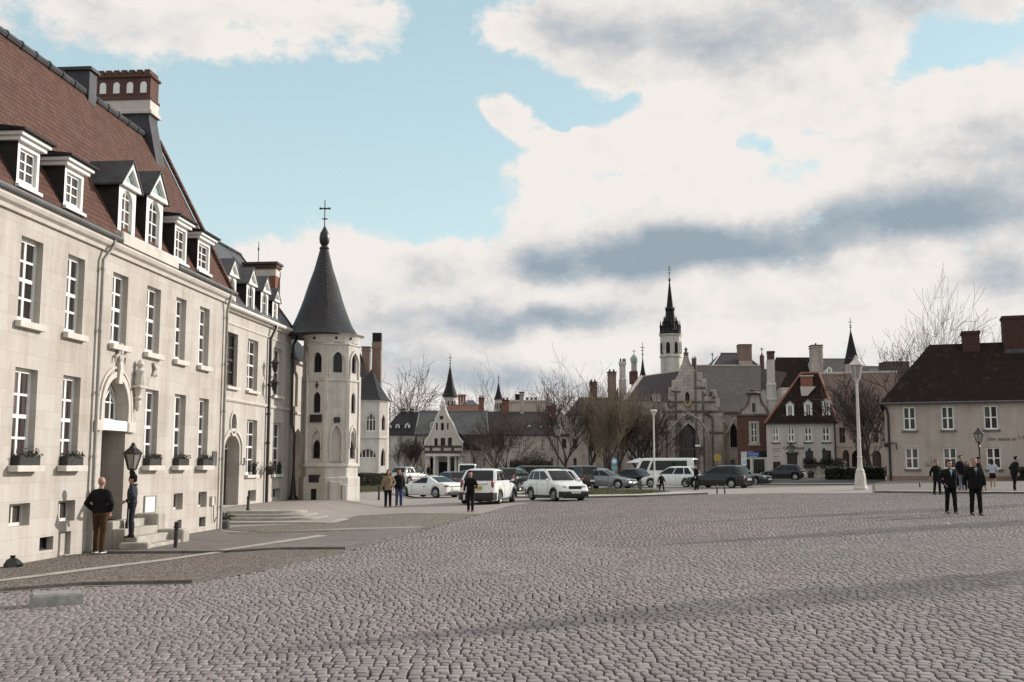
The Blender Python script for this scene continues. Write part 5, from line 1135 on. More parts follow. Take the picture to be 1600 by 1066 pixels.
m=MB(); c=gx(691.6); z=gzz(636); m.bev(c-.4,c+.4,-.12,.5,z,z+.35,.05); m.lathe([(.2,z+.35),(.28,z+.5),(.3,z+.7),(.12,z+.95),(.05,z+1.25)],c,.2,10)
cop=[(gx(x,y),gzz(y)) for x,y in L_[1:]]; cop2=[(gx(x,y),gzz(y)) for x,y in Rr[:-1]]
for P_ in (cop,cop2): m.tube([(x,.05,zz) for x,zz in P_],.14,6)
m.build('gable_coping',M['offw'],o)
m=MB(); zr=gzz(642); c=gx(692); m.loft([[(gx(667),y,gzz(690)),(c,y,zr),(gx(721),y,gzz(690))] for y in (.3,9)]); m.build('roof',M['slate'],o)
# lean-to on the right with dark verge
m=MB(); a0,b0=gx(718),gx(735); m.box(a0,b0,1.5,8,-.5,fr.z(725,703,1.5)); m.build('side_wing_wall',M['plaster_w'],o); m=MB(); m.loft([[(gx(712,690,1.2),1.2,fr.z(716,672,1.2)),(b0+1.2,1.2,fr.z(730,703,1.2)),(a0,1.2,fr.z(718,703,1.2))],[(gx(712,690,1.2),8,fr.z(716,672,1.2)),(b0+1.2,8,fr.z(730,703,1.2)),(a0,8,fr.z(718,703,1.2))]]); m.build('side_wing_roof',M['slate_d'],o)
window(o,fr.x(722,720,1.5),fr.x(728,720,1.5),fr.z(725,722,1.5),fr.z(725,711,1.5),1.44,2,2,.1,.08)
# ---- FC : long pale house with purple-brown roof
fr,o=base('long_pale_house','long pale house with purple slate hipped roof and small white roof windows',728,143)
xL,xR=fr.x(727),fr.x(876); ze=fr.z(800,679.5); zr=fr.z(800,644,5.5)
hs=[fr.rect(732,686,738,700)]+[fr.rect(l,686.5,l+6,706.5) for l in (745,817,845.6,859)]
sm=[fr.rect(l,715,l+5,729) for l in (754,820,846,860,738)]
wallbox(o,xL,xR,11,ze,[rc(*q) for q in hs]+[arch(a,b,c,d-.2,'round',4) for a,b,c,d in sm],.18,'plaster_w'); wins(o,fr,hs,mat='offw',nz=3)
for a,b,c,d in sm: archwin(o,(a,b,c,d-.2,'round',None),.12,.07,2,mat='offw')
hip(o,xL,xR,0,11,ze,zr,fr.x(756,644,5.5),fr.x(851,644,5.5),'slate_p')
for l,r,t,b in ((734,740,663,674),(744,750,661,671),(823.5,830,663,672),(841.5,848,664.5,673.5),(856,862,664.5,673.5)): roofdormer(o,fr,l,t,r,b,1.6,1.4,roofm='slate_p',nx=1)
for l,t,r,b,mm,pn in ((748,623,756,652,'brick_o',2),(784.5,626,795,644,'brick_o',2),(812,613.5,818.5,648,'cleanstone',0),(853.5,636,860,660,'brick_o',1),(862,634,869,662,'brick_o',1)): stackpx(o,fr,l,t,r,b,5 if b<655 else 3,.9,mm,pn)
# ---- things behind that row
cone_turret('round_turret','white round turret with flared slate cone behind the gabled house','turret',703,175,570,620,12.5,634,10,'slate_d',y_spike=552)
cone_turret('round_turret','smaller white turret with dark cone left of the pale rear wall','turret',779,185,596,624,7.5,640,6.3,'slate_d',y_spike=586)
fr,o=base('rear_house','orange roofed house behind the gabled house',690,170); xL,xR=fr.x(697),fr.x(748); ze=fr.z(720,643.5); m=MB(); m.box(xL,xR,0,8,-.5,ze); m.build('wall',M['plaster_w'],o); hip(o,xL,xR,0,8,ze,fr.z(720,633,4),xL,xR,'tile_orange',cap='zinc')
fr,o=base('rear_pavilion','blue slate hipped pavilion with clustered brick stacks behind the orange roof',717,182); xL,xR=fr.x(717),fr.x(745); ze=fr.z(730,635); m=MB(); m.box(xL,xR,0,8,-.5,ze); m.build('wall',M['plaster_w'],o); hip(o,xL,xR,0,8,ze,fr.z(730,626.5,4),fr.x(729),fr.x(738),'slate')
for l in (716,720,724): stackpx(o,fr,l,617.5,l+3.2,632,2,.8,'brick_o',0)
fr,o=base('rear_hall','long pale windowless hall behind the purple slate roof',785,178); xL,xR=fr.x(786),fr.x(856); ze=fr.z(820,628); m=MB(); m.box(xL,xR,0,10,-.5,ze); m.bev(xL-.2,xR+.2,-.2,10.2,ze,ze+.3,.1); m.build('wall',M['plaster'],o)
stackpx(o,fr,805,617,812,628,2,1.2,'dark',0)
m=MB()
for px in (822,829,836): m.box(fr.x(px),fr.x(px+4),2,3,ze+.3,ze+.9)
m.build('roof_vents',M['zinc'],o)
# ---- FD : house behind the willows
fr,o=base('garden_house','pale house with dark gabled roof behind the bare trees',872,138); xL,xR=fr.x(872),fr.x(1034); ze=fr.z(950,648)
hs=[fr.rect(l,t,l+7,t+15) for l,t in ((878,686),(895,686),(918,656),(937,656),(921,690),(945,690),(975,690))]+[fr.rect(896,716,901,730)]
wallbox(o,xL,xR,10,ze,[rc(*q) for q in hs],.2,'cleanstone'); wins(o,fr,hs,mat='wood',pane='glass_n')
hip(o,fr.x(888),xR,0,10,ze,fr.z(950,622,5),fr.x(905,630,5),xR,'slate_p'); 
hip(o,xL,fr.x(887.5),0,10,fr.z(880,680),fr.z(880,650,5),xL,fr.x(887),'slate_p',cap=None)
for l,t,r,b,mm in ((922,598,933,640,'brick'),(950.5,582,963,640,'brick_b')): stackpx(o,fr,l,t,r,b,5,1.1,mm,2,potm='wood')
x0,x1,z0,z1=fr.rect(955,606,966,640,4); m=MB(); m.prism([(x0,z0),(x1,z0),(x1,z1),(x0+.3,z0+1)],4,5); m.build('brick_gable',M['brick'],o)
x0,x1,z0,z1=fr.rect(968,565,979,640,5); c=(x0+x1)/2; w=(x1-x0)/2; m=MB(); m.lathe([(w*1.08,z0-1),(w*1.08,z1-2.6),(w*1.2,z1-2.5),(w*.9,z1-2.3),(w*.9,z1-.6),(w*1.1,z1-.4),(w*1.1,z1)],c,5.5,8,PI/8); q=m.build('stone_chimney',M['plaster_w'],o)
m=MB(); [m.lathe([(.12,z1),(.1,z1+.45)],c+d_,5.5,6) for d_ in (-.25,.1,.35)]; m.build('chimney_pots',M['dark'],q)
# ---- onion turret, spirelet
k,_=ray(991,580); Y=150; s=Y/F; X=k*Y; g=gz(X,Y); z=lambda py: W(991,py,Y)[2]-g
o=thing('onion_turret','pale turret with green copper onion dome and cross','turret',(X,Y,g)); m=MB(); m.lathe([(4.6*s,-.5),(4.6*s,z(584)),(5.3*s,z(582)),(4.6*s,z(580)),(4.6*s,z(568)),(5.2*s,z(566.5))],0,0,8); m.build('drum',M['cleanstone'],o)
m=MB(); m.lathe([(5.2*s,z(566.5)),(6.2*s,z(562)),(5.6*s,z(559)),(3.6*s,z(556.5)),(1.0*s,z(554)),(.5*s,z(552))],0,0,16); d=m.build('dome',M['copper'],o,smooth=True); m=MB(); m.rod((0,0,z(553)),(0,0,z(546)),.05,5); m.box(-.25,.25,-.04,.04,z(549.3),z(548.6)); m.build('cross',M['black'],d)
m=MB(); m.bev(-7*s,5*s,-.6,1,z(600),z(580),.1); m.build('brick_base',M['brick'],o)
cone_turret('spirelet','slim dark blue spirelet with cross beside the church tower','spire',1004.5,148,556,587,5.2,600,3.8,'slate_d',drum='slate_d',y_spike=535,n=8,wins=False,ybot=620)
cone_turret('spirelet','small green copper spirelet behind the church nave','spire',1113.5,170,557,572,4,585,3,'copper',drum='slate_g',y_spike=551,n=8,wins=False,ybot=620)
# ================================================================== CHURCH
YC=130; fr=front(1031,YC); CHU=fr.thing('church','sooty stone church with crow stepped gable, dark spire and grey nave roof','church')
cx=lambda px,py=660,d=0: fr.x(px,py,d); cz=lambda py,d=0: fr.z(1075,py,d)
lft=[(1030,750),(1030,657),(1034,655),(1034,642),(1041,640),(1041,630),(1046,628),(1046,616),(1049,614),(1049,605),(1053,604),(1053,594),(1057,592),(1060,588),(1063,582),(1065,572),(1068,566),(1070.5,556)]
rgt=[(1075,556),(1078,566),(1082,573),(1087,579),(1089.5,580),(1090,592),(1096,592),(1096,607),(1103,607),(1103,612),(1112,613),(1112,621),(1118,622),(1118,633),(1122,634),(1122,645),(1129,645),(1129,750)]
out=[(cx(x,y),cz(y)) for x,y in lft+rgt][::-1]
# lancet rose and great portal
lanc=[(cx(1074.5)+4.0*YC/F*math.cos(t),cz(622)+9.5*YC/F*math.sin(t)) for t in [2*PI*k/16 for k in range(16)]]
port=arch(cx(1059),cx(1092),-.5,cz(690),'gothic',8,cz(662))
m=MB(); m.facade(out,[lanc,port],[.5,1.1]); 
n=len(out)
for i in range(n-1): (a,b),(c,d)=out[i],out[i+1]; m.face([(a,0,b),(c,0,d),(c,1.2,d),(a,1.2,b)])
m.build('west_front',M['frontstone'],CHU)
def ellp(a,b_): return [(cx(1074.5)+a*YC/F*math.cos(t),cz(622)+b_*YC/F*math.sin(t)) for t in [2*PI*k/16 for k in range(16)]]
m=MB(); m.prism(ellp(4,9.5),.42,.46); o=m.build('oval_window',M['glass_n'],CHU); m=MB(); m.box(cx(1074.5)-.06,cx(1074.5)+.06,.34,.41,cz(631),cz(613)); m.box(cx(1071),cx(1078),.345,.405,cz(623),cz(621)); m.build('tracery',M['sootstone'],o)
m=MB(); m.ring(ellp(6.6,12.6),ellp(4.0,9.5),-.18,.02); m.build('oval_surround',M['cleanstone'],CHU)
m=MB()
for t in range(7): 
    a=-PI*.08-PI*.84*t/6; m.ell((cx(1074.5)+6*YC/F*math.cos(a),-.25,cz(624)+11*YC/F*math.sin(a)),(.13,.12,.2),8,6)
m.build('gilded_carving',M['gold'],CHU,smooth=True)
# portal: stepped orders, glazing with tracery
m=MB()
for k in range(4):
    e=1.3-k*.33; m.ring(arch(cx(1059)-e,cx(1092)+e,-.5,cz(690),'gothic',8,cz(662)+e*1.1),arch(cx(1059)-e+.2,cx(1092)+e-.2,-.5,cz(690),'gothic',8,cz(662)+e*1.1-.24),-.22+.08*k,.02)
m.build('portal_orders',M['frontstone'],CHU)
pl=arch(cx(1059),cx(1092),-.5,cz(690),'gothic',8,cz(662)); m=MB(); m.prism(pl,1.0,1.08); o=m.build('portal_glass',M['glass_n'],CHU)
m=MB(); w=cx(1092)-cx(1059)
for f in (.25,.5,.75): m.box(cx(1059)+w*f-.07,cx(1059)+w*f+.07,.88,.99,-.5,cz(676 if f!=.5 else 684))
for f in (.29,.71):
    c0=cx(1059)+w*f; r_=w*.17; m.ring([(c0+r_*math.cos(t),cz(678)+r_*math.sin(t)*1.15) for t in [2*PI*k/14 for k in range(14)]],[(c0+(r_-.14)*math.cos(t),cz(678)+(r_-.14)*math.sin(t)*1.15) for t in [2*PI*k/14 for k in range(14)]],.86,.98)
m.box(cx(1059),cx(1092),.87,.985,cz(703),cz(700.5)); m.build('tracery',M['sootstone'],o)
# buttress strips, string courses, pinnacles
m=MB()
for px,t in ((1041,655),(1056.5,612),(1087.5,580),(1113,652),(1099,612)): m.box(cx(px)-.10,cx(px)+.10,-.16,-.002,-.5,cz(t)); 
for py,l,r in ((628,1042,1118),(643,1034,1129),(676,1030,1052),(676,1098,1129),(612,1050,1064),(606,1085,1103)): m.box(cx(l),cx(r),-.13,-.004,cz(py)-.12,cz(py)+.12)
m.build('string_courses',M['sootstone'],CHU)
m=MB(); c=cx(1072.7,556)
m.loft([[(c-.26,0.1,cz(560)),(c+.26,0.1,cz(560)),(c+.26,.6,cz(560)),(c-.26,.6,cz(560))],[(c-.2,0.15,cz(553)),(c+.2,0.15,cz(553)),(c+.2,.55,cz(553)),(c-.2,.55,cz(553))]])
m.lathe([(.36,cz(555)),(.22,cz(552.5)),(.40,cz(551.5)),(.16,cz(549.5)),(.13,cz(547)),(.26,cz(545.5)),(.10,cz(544)),(.04,cz(541.5))],c,.35,8)
for px,py in ((1083.5,558),(1087,557)): m.lathe([(.16,cz(580)),(.16,cz(py+4)),(.24,cz(py+3.2)),(.10,cz(py+2)),(.04,cz(py-1))],cx(px,570),.3,6)
m.build('pinnacles',M['sootstone'],CHU)
for px,t,b in ((1092.5,582,594),(1099.5,592,608),(1115.5,609,622),(1120,622,636),(1126,642,652),(1055,594,605),(1050,605,616)): m=MB(); m.bev(cx(px,t)-.30,cx(px,t)+.30,-.08,1.0,cz(b),cz(t),.06); m.build('gable_step',M['cleanstone'],CHU)
# mottled carved reliefs beside the portal
m=MB(); rr=random.Random(3)
for px,py,w_,h_ in ((1060,664,.22,.5),(1077,651,.5,.35),(1072,647,.3,.3),(1082,656,.2,.2),(1058,700,.25,.7),(1094,698,.25,.7),(1104,645,.45,.35),(1050,650,.6,.5),(1111,616,.4,.4),(1048,634,.4,.5)):
    for _ in range(5): m.ell((cx(px)+rr.gauss(0,w_*.5),-.1,cz(py)+rr.gauss(0,h_*.5)),(w_*.5,.16,h_*.45),8,5)
m.build('carved_reliefs',M['sootstone'],CHU,smooth=True)
# nave
zE,zR=cz(642,3),fr.z(1140,572,10); xn0,xn1=cx(1100),cx(1196)
hs=[arch(cx(1141,680,3),cx(1152,680,3),cz(699,3),cz(675,3),'gothic',6,cz(662,3)),arch(cx(1141,720,3),cx(1149,720,3),-.3,cz(722,3),'round',5)]
m=MB(); b0=len(m.v); m.facade(rc(xn0,xn1,-.6,zE),hs,.4,3.0); m.face([(xn1,3,-.6),(xn1,17,-.6),(xn1,17,zE),(xn1,3,zE)]); m.box(xn0+.5,xn1-.5,3.7,3.8,-.5,zE-.2); m.build('nave_wall',M['cleanstone'],CHU)
archwin(CHU,(cx(1141,680,3),cx(1152,680,3),cz(699,3),cz(675,3),'gothic',cz(662,3)),3.25,.08,3,mat='wood',pane='glass_n')
m=MB(); m.loft([[(xn0-1,2.6,zE-.1),(cx(1160,642,2.6),2.6,zE-.1),(cx(1197,618,6),6,cz(613,6)),(cx(1188,577,10),10,zR),(cx(1077,575,10),10,zR),(xn0-1.2,4,zE)],[(xn0-1,2.6,zE-.3),(cx(1160,642,2.6),2.6,zE-.3),(cx(1197,618,6),6,cz(613,6)-.3),(cx(1188,577,10),10.4,zR-.3),(cx(1077,575,10),10.4,zR-.3),(xn0-1.2,4,zE-.3)]])
m.face([(cx(1077,575,10),10,zR),(cx(1188,577,10),10,zR),(cx(1197,618,6),17,zE),(xn0-1,17,zE)]); nr=m.build('nave_roof',M['slate_g'],CHU)
m=MB(); m.rod((cx(1077,575,10),10,zR+.05),(cx(1188,577,10),10,zR+.05),.14,6); m.build('ridge_cap',M['cleanstone'],nr)
m=MB(); a=(cx(1131,650,1),1,cz(650,1)); m.bev(cx(1129),cx(1131.5),.3,2.98,-.5,cz(643),.05)
m.tube([(cx(1131),1.2,cz(655)),(cx(1136,672,1.6),1.6,cz(664)),(cx(1139,690,2.4),2.6,cz(682))],[.16,.14,.12],6); m.tube([(cx(1154),1.6,cz(652)),(cx(1146,655,1.2),1.4,cz(656)),(cx(1138),1.2,cz(676))],[.12,.12,.08],6); m.build('buttresses',M['cleanstone'],CHU)
# chancel roof, pale verge
z0_=fr.z(1020,628,6); z1_=fr.z(1020,584,10); m=MB()
pA,pB,pC,pD=(cx(975,628,4),4,z0_),(cx(1052,628,4),4,z0_),(cx(1068,580,10),10,fr.z(1068,579,10)),(cx(1002,589,10),10,fr.z(1002,589,10))
m.face([pA,pB,pC,pD]); m.face([(p[0],p[1]+(12 if p[1]<9 else 0.01),p[2]-(0)) for p in (pA,pB,pC,pD)]); m.face([pA,pD,(pA[0],16,pA[2])]); cr=m.build('chancel_roof',M['slate_p'],CHU)
m=MB(); m.tube([pA,pD],.32,4); m.rod(pD,pC,.12,6); m.build('verge',M['cleanstone'],cr)
m=MB(); m.box(pA[0]+.2,cx(1040,640,4.2),4.2,15.8,-.6,z0_); m.build('chancel_wall',M['cleanstone'],CHU)
for px in (1020,1027): roofdormer(CHU,fr,px,616,px+6,628,3.8,1.5,mat='cleanstone',roofm='cleanstone',nx=1)
# tower
TYc=146; k,_=ray(1048,550); tx=k*TYc-fr.o[0]; ty=TYc-YC; s=TYc/F; tz_=lambda py: W(1046,py,TYc)[2]-fr.z0
rT=16.3*s; ph=R(-90+22.5)
m=MB(); m.lathe([(rT,-.5),(rT,tz_(560)),(rT*1.10,tz_(558.5)),(rT*1.10,tz_(556.5)),(rT,tz_(555)),(rT,tz_(527)),(rT*1.13,tz_(524.5)),(rT*1.13,tz_(523))],tx,ty,8,ph+PI/8); tw=m.build('tower',M['tower'],CHU)
for j in range(8):
    a=ph+PI/4*j+PI/4*0; 
    if math.sin(a)>.3: continue
    ap_=rT*math.cos(PI/8); c=Vector((tx+ap_*math.cos(a),ty+ap_*math.sin(a),0)); tg=Vector((-math.sin(a),math.cos(a),0)); nn=Vector((math.cos(a),math.sin(a),0))
    p=arch(-3.2*s,3.2*s,tz_(553),tz_(541),'round',5,tz_(536)); w_=MB(); w_.loft([[c+tg*x+nn*.04+Vector((0,0,z)) for x,z in p],[c+tg*x-nn*.05+Vector((0,0,z)) for x,z in p]]); ww_=w_.build('belfry_opening',M['dark'],CHU)
    p2=arch(-4.4*s,4.4*s,tz_(553),tz_(541),'round',5,tz_(534)); w_=MB(); b=len(w_.v); w_.ring(p2,p,-.16,0); 
    for i in range(len(w_.v)): x,y,z=w_.v[i]; w_.v[i]=tuple(c+tg*x-nn*y+Vector((0,0,z)))
    w_.build('opening_hood',M['tower'],ww_)
m=MB(); m.lathe([(17*s,tz_(523.5)),(17.5*s,tz_(521)),(12*s,tz_(514)),(10*s,tz_(506)),(7.5*s,tz_(494)),(6.6*s,tz_(486)),(8.0*s,tz_(484.5)),(7.6*s,tz_(483)),(5.4*s,tz_(481)),(4.2*s,tz_(470)),(2.2*s,tz_(452)),(.7*s,tz_(440))],tx,ty,8,ph+PI/8)
for j in range(8):
    a=ph+PI/8+PI/4*j; 
    m.lathe([(1.6*s,tz_(522)),(1.5*s,tz_(512)),(2.2*s,tz_(511)),(.9*s,tz_(507)),(.3*s,tz_(501))],tx+15.2*s*math.cos(a),ty+15.2*s*math.sin(a),6)
    a+=PI/8; m.lathe([(1.7*s,tz_(516)),(1.6*s,tz_(505)),(2.2*s,tz_(504)),(.8*s,tz_(500)),(.2*s,tz_(494))],tx+10.2*s*math.cos(a),ty+10.2*s*math.sin(a),6)
    m.rod((tx+6.5*s*math.cos(a),ty+6.5*s*math.sin(a),tz_(487)),(tx+7.2*s*math.cos(a),ty+7.2*s*math.sin(a),tz_(480)),.05,4)
sp=m.build('spire',M['slate_d'],CHU)
m=MB(); m.lathe([(.06,tz_(441)),(1.2*s,tz_(439.5)),(2.0*s,tz_(437.5)),(1.2*s,tz_(435.5)),(.05,tz_(434))],tx,ty,10); m.rod((tx,ty,tz_(436)),(tx,ty,tz_(414)),.06,5); m.box(tx-.26,tx+.26,ty-.04,ty+.04,tz_(422.4),tz_(421.6)); m.box(tx-.2,tx+.2,ty-.04,ty+.04,tz_(427.2),tz_(426.4)); m.box(tx-.16,tx+.16,ty-.04,ty+.04,tz_(418.6),tz_(418)); m.build('cross',M['black'],sp)
# ---- roofs and stacks behind the church
fr,o=base('rear_house','dark purple roofed house with tall brick chimney behind the church nave',1110,165); xL,xR=fr.x(1116),fr.x(1188); ze=fr.z(1140,573,0); m=MB(); m.box(xL,xR,0,9,-.5,ze); m.build('wall',M['plaster'],o); hip(o,xL,xR,0,9,ze,fr.z(1140,552,4.5),fr.x(1126,552,4.5),fr.x(1160,552,4.5),'slate_p',cap='zinc')
x0,x1,z0,z1=fr.rect(1155.5,539,1175,580,.5); stack(o,x0,x1,.5,2.4,z0-2,z1,'brick_b',0,capm='brick'); m=MB(); m.box(x0-.03,x1+.03,.44,2.46,z0,z0+1.6); m.build('stone_base',M['plaster'],o)
cone_turret('pinnacle','small dark brick pinnacle on the skyline between two chimneys','pinnacle',1190.5,165,549,556,2.6,575,3.6,'brick',drum='brick',y_spike=543,n=6,wins=False,ybot=600)
# ---- brick shop
fr,o=base('brick_shop','narrow red brick shop house with curved stone gable and pale shopfront',1152,118,R(-12)); X=lambda px,py=680,d=0: fr.x(px,py,d); Z=lambda py,d=0: fr.z(1178,py,d)
hs=[fr.rect(1173,661,1183.5,692)]
wallbox(o,X(1152),X(1200.5),9,Z(648),[rc(*hs[0]),rc(X(1158),X(1197),-.4,Z(717))],[.2,.35],'brick')
window(o,*hs[0],.12,2,3,.10,.09,mat='offw',pane='glass_n')
m=MB(); a,b,c,d=hs[0]; m.ring(rc(a-.2,b+.2,c-.25,d+.2),rc(a,b,c,d),-.06,0); m.box(a-.3,b+.3,-.12,0,c-.3,c-.12); m.build('window_surround',M['cleanstone'],o)
gp_=[(1153,648),(1155.5,646),(1158,640),(1164,636),(1168,630),(1169.5,622),(1170.5,616),(1187.5,616),(1189,624),(1191,631),(1196,636),(1201,646),(1202,648)]
m=MB(); m.prism([(X(x,y),Z(y)) for x,y in gp_],0,.35); g_=m.build('gable',M['gold'] if False else M['cleanstone'],o)
m=MB(); m.tube([(X(x,y),-.06,Z(y)) for x,y in gp_[1:7]],.15,6); m.tube([(X(x,y),-.06,Z(y)) for x,y in gp_[7:-1]],.15,6); m.box(X(1167),X(1191),-.2,.4,Z(617),Z(614.5)); m.lathe([(.85,Z(615)),(.7,Z(613)),(.35,Z(611)),(.45,Z(609.5)),(.1,Z(607.5))],X(1179),.1,10); m.box(X(1151.5),X(1202),-.15,.05,Z(649.5),Z(647)); m.build('gable_coping',M['sootstone'],o)
m=MB(); m.box(X(1176.5),X(1181),-.02,.05,Z(644),Z(630)); m.build('gable_window',M['glass_n'],o)
m=MB(); m.loft([[(X(1153),.3,Z(648)),(X(1177),.3,Z(619)),(X(1201),.3,Z(648))],[(X(1153),9,Z(648)),(X(1177),9,Z(619)),(X(1201),9,Z(648))]]); m.build('roof',M['slate_p'],o)
m=MB(); m.bev(X(1176),X(1198),-.18,-.0,Z(714.5),Z(705.5),.03); fs=m.build('shop_fascia',M['dark'],o)
m=MB()
for l,r in ((1157,1161),(1171,1176),(1193.5,1198)): m.box(X(l),X(r),-.12,.0,-.3,Z(716))
m.box(X(1157),X(1198),-.14,.02,Z(717.5),Z(714.5)); m.box(X(1157),X(1176),-.13,0,Z(714.5),Z(706)); m.build('shopfront',M['offw'],o)
m=MB(); m.box(X(1161),X(1171),.2,.25,-.3,Z(717)); m.box(X(1176),X(1193.5),.2,.25,-.3,Z(717)); sg_=m.build('shop_window',M['glass_n'],o)
m=MB(); [m.box(X(px)-.05,X(px)+.05,.12,.19,-.3,Z(717)) for px in (1166,1182,1188)]; m.build('glazing_bars',M['wood'],sg_)
# pale tall chimney
fr,o=base('pale_chimney_house','white rear house with stepped pale chimney stack topped in brick',1196,126,R(-12)); X=lambda px,py=640,d=0: fr.x(px,py,d); Z=lambda py,d=0: fr.z(1206,py,d)
m=MB(); m.box(X(1192),X(1240),1.5,8,-.5,Z(606,1.5)); m.build('wall',M['plaster_w'],o)
m=MB(); m.loft([[(X(1190),1.2,Z(607,1.2)),(X(1192),4.5,Z(575,4.5)),(X(1192),8,Z(607,1.2))],[(X(1219),1.2,Z(607,1.2)),(X(1230,584,4.5),4.5,Z(583,4.5)),(X(1219),8,Z(607,1.2))]]); m.build('roof',M['slate_p'],o)
m=MB()
for l,r,t,b,d in ((1200,1212.5,562,600,0),(1199,1213.5,600,625,-.1),(1201,1213,625,650,-.15)): m.box(X(l),X(r),d,1.6,Z(b),Z(t))
m.bev(X(1198.5),X(1214),-.15,1.7,Z(603),Z(599),.08); m.bev(X(1199),X(1214),-.2,1.7,Z(626),Z(622),.08); m.box(X(1203),X(1211.5),-.1,1.4,-.5,Z(650)); c_=m.build('chimney',M['plaster_w'],o)
m=MB(); m.box(X(1201),X(1212.5),.0,1.4,Z(562),Z(549.5)); m.bev(X(1200.5),X(1213.5),-.08,1.5,Z(551),Z(548.5),.04); m.build('brick_top',M['brick'],c_)
window(o,X(1222.5,617,1.5),X(1230,617,1.5),Z(624,1.5),Z(612,1.5),1.44,2,1,.12,.1)
# ---- cafe house with lettering
fr,CAF=base('lettered_house','white house with dark mossy roof, three dormers and faded wall lettering',1198,115,R(-13)); o=CAF; X=lambda px,py=690,d=0: fr.x(px,py,d); Z=lambda py,d=0: fr.z(1255,py,d)
up=[fr.rect(1207,669,1217,692),fr.rect(1231,668,1241.5,691),fr.rect(1257,667,1268.5,690),fr.rect(1284.5,666,1296.5,689)]; up=[(a,b,up[1][2],up[1][3]) for a,b,c,d in up]
lo=[fr.rect(1208,721.5,1220,733),fr.rect(1258.5,705,1271,729),fr.rect(1285,704,1299,729)]; dr=fr.rect(1230,709,1246,738)
wallbox(o,X(1198),X(1306),10,Z(659.5),[rc(*q) for q in up+lo]+[rc(dr[0],dr[1],-.3,dr[3])],[.18]*8,'plaster_w')
wins(o,fr,up,.10,2,2,.12,.10,sill=(.12,.12,.14,'sootstone'),mid=1); wins(o,fr,lo,.10,2,2,.07,.06,mat='wood',pane='glass_n',sill=(.1,.12,.1,'sootstone'))
m=MB(); m.box(dr[0],dr[1],.14,.2,-.3,dr[3]); dd=m.build('door',M['wood'],o); m=MB(); m.box(dr[0]+.1,dr[1]-.1,.10,.139,dr[3]-1.1,dr[3]-.1); m.build('door_pane',M['glass_n'],dd); m=MB(); m.bev(X(1227),X(1247),-.35,-.0,dr[3]+.02,dr[3]+.18,.04); m.build('door_canopy',M['wood'],o)
zr=fr.z(1265,583,4); m=MB(); xa,xb=X(1252,585,4),X(1279,582,4)
m.face([(X(1195.5,661),-.3,Z(661)),(X(1310,654),-.3,Z(661)),(xb,4,zr),(xa,4,zr)]); m.face([(X(1195.5),-.3,Z(661)),(xa,4,zr),(X(1195.5),10.3,Z(661))]); m.face([(X(1310),-.3,Z(661)),(xb,4,zr),(X(1310),10.3,Z(661))]); m.face([(xa,4,zr),(xb,4,zr),(X(1310),10.3,Z(661)),(X(1195.5),10.3,Z(661))]); m.face([(X(1195.5),-.3,Z(661)-.08),(X(1310),-.3,Z(661)-.08),(X(1310),10.3,Z(661)-.08),(X(1195.5),10.3,Z(661)-.08)])
rf_=m.build('roof',M['tile_dark'],o); m=MB(); m.tube([(X(1195.5),-.3,Z(661)),(xa,4,zr)],.13,5); m.tube([(X(1310),-.3,Z(661)),(xb,4,zr)],.13,5); m.rod((xa,4,zr),(xb,4,zr),.14,6); m.build('verge_tiles',M['brick_o'],rf_)
m=MB(); m.box(X(1196),X(1307),-.32,-.20,Z(662),Z(660.5)); m.build('gutter',M['black'],o)
for l,r,t,b in ((1228.5,1240.5,628,656),(1256.5,1269,625.5,654),(1285,1297,623,651.5)): roofdormer(o,fr,l,t,r,b,.3,2.2,roofm='plaster_w')
x0,x1,z0,z1=fr.rect(1251,588.5,1270,604,2.6); m=MB(); m.box(x0,x1,2.6,4.6,z0-.5,z1); ck=m.build('chimney',M['brick_o'],o); m=MB(); m.bev(x0-.1,x1+.1,2.5,4.7,z1,z1+.15,.05); m.build('cap',M['cleanstone'],ck)
xx=[fr.h(px,py,2.0) for px,py in ((1250.5,604),(1275,604),(1253,628))]; m=MB(); m.prism([xx[2],xx[1],xx[0]],2.0,2.5); m.build('white_roof_panel',M['plaster_w'],o)
x_,z_=fr.h(1223.5,702.5); text(o,'CANDINAS',.44,(x_,-.03,z_),M['ink'],ext=.02)
for px,py,t_ in ((1207,702,'RESTAURANT'),(1207,705.5,'AND ROOMS'),(1208,714,'KITCHEN')): 
    x_,z_=fr.h(px,py); text(o,t_,.15,(x_,-.012,z_),M['inkbrown'],ext=.006)
m=MB(); m.rod((X(1305),-.12,Z(662)),(X(1305),-.12,-.3),.10,8); m.build('downpipe',M['black'],o)
m=MB(); m.box(X(1274.5),X(1281.5),-.08,-.0,Z(728),Z(722)); m.build('menu_board',M['black'],o)
for px in (1264,1287): m=MB(); m.rod((X(px),-.15,Z(706)),(X(px),-.15,Z(700)),.05,5); m.ell((X(px),-.18,Z(703)),(.14,.14,.22),8,6); m.build('wall_light',M['black'],o)
for i,(a,b,c,d) in enumerate(lo[1:]):
    q=thing('window_box',['dark window box under the middle ground floor window of the lettered house','dark window box under the right ground floor window of the lettered house'][i],'window box',(fr.o[0],fr.o[1],fr.z0),fr.a); m=MB(); m.bev(a-.25,b+.25,-.42,-.14,c-.15,c+.2,.03); m.build('trough',M['soil'],q); m=MB(); leaves(m,320,lambda:(rnd.uniform(a-.25,b+.25),rnd.uniform(-.45,-.1),c+.3+abs(rnd.gauss(0,.28))),.09); m.build('plants',M['hedge'],q)
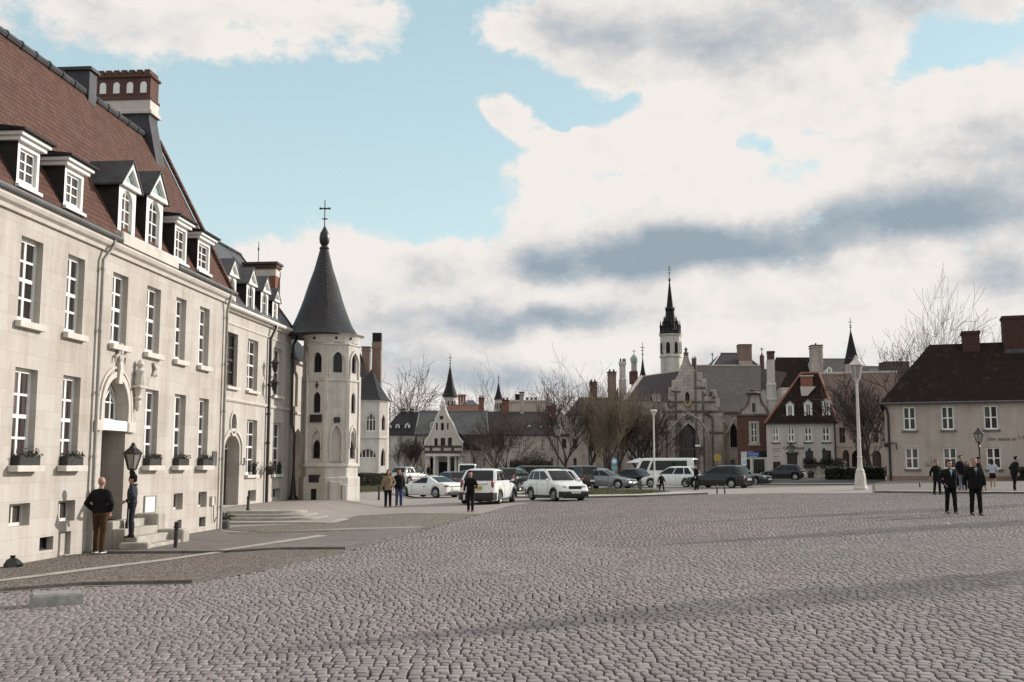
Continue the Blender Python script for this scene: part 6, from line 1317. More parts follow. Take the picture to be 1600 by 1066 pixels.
# ---- arched house
fr,o=base('arched_house','house with faded pink tiled roof and dark round archway behind the pale lamp',1305,119,R(-15)); X=lambda px,py=690,d=0: fr.x(px,py,d); Z=lambda py,d=0: fr.z(1340,py,d)
hs=[arch(X(1330),X(1356.5),-.4,Z(714),'round',8,Z(702)),arch(X(1362),X(1376),-.4,Z(714),'round',6,Z(704)),arch(X(1316),X(1326),-.4,Z(712),'round',6,Z(703)),rc(X(1312),X(1321),Z(692),Z(668)),rc(X(1364),X(1373),Z(692),Z(668))]
wallbox(o,X(1306.5),X(1402),11,Z(652),hs,[1.2,.4,.3,.2,.2],'plaster'); wins(o,fr,[(X(1312),X(1321),Z(692),Z(668)),(X(1364),X(1373),Z(692),Z(668))],.1,2,2,.1,.08,mat='wood',pane='glass_n')
m=MB(); m.box(X(1327),X(1380),.3,.34,-.3,Z(701)) if False else m.box(X(1361),X(1378),.3,.34,-.3,Z(701)); m.box(X(1315),X(1327),.25,.3,-.3,Z(701)); m.build('arch_doors',M['wood'],o)
m=MB(); m.box(X(1307),X(1402),-.1,-.002,Z(698),Z(695)); m.build('string_courses',M['cleanstone'],o)
m=MB(); e0=[(X(1304),-.3,Z(653)),(X(1405),-.3,Z(653)),(X(1405),11.3,Z(653)),(X(1304),11.3,Z(653))]; p,q=(X(1281,583,5.5),5.5,fr.z(1340,583,5.5)),(X(1402,580,5.5),5.5,fr.z(1340,583,5.5))
m.face([e0[0],e0[1],q,p]); m.face([e0[1],e0[2],q]); m.face([e0[2],e0[3],p,q]); m.face([e0[3],e0[0],p]); m.face(e0[::-1]); rr=m.build('roof',M['tile_pink'],o); m=MB(); m.rod(p,q,.2,6); m.tube([e0[0],p],.14,5); m.build('ridge_tiles',M['cleanstone'],rr)
x0,x1,z0,z1=fr.rect(1326,614,1348,634,1.8); m=MB(); m.loft([[(x0,1.8,z0),(x1,1.8,z0),((x0+x1)/2,1.8,z1)],[(x0,5.5,z0),(x1,5.5,z0),((x0+x1)/2,5.5,z1)]]); m.build('dormer',M['tile_dark'],o)
# ---- background roofs over there
fr,o=base('rear_house','big black roofed house with grey stone chimney behind the lettered house',1215,150); xL,xR=fr.x(1216),fr.x(1292); ze=fr.z(1250,607); m=MB(); m.box(xL,xR,0,11,-.5,ze); m.build('wall',M['plaster'],o)
hip(o,xL,xR,0,11,ze,fr.z(1245,558.5,5.5),fr.x(1213,563,5.5),fr.x(1272,557,5.5),'tile_dark',cap=None); stackpx(o,fr,1270,540,1286,580,2,1.8,'cleanstone',1,potm='wood'); x0,x1,z0,z1=fr.rect(1267,565,1289,592,1.6); m=MB(); m.loft([[(x0,1.6,z0),(x1,1.6,z0),(x1,3.9,z0),(x0,3.9,z0)],[(x0+.3,1.9,z1),(x1-.3,1.9,z1),(x1-.3,3.9,z1),(x0+.3,3.9,z1)]]); m.build('chimney_foot',M['cleanstone'],o)
fr,o=base('rear_hall','grey slate roofed hall behind the black roof and the spire',1285,168); xL,xR=fr.x(1286),fr.x(1400); ze=fr.z(1320,600); m=MB(); m.box(xL,xR,0,11,-.5,ze); m.build('wall',M['plaster'],o); hip(o,xL,xR,0,11,ze,fr.z(1310,561,5.5),xL,fr.x(1326,561,5.5),'slate_g'); hip(o,fr.x(1340),fr.x(1408),-2,9,ze-.5,fr.z(1370,573,3.5),fr.x(1340,573,3.5),fr.x(1380,573,3.5),'slate_g',name='lower_roof'); stackpx(o,fr,1384,566,1421,590,-3,3,'wood',0)
roofdormer(o,fr,1292,572,1300,584,1.0,2)
cone_turret('church_spire','plain dark pyramid spire with cross behind the pale street lamp','spire',1331,150,514,568,12.5,584,10.5,'slate_d',drum='cleanstone',y_spike=497,n=8,flare=.25,wins=False,ybot=620)
# ================================================================== RIGHT HOUSE
k,_=ray(1386,745); aR=R(-20); FRr=Fr(k*88,88,aR,.575); RH=FRr.thing('corner_house','cream two storey house with dark mossy tiled roof and brick chimneys','house'); fr=FRr
X=lambda px,py=690,d=0: fr.x(px,py,d); Z=lambda py,px=1400,d=0: fr.z(px,py,d)
XR=X(1690); zw=fr.z(1390,632)
wr=[(1411.5,639,1431,675),(1471,635,1490.5,672),(1537,632,1559,668)]; w1=[fr.rect(*q) for q in wr]; w1=[(a,b,w1[1][2],w1[1][3]) for a,b,c,d in w1]; dx=w1[2][0]-w1[1][0]; w1.append((w1[2][0]+dx,w1[2][1]+dx,w1[1][2],w1[1][3]))
wr=[(1415,700,1435.5,733),(1474,697.5,1495,730),(1541.5,695,1564,730)]; w2=[fr.rect(*q) for q in wr]; w2=[(a,b,w2[0][2],w2[0][3]) for a,b,c,d in w2]; w2.append((w2[2][0]+dx,w2[2][1]+dx,w2[0][2],w2[0][3]))
wallbox(RH,0,XR,10,zw,[rc(*q) for q in w1+w2],.2,'plaster')
wins(RH,fr,w1,.08,2,2,.10,.085,sill=(.14,.14,.14,'sootstone')); wins(RH,fr,w2,.08,2,2,.10,.085,sill=(.14,.14,.14,'sootstone'))
m=MB()
for a,b,c,d in w1+w2: m=MB(); m.ring(rc(a-.16,b+.16,c-.0,d+.18),rc(a,b,c,d),-.025,.0); m.build('window_surround',M['cleanstone'],RH)
m=MB(); m.box(-.03,XR,-.05,-.002,-.6,.42); m.build('plinth',M['brick_b'],RH)
zr=fr.z(1450,539,5); xr0=fr.x(1452,539,5)
hip(RH,0,XR,0,10,zw+.08,zr,xr0,XR-4,'tile_dark',ov=.35,cap=None); m=MB(); m.tube([(-.3,-.38,zw+.05),(XR,-.38,zw+.05)],.09,6); m.build('gutter',M['zinc'],RH)
for l,t,r,b,n_ in ((1504,517,1531,549,'rf'),(1567,493,1606,537,'x')):
    x0,x1,z0,z1=fr.rect(l,t,r,b,4.2); m=MB(); m.box(x0,x1,4.2,5.9,z0-1.0,z1); m.bev(x0-.08,x1+.08,4.12,5.98,z1-.25,z1,.04); c_=m.build('chimney',M['brick_d'],RH); m=MB(); m.bev(x0-.25,x1+.25,3.9,5.9,z0-1.2,z0-.45,.3); m.build('lead_flashing',M['lead'],c_)
m=MB(); m.tube([(X(1377),-.35,zw+.05),(X(1387),-.12,zw-.35),(X(1389.5),-.10,zw-.9),(X(1389.5),-.10,.0)],.10,8); m.build('downpipe',M['black'],RH,smooth=True)
m=MB(); z_=Z(693); x_=X(1390); m.tube([(x_,-.2,z_),(x_+.5,-.3,z_+.05),(x_+.55,-.3,z_-.5)],.06,6); m.ell((x_-.3,-.2,z_-.1),(.16,.16,.2),8,6); m.build('pipe_fitting',M['black'],RH)
for px,py,t_ in ((1543,688.5,'olw saana as'),(1590,686,"'t hof")): x_,z_=fr.h(px,py); text(RH,t_,.42,(x_,-.03,z_),M['inkbrown'],ext=.015)
m=MB(); x_=X(1445); z_=Z(723); m.box(x_,x_+.35,-.12,-.0,z_-.2,z_+.1); m.rod((x_+.45,-.1,z_-.2),(x_+.45,-.1,z_+.5),.03,5); m.build('wall_fitting',M['iron'],RH)
# ================================================================== GROUND
from mathutils.geometry import delaunay_2d_cdt
def gzv(X,Y):
    x=np.clip(X,-14,32); s=lambda a,b,t:(lambda q:q*q*(3-2*q))(np.clip((t-a)/(b-a),0,1)); return .018*x+.40*s(6.0,8.0,-X)*s(36.2,38.2,Y)
def pav(name,c,var,dark,sc,bm=.25,fine=60,slab=False):
    m,t,b=nt(name); v=objc(t); big=noise(t,v,sc,6,.65); fn=noise(t,v,fine,3,.7); pt_=noise(t,v,.12,3,.5)
    col=ramp(t,big,[(.28,tuple(x*(1-var) for x in c)),(.72,tuple(x*(1+var) for x in c))]); col=mix(t,.3,col,ramp(t,fn,[(.3,dark),(.7,tuple(x*1.3 for x in c))])); col=mix(t,math_(t,'MULTIPLY',pt_,.35),col,tuple(x*.72 for x in c))
    if slab:
        k=brick(t,mapv(t,v,(1,1,1),(0,0,.09)),.9,.6,.012,(1,1,1),(.86,.85,.84),(.45,.42,.40)); col=mix(t,1.0,col,k.outputs['Color'],'MULTIPLY')
    L(t,col,b.inputs['Base Color']); b.inputs['Roughness'].default_value=.88; b.inputs['Specular IOR Level'].default_value=.3; bump(t,b,fn,bm,.01); return m
M['paving']=pav('pale_worn_paving',(.30,.265,.245),.16,(.10,.09,.085),.5)
M['asphalt']=pav('dark_asphalt',(.060,.055,.055),.2,(.03,.028,.028),.6)
M['slabs']=pav('grey_pavement',(.19,.170,.158),.22,(.08,.075,.07),.9,slab=True)
M['bed']=simple('dark_joint_sand',(.030,.026,.023),.95,.4,5)
def settmat(name,c1,c2,s,dark):
    m,t,b=nt(name); v=objc(t); w=t.nodes.new('ShaderNodeTexVoronoi'); w.feature='DISTANCE_TO_EDGE'; w.inputs['Scale'].default_value=s; L(t,v,w.inputs['Vector'])
    w2=t.nodes.new('ShaderNodeTexVoronoi'); w2.inputs['Scale'].default_value=s; L(t,v,w2.inputs['Vector']); sp=t.nodes.new('ShaderNodeSeparateColor'); L(t,w2.outputs['Color'],sp.inputs[0])
    col=ramp(t,sp.outputs[0],[(0,c1),(1,c2)]); e=ramp(t,w.outputs['Distance'],[(.02,(0,0,0)),(.10,(1,1,1))]); col=mix(t,e,dark,col)
    col=mix(t,math_(t,'MULTIPLY',noise(t,v,.6,5),.5),col,tuple(x*.6 for x in c1)); L(t,col,b.inputs['Base Color']); b.inputs['Roughness'].default_value=.9; b.inputs['Specular IOR Level'].default_value=.25; bump(t,b,e,1.0,.03); return m
M['sett_brown']=settmat('brown_pebble_setts',(.19,.160,.140),(.31,.265,.235),11,(.035,.028,.024))
M['sett_pale']=settmat('pale_small_setts',(.21,.185,.155),(.30,.27,.23),8,(.10,.085,.07))
CB_px=[(-260,985),(0,926),(120,917),(300,912),(409,892),(536,863),(668,827),(752,803),(800,789.5),(850,783.5),(905,778.6),(1000,776.6),(1106,772.5),(1210,771),(1365,770.3),(1600,771.5),(1760,773)]
CB=[G(*p)[:2] for p in CB_px]+[(46,6.0),(-3.5,6.0)]
CBa=np.array(CB)
def inside(px,py,poly):
    r=np.zeros(px.shape,bool); n=len(poly); j=n-1
    for i in range(n):
        xi,yi=poly[i]; xj,yj=poly[j]; c=((yi>py)!=(yj>py))&(px<(xj-xi)*(py-yi)/(yj-yi+1e-12)+xi); r^=c; j=i
    return r
def npmesh(name,V,Fq,mat,kind=None,smooth=False):
    """quads (or tris) from numpy arrays, list of face arrays"""
    me=bpy.data.meshes.new(name); fs=[f for f in Fq if len(f)]; nl=sum(f.size for f in fs); nf=sum(len(f) for f in fs)
    me.vertices.add(len(V)); me.vertices.foreach_set('co',np.ascontiguousarray(V,dtype=np.float32).ravel()); me.loops.add(nl); me.polygons.add(nf)
    me.loops.foreach_set('vertex_index',np.concatenate([f.ravel() for f in fs]).astype(np.int32)); tot=np.concatenate([np.full(len(f),f.shape[1]) for f in fs]); st_=np.concatenate([[0],np.cumsum(tot)[:-1]])
    me.polygons.foreach_set('loop_start',st_.astype(np.int32)); me.update(calc_edges=True); me.validate()
    if smooth: me.polygons.foreach_set('use_smooth',np.ones(len(me.polygons),bool))
    me.materials.append(mat); o=put(name,me)
    if kind: o['kind']=kind
    return o
# the land, out to the horizon, a little below the paved surface
ax_=np.unique(np.concatenate([np.linspace(-16,36,53),np.linspace(-120,140,53),np.linspace(-2500,2500,41)])); ay_=np.unique(np.concatenate([np.linspace(-6,70,77),np.linspace(-30,220,51),np.linspace(-2500,2500,41)]))
XX,YY=np.meshgrid(ax_,ay_); V=np.stack([XX.ravel(),YY.ravel(),gzv(XX,YY).ravel()-.040],1); nx_,ny_=len(ax_),len(ay_); ii=np.arange(nx_*ny_).reshape(ny_,nx_)
npmesh('ground',V,[np.stack([ii[:-1,:-1].ravel(),ii[:-1,1:].ravel(),ii[1:,1:].ravel(),ii[1:,:-1].ravel()],1)],M['bed'],'structure')
# pale paving everywhere round the cobbles
bx=np.concatenate([np.arange(-20,41,1.0),[-90,-60,-40,-30,55,75,100,130]]); by=np.concatenate([np.arange(2,110,1.5),[-10,125,150,180,230]])
XX,YY=np.meshgrid(bx,by); pts=[Vector((x,y)) for x,y in zip(XX.ravel(),YY.ravel())]; n0=len(pts); cbp=[]
for (xa,ya_),(xb,yb_) in zip(CB,CB[1:]+CB[:1]):
    n=max(1,int(math.hypot(xb-xa,yb_-ya_)/1.5))
    for k in range(n): cbp.append(Vector((xa+(xb-xa)*k/n,ya_+(yb_-ya_)*k/n)))
pts+=cbp; ed=[(n0+i,n0+(i+1)%len(cbp)) for i in range(len(cbp))]
r_=delaunay_2d_cdt(pts,ed,[],0,1e-4); vv=np.array([[p.x,p.y] for p in r_[0]]); ff=np.array([list(f) for f in r_[2]]); c_=vv[ff].mean(1); ff=ff[~inside(c_[:,0],c_[:,1],CB)]
npmesh('paving',np.column_stack([vv,gzv(vv[:,0],vv[:,1])]),[ff],M['paving'],'structure')
# the setts of the square, each with its own top, in wavering rows
def cobble():
    g=np.random.default_rng(5); out=[]
    d=.145; ys=np.arange(6.0,62,d); P=[]
    for j,y0 in enumerate(ys):
        xl=-14+.0*y0; xr=min(48,.56*y0+6); w=g.uniform(.085,.150,int((xr-xl)/.105)); x=xl+np.cumsum(w)+g.uniform(0,.3); k=x<xr; x=x[k]; w=w[k]
        P.append(np.stack([x-w/2,np.full(len(x),y0),w,d*g.uniform(.90,1.0,len(x)),g.uniform(-.05,.05,len(x)),g.normal(0,.0022,len(x))],1))
    P=np.concatenate(P)
    cx,cy=P[:,0].copy(),P[:,1].copy()
    wy=.15*np.sin(cx*.45+cy*.11)+.05*np.sin(cx*1.1-cy*.23+1)+.015*np.sin(cx*2.7+cy*.5); wx=.16*np.sin(cy*.43+1.3)+.09*np.sin(cy*.9+cx*.2); dyx=.15*.45*np.cos(cx*.45+cy*.11)+.055*np.cos(cx*1.1-cy*.23+1)+.04*np.cos(cx*2.7+cy*.5)
    X=cx+wx; Y=cy+wy; A=np.arctan(dyx)+P[:,4]; k=inside(X,Y,CB)&(np.abs(X)<.53*Y+7); P=P[k];X=X[k];Y=Y[k];A=A[k]
    return X,Y,A,P[:,2],P[:,3],P[:,5]
X_,Y_,A_,Wc,Dc,Zc=cobble()
gr=np.random.default_rng(9)
tx_,ty_=gr.normal(0,.007,len(X_)),gr.normal(0,.007,len(X_))
def stones(sel,rings,tmpl):
    x,y,a,w,d,z=X_[sel],Y_[sel],A_[sel],Wc[sel],Dc[sel],Zc[sel]; n=len(x); g0=gzv(x,y); vs=[]; ca,sa=np.cos(a),np.sin(a); m=len(tmpl); gap=.0145
    jit=gr.uniform(.90,1.06,(n,m))
    for ins,zz in rings:
        lx=(w[:,None]-gap*1.35-2*ins)/2*tmpl[:,0]*jit; ly=(d[:,None]-gap*.75-2*ins)/2*tmpl[:,1]*jit
        X=x[:,None]+lx*ca[:,None]-ly*sa[:,None]; Y=y[:,None]+lx*sa[:,None]+ly*ca[:,None]; Z=g0[:,None]+z[:,None]*float(zz>-.03)+zz+lx*tx_[sel][:,None]+ly*ty_[sel][:,None]; vs.append(np.stack([X,Y,Z],2))
    V=np.stack(vs,1).reshape(n,-1,3); per=V.shape[1]; fq=[]; base=(np.arange(n)*per)[:,None]
    for r in range(len(rings)-1):
        for j in range(m):
            k=(j+1)%m; fq.append(base+np.array([[r*m+j,r*m+k,(r+1)*m+k,(r+1)*m+j]]))
    top=base+np.array([[(len(rings)-1)*m+j for j in range(m)]])
    return V.reshape(-1,3),np.concatenate(fq),top
oct_=np.array([(1,-.55),(1,.55),(.72,1),(-.72,1),(-1,.55),(-1,-.55),(-.72,-1),(.72,-1)]); quad_=np.array([(1,-1),(1,1),(-1,1),(-1,-1)])
near=Y_<24
Va,qa,ta=stones(near,[(0,-.05),(.001,-.006),(.004,-.0015),(.011,0)],oct_); Vb,qb,tb=stones(~near,[(0,-.05),(.006,0)],quad_)
m,t,b=nt('worn_granite_setts'); gi=t.nodes.new('ShaderNodeNewGeometry'); v=objc(t)
c=ramp(t,gi.outputs['Random Per Island'],[(0,(.125,.108,.105)),(.12,(.20,.175,.170)),(.7,(.285,.251,.244)),(1,(.39,.347,.335))]); f=noise(t,v,22,5,.7); c=mix(t,.45,c,ramp(t,f,[(.3,(.11,.092,.089)),(.75,(.335,.288,.28))])); big=noise(t,v,.22,4,.6); c=mix(t,math_(t,'MULTIPLY',ramp(t,big,[(.36,(0,0,0)),(.64,(1,1,1))]),.50),c,(.17,.15,.145))
L(t,c,b.inputs['Base Color']); b.inputs['Roughness'].default_value=.62; b.inputs['Specular IOR Level'].default_value=.35; bump(t,b,f,.35,.012)
off=len(Va); npmesh('cobblestones',np.concatenate([Va,Vb]),[np.concatenate([qa,qb+off]),ta,tb+off],m,'structure')
M['kerb_shade']=simple('painted_shade_kerb_face',(.11,.098,.090),.9,.3,3,bmp=.3)  # kerb edge faces coloured darker to stand for their shade
# flat or raised sheets drawn on the ground
def patch(name,pxs,h,mat,lift=.006,step=1.0,skirt=True,top_h=None):
    P=[G(*p)[:2] for p in pxs]; Q=[]
    for (xa,ya_),(xb,yb_) in zip(P,P[1:]+P[:1]):
        n=max(1,int(math.hypot(xb-xa,yb_-ya_)/step))
        for k in range(n): Q.append((xa+(xb-xa)*k/n,ya_+(yb_-ya_)*k/n))
    A=np.array(Q); gx_=np.arange(A[:,0].min()+.3,A[:,0].max(),step); gy_=np.arange(A[:,1].min()+.3,A[:,1].max(),step)
    pts=[Vector(q) for q in Q]; n0=len(pts)
    if len(gx_) and len(gy_):
        XX,YY=np.meshgrid(gx_,gy_); k=inside(XX.ravel(),YY.ravel(),Q); pts+=[Vector((x,y)) for x,y in zip(XX.ravel()[k],YY.ravel()[k])]
    r_=delaunay_2d_cdt(pts,[(i,(i+1)%n0) for i in range(n0)],[],0,1e-4); vv=np.array([[p.x,p.y] for p in r_[0]]); ff=np.array([list(f) for f in r_[2]]); c_=vv[ff].mean(1); ff=ff[inside(c_[:,0],c_[:,1],Q)]
    mb=MB(); z=gzv(vv[:,0],vv[:,1])+lift+h; mb.v=[(x,y,zz) for (x,y),zz in zip(vv,z)]; 
    for f in ff: mb.idx([int(i) for i in f])
    if skirt:
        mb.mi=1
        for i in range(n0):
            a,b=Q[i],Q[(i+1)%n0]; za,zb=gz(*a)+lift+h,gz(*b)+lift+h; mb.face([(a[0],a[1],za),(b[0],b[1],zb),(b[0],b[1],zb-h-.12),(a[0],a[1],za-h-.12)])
    o=mb.build(name,[mat,M['kerb_shade']]); o['kind']='structure'; return o
patch('sett_strip',[(-200,975),(0,925),(130,915),(300,911.5),(409,891.5),(538,862.5),(430,863),(335,869),(100,870),(40,875),(0,884),(-200,925)],.05,M['sett_brown'])
patch('pavement',[(100,868),(335,867),(440,861.5),(539,861),(660,828.5),(500,837),(362,842),(340,829),(240,842),(110,862)],.08,M['slabs'])
patch('sett_strip',[(341,832),(362,842.6),(500,838),(655,830.4),(668,826),(560,828.5),(420,832)],.0,M['sett_brown'],lift=.008,skirt=False)
patch('sett_strip',[(350,828),(420,832.6),(560,829),(668,826),(751,803.2),(640,802),(560,806),(500,818),(365,824)],.0,M['sett_pale'],lift=.012,skirt=False)
patch('pavement',[(1368,769.2),(1480,770.4),(1600,771),(1700,772),(1700,750),(1600,751),(1386,753.5),(1366,757)],.09,M['slabs'])
patch('kerb',[(1367,770.0),(1480,771.2),(1600,771.8),(1700,772.8),(1700,771.9),(1600,770.9),(1480,770.3),(1368,769.1)],.10,M['step'],lift=.0)
patch('paving_band',[(-60,919),(0,911.5),(130,894),(250,879),(338,866.3),(352,867),(262,880.5),(140,896.5),(0,914.5),(-60,922.5)],.052,M['step'],lift=.012,skirt=False)
patch('paving_band',[(338,866.6),(353,867.0),(513,842.8),(497,841.6)],.082,M['step'],lift=.012,skirt=False)
patch('paving_band',[(420,831.8),(560,828.2),(668,825.4),(655,823.2),(545,826)],.0,M['paving'],lift=.018,skirt=False)
patch('road',[(1165,757.5),(1330,757),(1384,755),(1384,747.5),(1250,746.5),(1170,748)],.0,M['asphalt'],lift=.008,skirt=False)
patch('kerb',[(1170,758.4),(1340,757.8),(1340,756.8),(1170,757.2)],.09,M['step'])
patch('kerb',[(801,778.2),(905,778.6),(1000,776.6),(1106,772.4),(1050,771),(1000,774.4),(905,776),(803,775.6)],.09,M['step'])
LW=[(803,775.4),(905,775.8),(1000,774.2),(1050,770.9),(1020,767.5),(940,766.3),(840,768.5)]
patch('lawn',LW,.05,simple('lawn_soil',(.10,.105,.045),.95,.35,2.5,bmp=.3))
def grass(name,pxs,n,h):
    P=[G(*p)[:2] for p in pxs]; A=np.array(P); g=np.random.default_rng(3); x=g.uniform(A[:,0].min(),A[:,0].max(),n*3); y=g.uniform(A[:,1].min(),A[:,1].max(),n*3); k=inside(x,y,P); x,y=x[k][:n],y[k][:n]; n=len(x); a=g.uniform(0,6.28,n); l=g.uniform(.04,.10,n); z=gzv(x,y)+h; dx,dy=np.cos(a)*.02,np.sin(a)*.02
    V=np.stack([np.stack([x-dx,y-dy,z],1),np.stack([x+dx,y+dy,z],1),np.stack([x+dy*2,y-dx*2,z+l],1)],1).reshape(-1,3); o=npmesh(name,V,[np.arange(n*3).reshape(n,3)],M['grass'],'stuff'); return o
grass('grass',LW,26000,.055)
LW2=[(563,770),(602,768.5),(604,761),(560,762)]
patch('lawn',LW2,.05,bpy.data.materials['lawn_soil']); grass('grass',LW2,9000,.055)
# terrace steps with a rounded end before the slate-roofed house
def stepslab(px0,py,px1,z,mb,back):
    a=G(px0,py); b=G(px1,py); y0=a[1]; x0,x1=a[0],b[0]; r=.9; pts=[(x0,back),(x0,y0)]+[(x1-r+r*math.sin(t),y0+r*.7-r*.7*math.cos(t)) for t in [PI/2*k/7 for k in range(8)]]+[(x1+.1,back)]
    mb.loft([[(x,y,-.7) for x,y in pts],[(x,y,z-.015) for x,y in pts],[(x,y+.012,z) for x,y in pts]])
st2=thing('terrace_steps','long low stone steps with rounded end before the slate-roofed house','steps',(0,0,0))
gl_=gz(-9.6,35.6); tp=gz(-9.5,40)+.012
m=MB()
for i in range(4): stepslab([351,352,353,354][i],[821,814.5,808.5,803][i],[512,496,482,468][i],gl_+(tp-gl_)*(i+1)/4,m,38.6-.02*i)
m.build('treads',M['step'],st2)
# ================================================================== STREET FURNITURE
def lamp(name,label,pos,H,headh,mat='black',style='lantern',rz=0.0,base_r=.11,group=None,pole_r=.045,fat=False):
    o=thing(name,label,'street lamp',pos,rz,group); hz=H-headh; m=MB()
    if fat: m.lathe([(.42,0),(.42,.12),(.36,.22),(.30,.95),(.25,1.05),(.27,1.12),(.17,1.3),(.13,1.9),(.165,1.96),(.125,2.02),(.115,3.0),(.135,3.05),(.105,3.1),(.075,hz-.35),(.10,hz-.3),(.06,hz-.2),(.13,hz-.05),(.08,hz)],0,0,8,PI/8)
    elif style=='disc': m.lathe([(base_r,0),(base_r,.2),(pole_r*1.1,.3),(pole_r,hz)],0,0,10)
    else: m.lathe([(base_r,0),(base_r,.12),(base_r*.75,.2),(base_r*.65,.75),(pole_r*1.3,.82),(pole_r*1.6,.9),(pole_r,1.0),(pole_r*.9,hz-.25),(pole_r*1.7,hz-.2),(pole_r,hz-.14),(pole_r*1.5,hz-.02),(pole_r,hz)],0,0,10)
    m.build('post',M[mat],o,smooth=not fat)
    h=headh; w=h*(.25 if fat else .31)
    if style=='lantern':
        m=MB(); n=6
        m.lathe([(w*.25,hz),(w*.52,hz+h*.04),(w*.52,hz+h*.07),(w*.3,hz+h*.08)],0,0,n); m.lathe([(w*1.02,hz+h*.58),(w*1.18,hz+h*.60),(w*1.0,hz+h*.66),(w*.55,hz+h*.78),(w*.42,hz+h*.80),(w*.40,hz+h*.86),(w*.20,hz+h*.89),(w*.26,hz+h*.93),(w*.12,hz+h*.97),(.01,hz+h)],0,0,n)
        for k in range(n):
            a=2*PI*k/n; m.rod((w*.5*math.cos(a),w*.5*math.sin(a),hz+h*.06),(w*1.0*math.cos(a),w*1.0*math.sin(a),hz+h*.60),h*.016,5)
        hd=m.build('lamp_head',M[mat],o); m=MB(); m.lathe([(w*.46,hz+h*.08),(w*.94,hz+h*.575)],0,0,n); m.build('lamp_glass',M['lampglass'],hd)
    else:
        m=MB(); m.lathe([(.06,hz),(.08,hz+.05),(.23,hz+h*.75),(.26,hz+h*.8),(.22,hz+h*.95),(.04,hz+h)],0,0,16); m.build('lamp_head',M[mat],o,smooth=True,ang=50)
    return o
# lantern by the house steps: stands in front of the wall
wpos=.45; u_l=None
k,b_=ray(207,720); ox=F1.o[0]-F1.n[0]*wpos; oy=F1.o[1]-F1.n[1]*wpos; t_=(k*oy-ox)/(F1.d[0]-k*F1.d[1]); lx,ly=ox+t_*F1.d[0],oy+t_*F1.d[1]
zt_l=W(207,691,ly)[2]; lz=STEP3
lamp('street_lamp','black lantern on a slim post beside the arched house door',(lx,ly,lz),zt_l-lz,.68)
g=G(872,737); lamp('street_lamp','tall black lantern post in front of the long pale house',(g[0]*82/g[1],82,gz(g[0],82)),W(872,660,82)[2]-gz(g[0],82),1.15)
P_=W(1022,700,78); lamp('street_lamp','slim pale post with flat disc lamp left of the church front',(P_[0],78,gz(P_[0],78)),W(1022,640,78)[2]-gz(P_[0],78),.5,'offw','disc',base_r=.11,pole_r=.055)
P_=W(1236,700,105); lamp('street_lamp','black lantern post in front of the lettered white house',(P_[0],105,gz(P_[0],105)),W(1236,691,105)[2]-gz(P_[0],105),1.2)
g=G(1345,765.5); lamp('street_lamp','tall pale ornate lamp post with big lantern and stepped octagonal base',g,W(1337,555,g[1])[2]-g[2],1.55,'plaster_pole' if 'plaster_pole' in M else 'trim','lantern',fat=True)
P_=W(1530,700,62); lamp('street_lamp','black lantern post before the cream corner house',(P_[0],62,gz(P_[0],62)+.09),W(1530,668,62)[2]-gz(P_[0],62)-.09,.92)
def bollard(px,py,top,label,r=.05,mat='black',style=0):
    g=G(px,py); h=W(px,top,g[1])[2]-g[2]; o=thing('bollard',label,'bollard',g,0,'posts and bollards round the square'); m=MB()
    if style==0: m.lathe([(r*1.5,0),(r*1.5,.06),(r*1.05,.12),(r,h*.78),(r*1.3,h*.80),(r*1.3,h*.84),(r,h*.86),(r*1.1,h*.95),(r*.6,h)],0,0,12); m.build('shaft',M[mat],o,smooth=True)
    else: m.lathe([(r,0),(r*.95,h*.94),(r*.6,h)],0,0,10); m.build('shaft',M[mat],o,smooth=True)
    m=MB(); m.lathe([(r*1.35,h*.62),(r*1.35,h*.66)],0,0,12); m.build('collar',M['zinc'],o); return o
bollard(274.5,861.5,815,'black bollard on the pavement edge in front of the house steps',.052)
bollard(387.5,798,775,'black bollard at the top of the terrace steps',.05)
bollard(592,781.5,759,'black bollard beside the couple near the round tower',.055)
bollard(951,768,747,'thin grey post on the lawn below the silver saloon',.06,'zinc',1)
bollard(1001,768,750,'thick grey post on the lawn left of the child',.11,'zinc',1)
bollard(925,768,757,'short post at the left part of the lawn',.07,'zinc',1)
bollard(1120.5,771.5,758,'first of two thin black posts in front of the black estate',.045,'black',1)
bollard(1132.5,771.5,758,'second thin black post nearer the church door side of the black estate',.045,'black',1)
bollard(1437.5,764,753,'thin black post on the pavement of the corner house',.05,'black',1)
def sign(label,px,Y,top,bot,w,h,face,shape='rect',txt=None,mat='iron',name='road_sign',back='zinc',ts=.3,cat='sign'):
    P_=W(px,740,Y); g=gz(P_[0],Y); z1=W(px,top,Y)[2]-g; o=thing(name,label,cat,(P_[0],Y,g)); m=MB(); m.rod((0,0,0),(0,0,z1+.05),.045,8); m.build('post',M[mat],o)
    m=MB(); zc_=z1-h/2
    if shape=='rect': m.bev(-w/2,w/2,-.08,-.05,z1-h,z1,.004)
    else: m.loft([[(w/2*math.cos(t),y,zc_+w/2*math.sin(t)) for t in [2*PI*k/20 for k in range(20)]] for y in (-.08,-.05)])
    p=m.build('sign_face',M[face],o)
    if txt: text(p,txt,ts,(0,-.083,zc_-ts*.35),M['signwhite'] if face!='signyellow' else M['inkbrown'],ext=.002,align='CENTER')
    return o,zc_,p
o,z,p=sign('blue direction sign with white lettering in front of the brick shop',1177,96,706.5,716,1.12,.50,'signblue',ts=.2); text(p,'Schouwburg',.17,(0,-.083,z+.03),M['signwhite'],ext=.002,align='CENTER'); text(p,'Stadhuis',.20,(0,-.083,z-.20),M['signwhite'],ext=.002,align='CENTER')
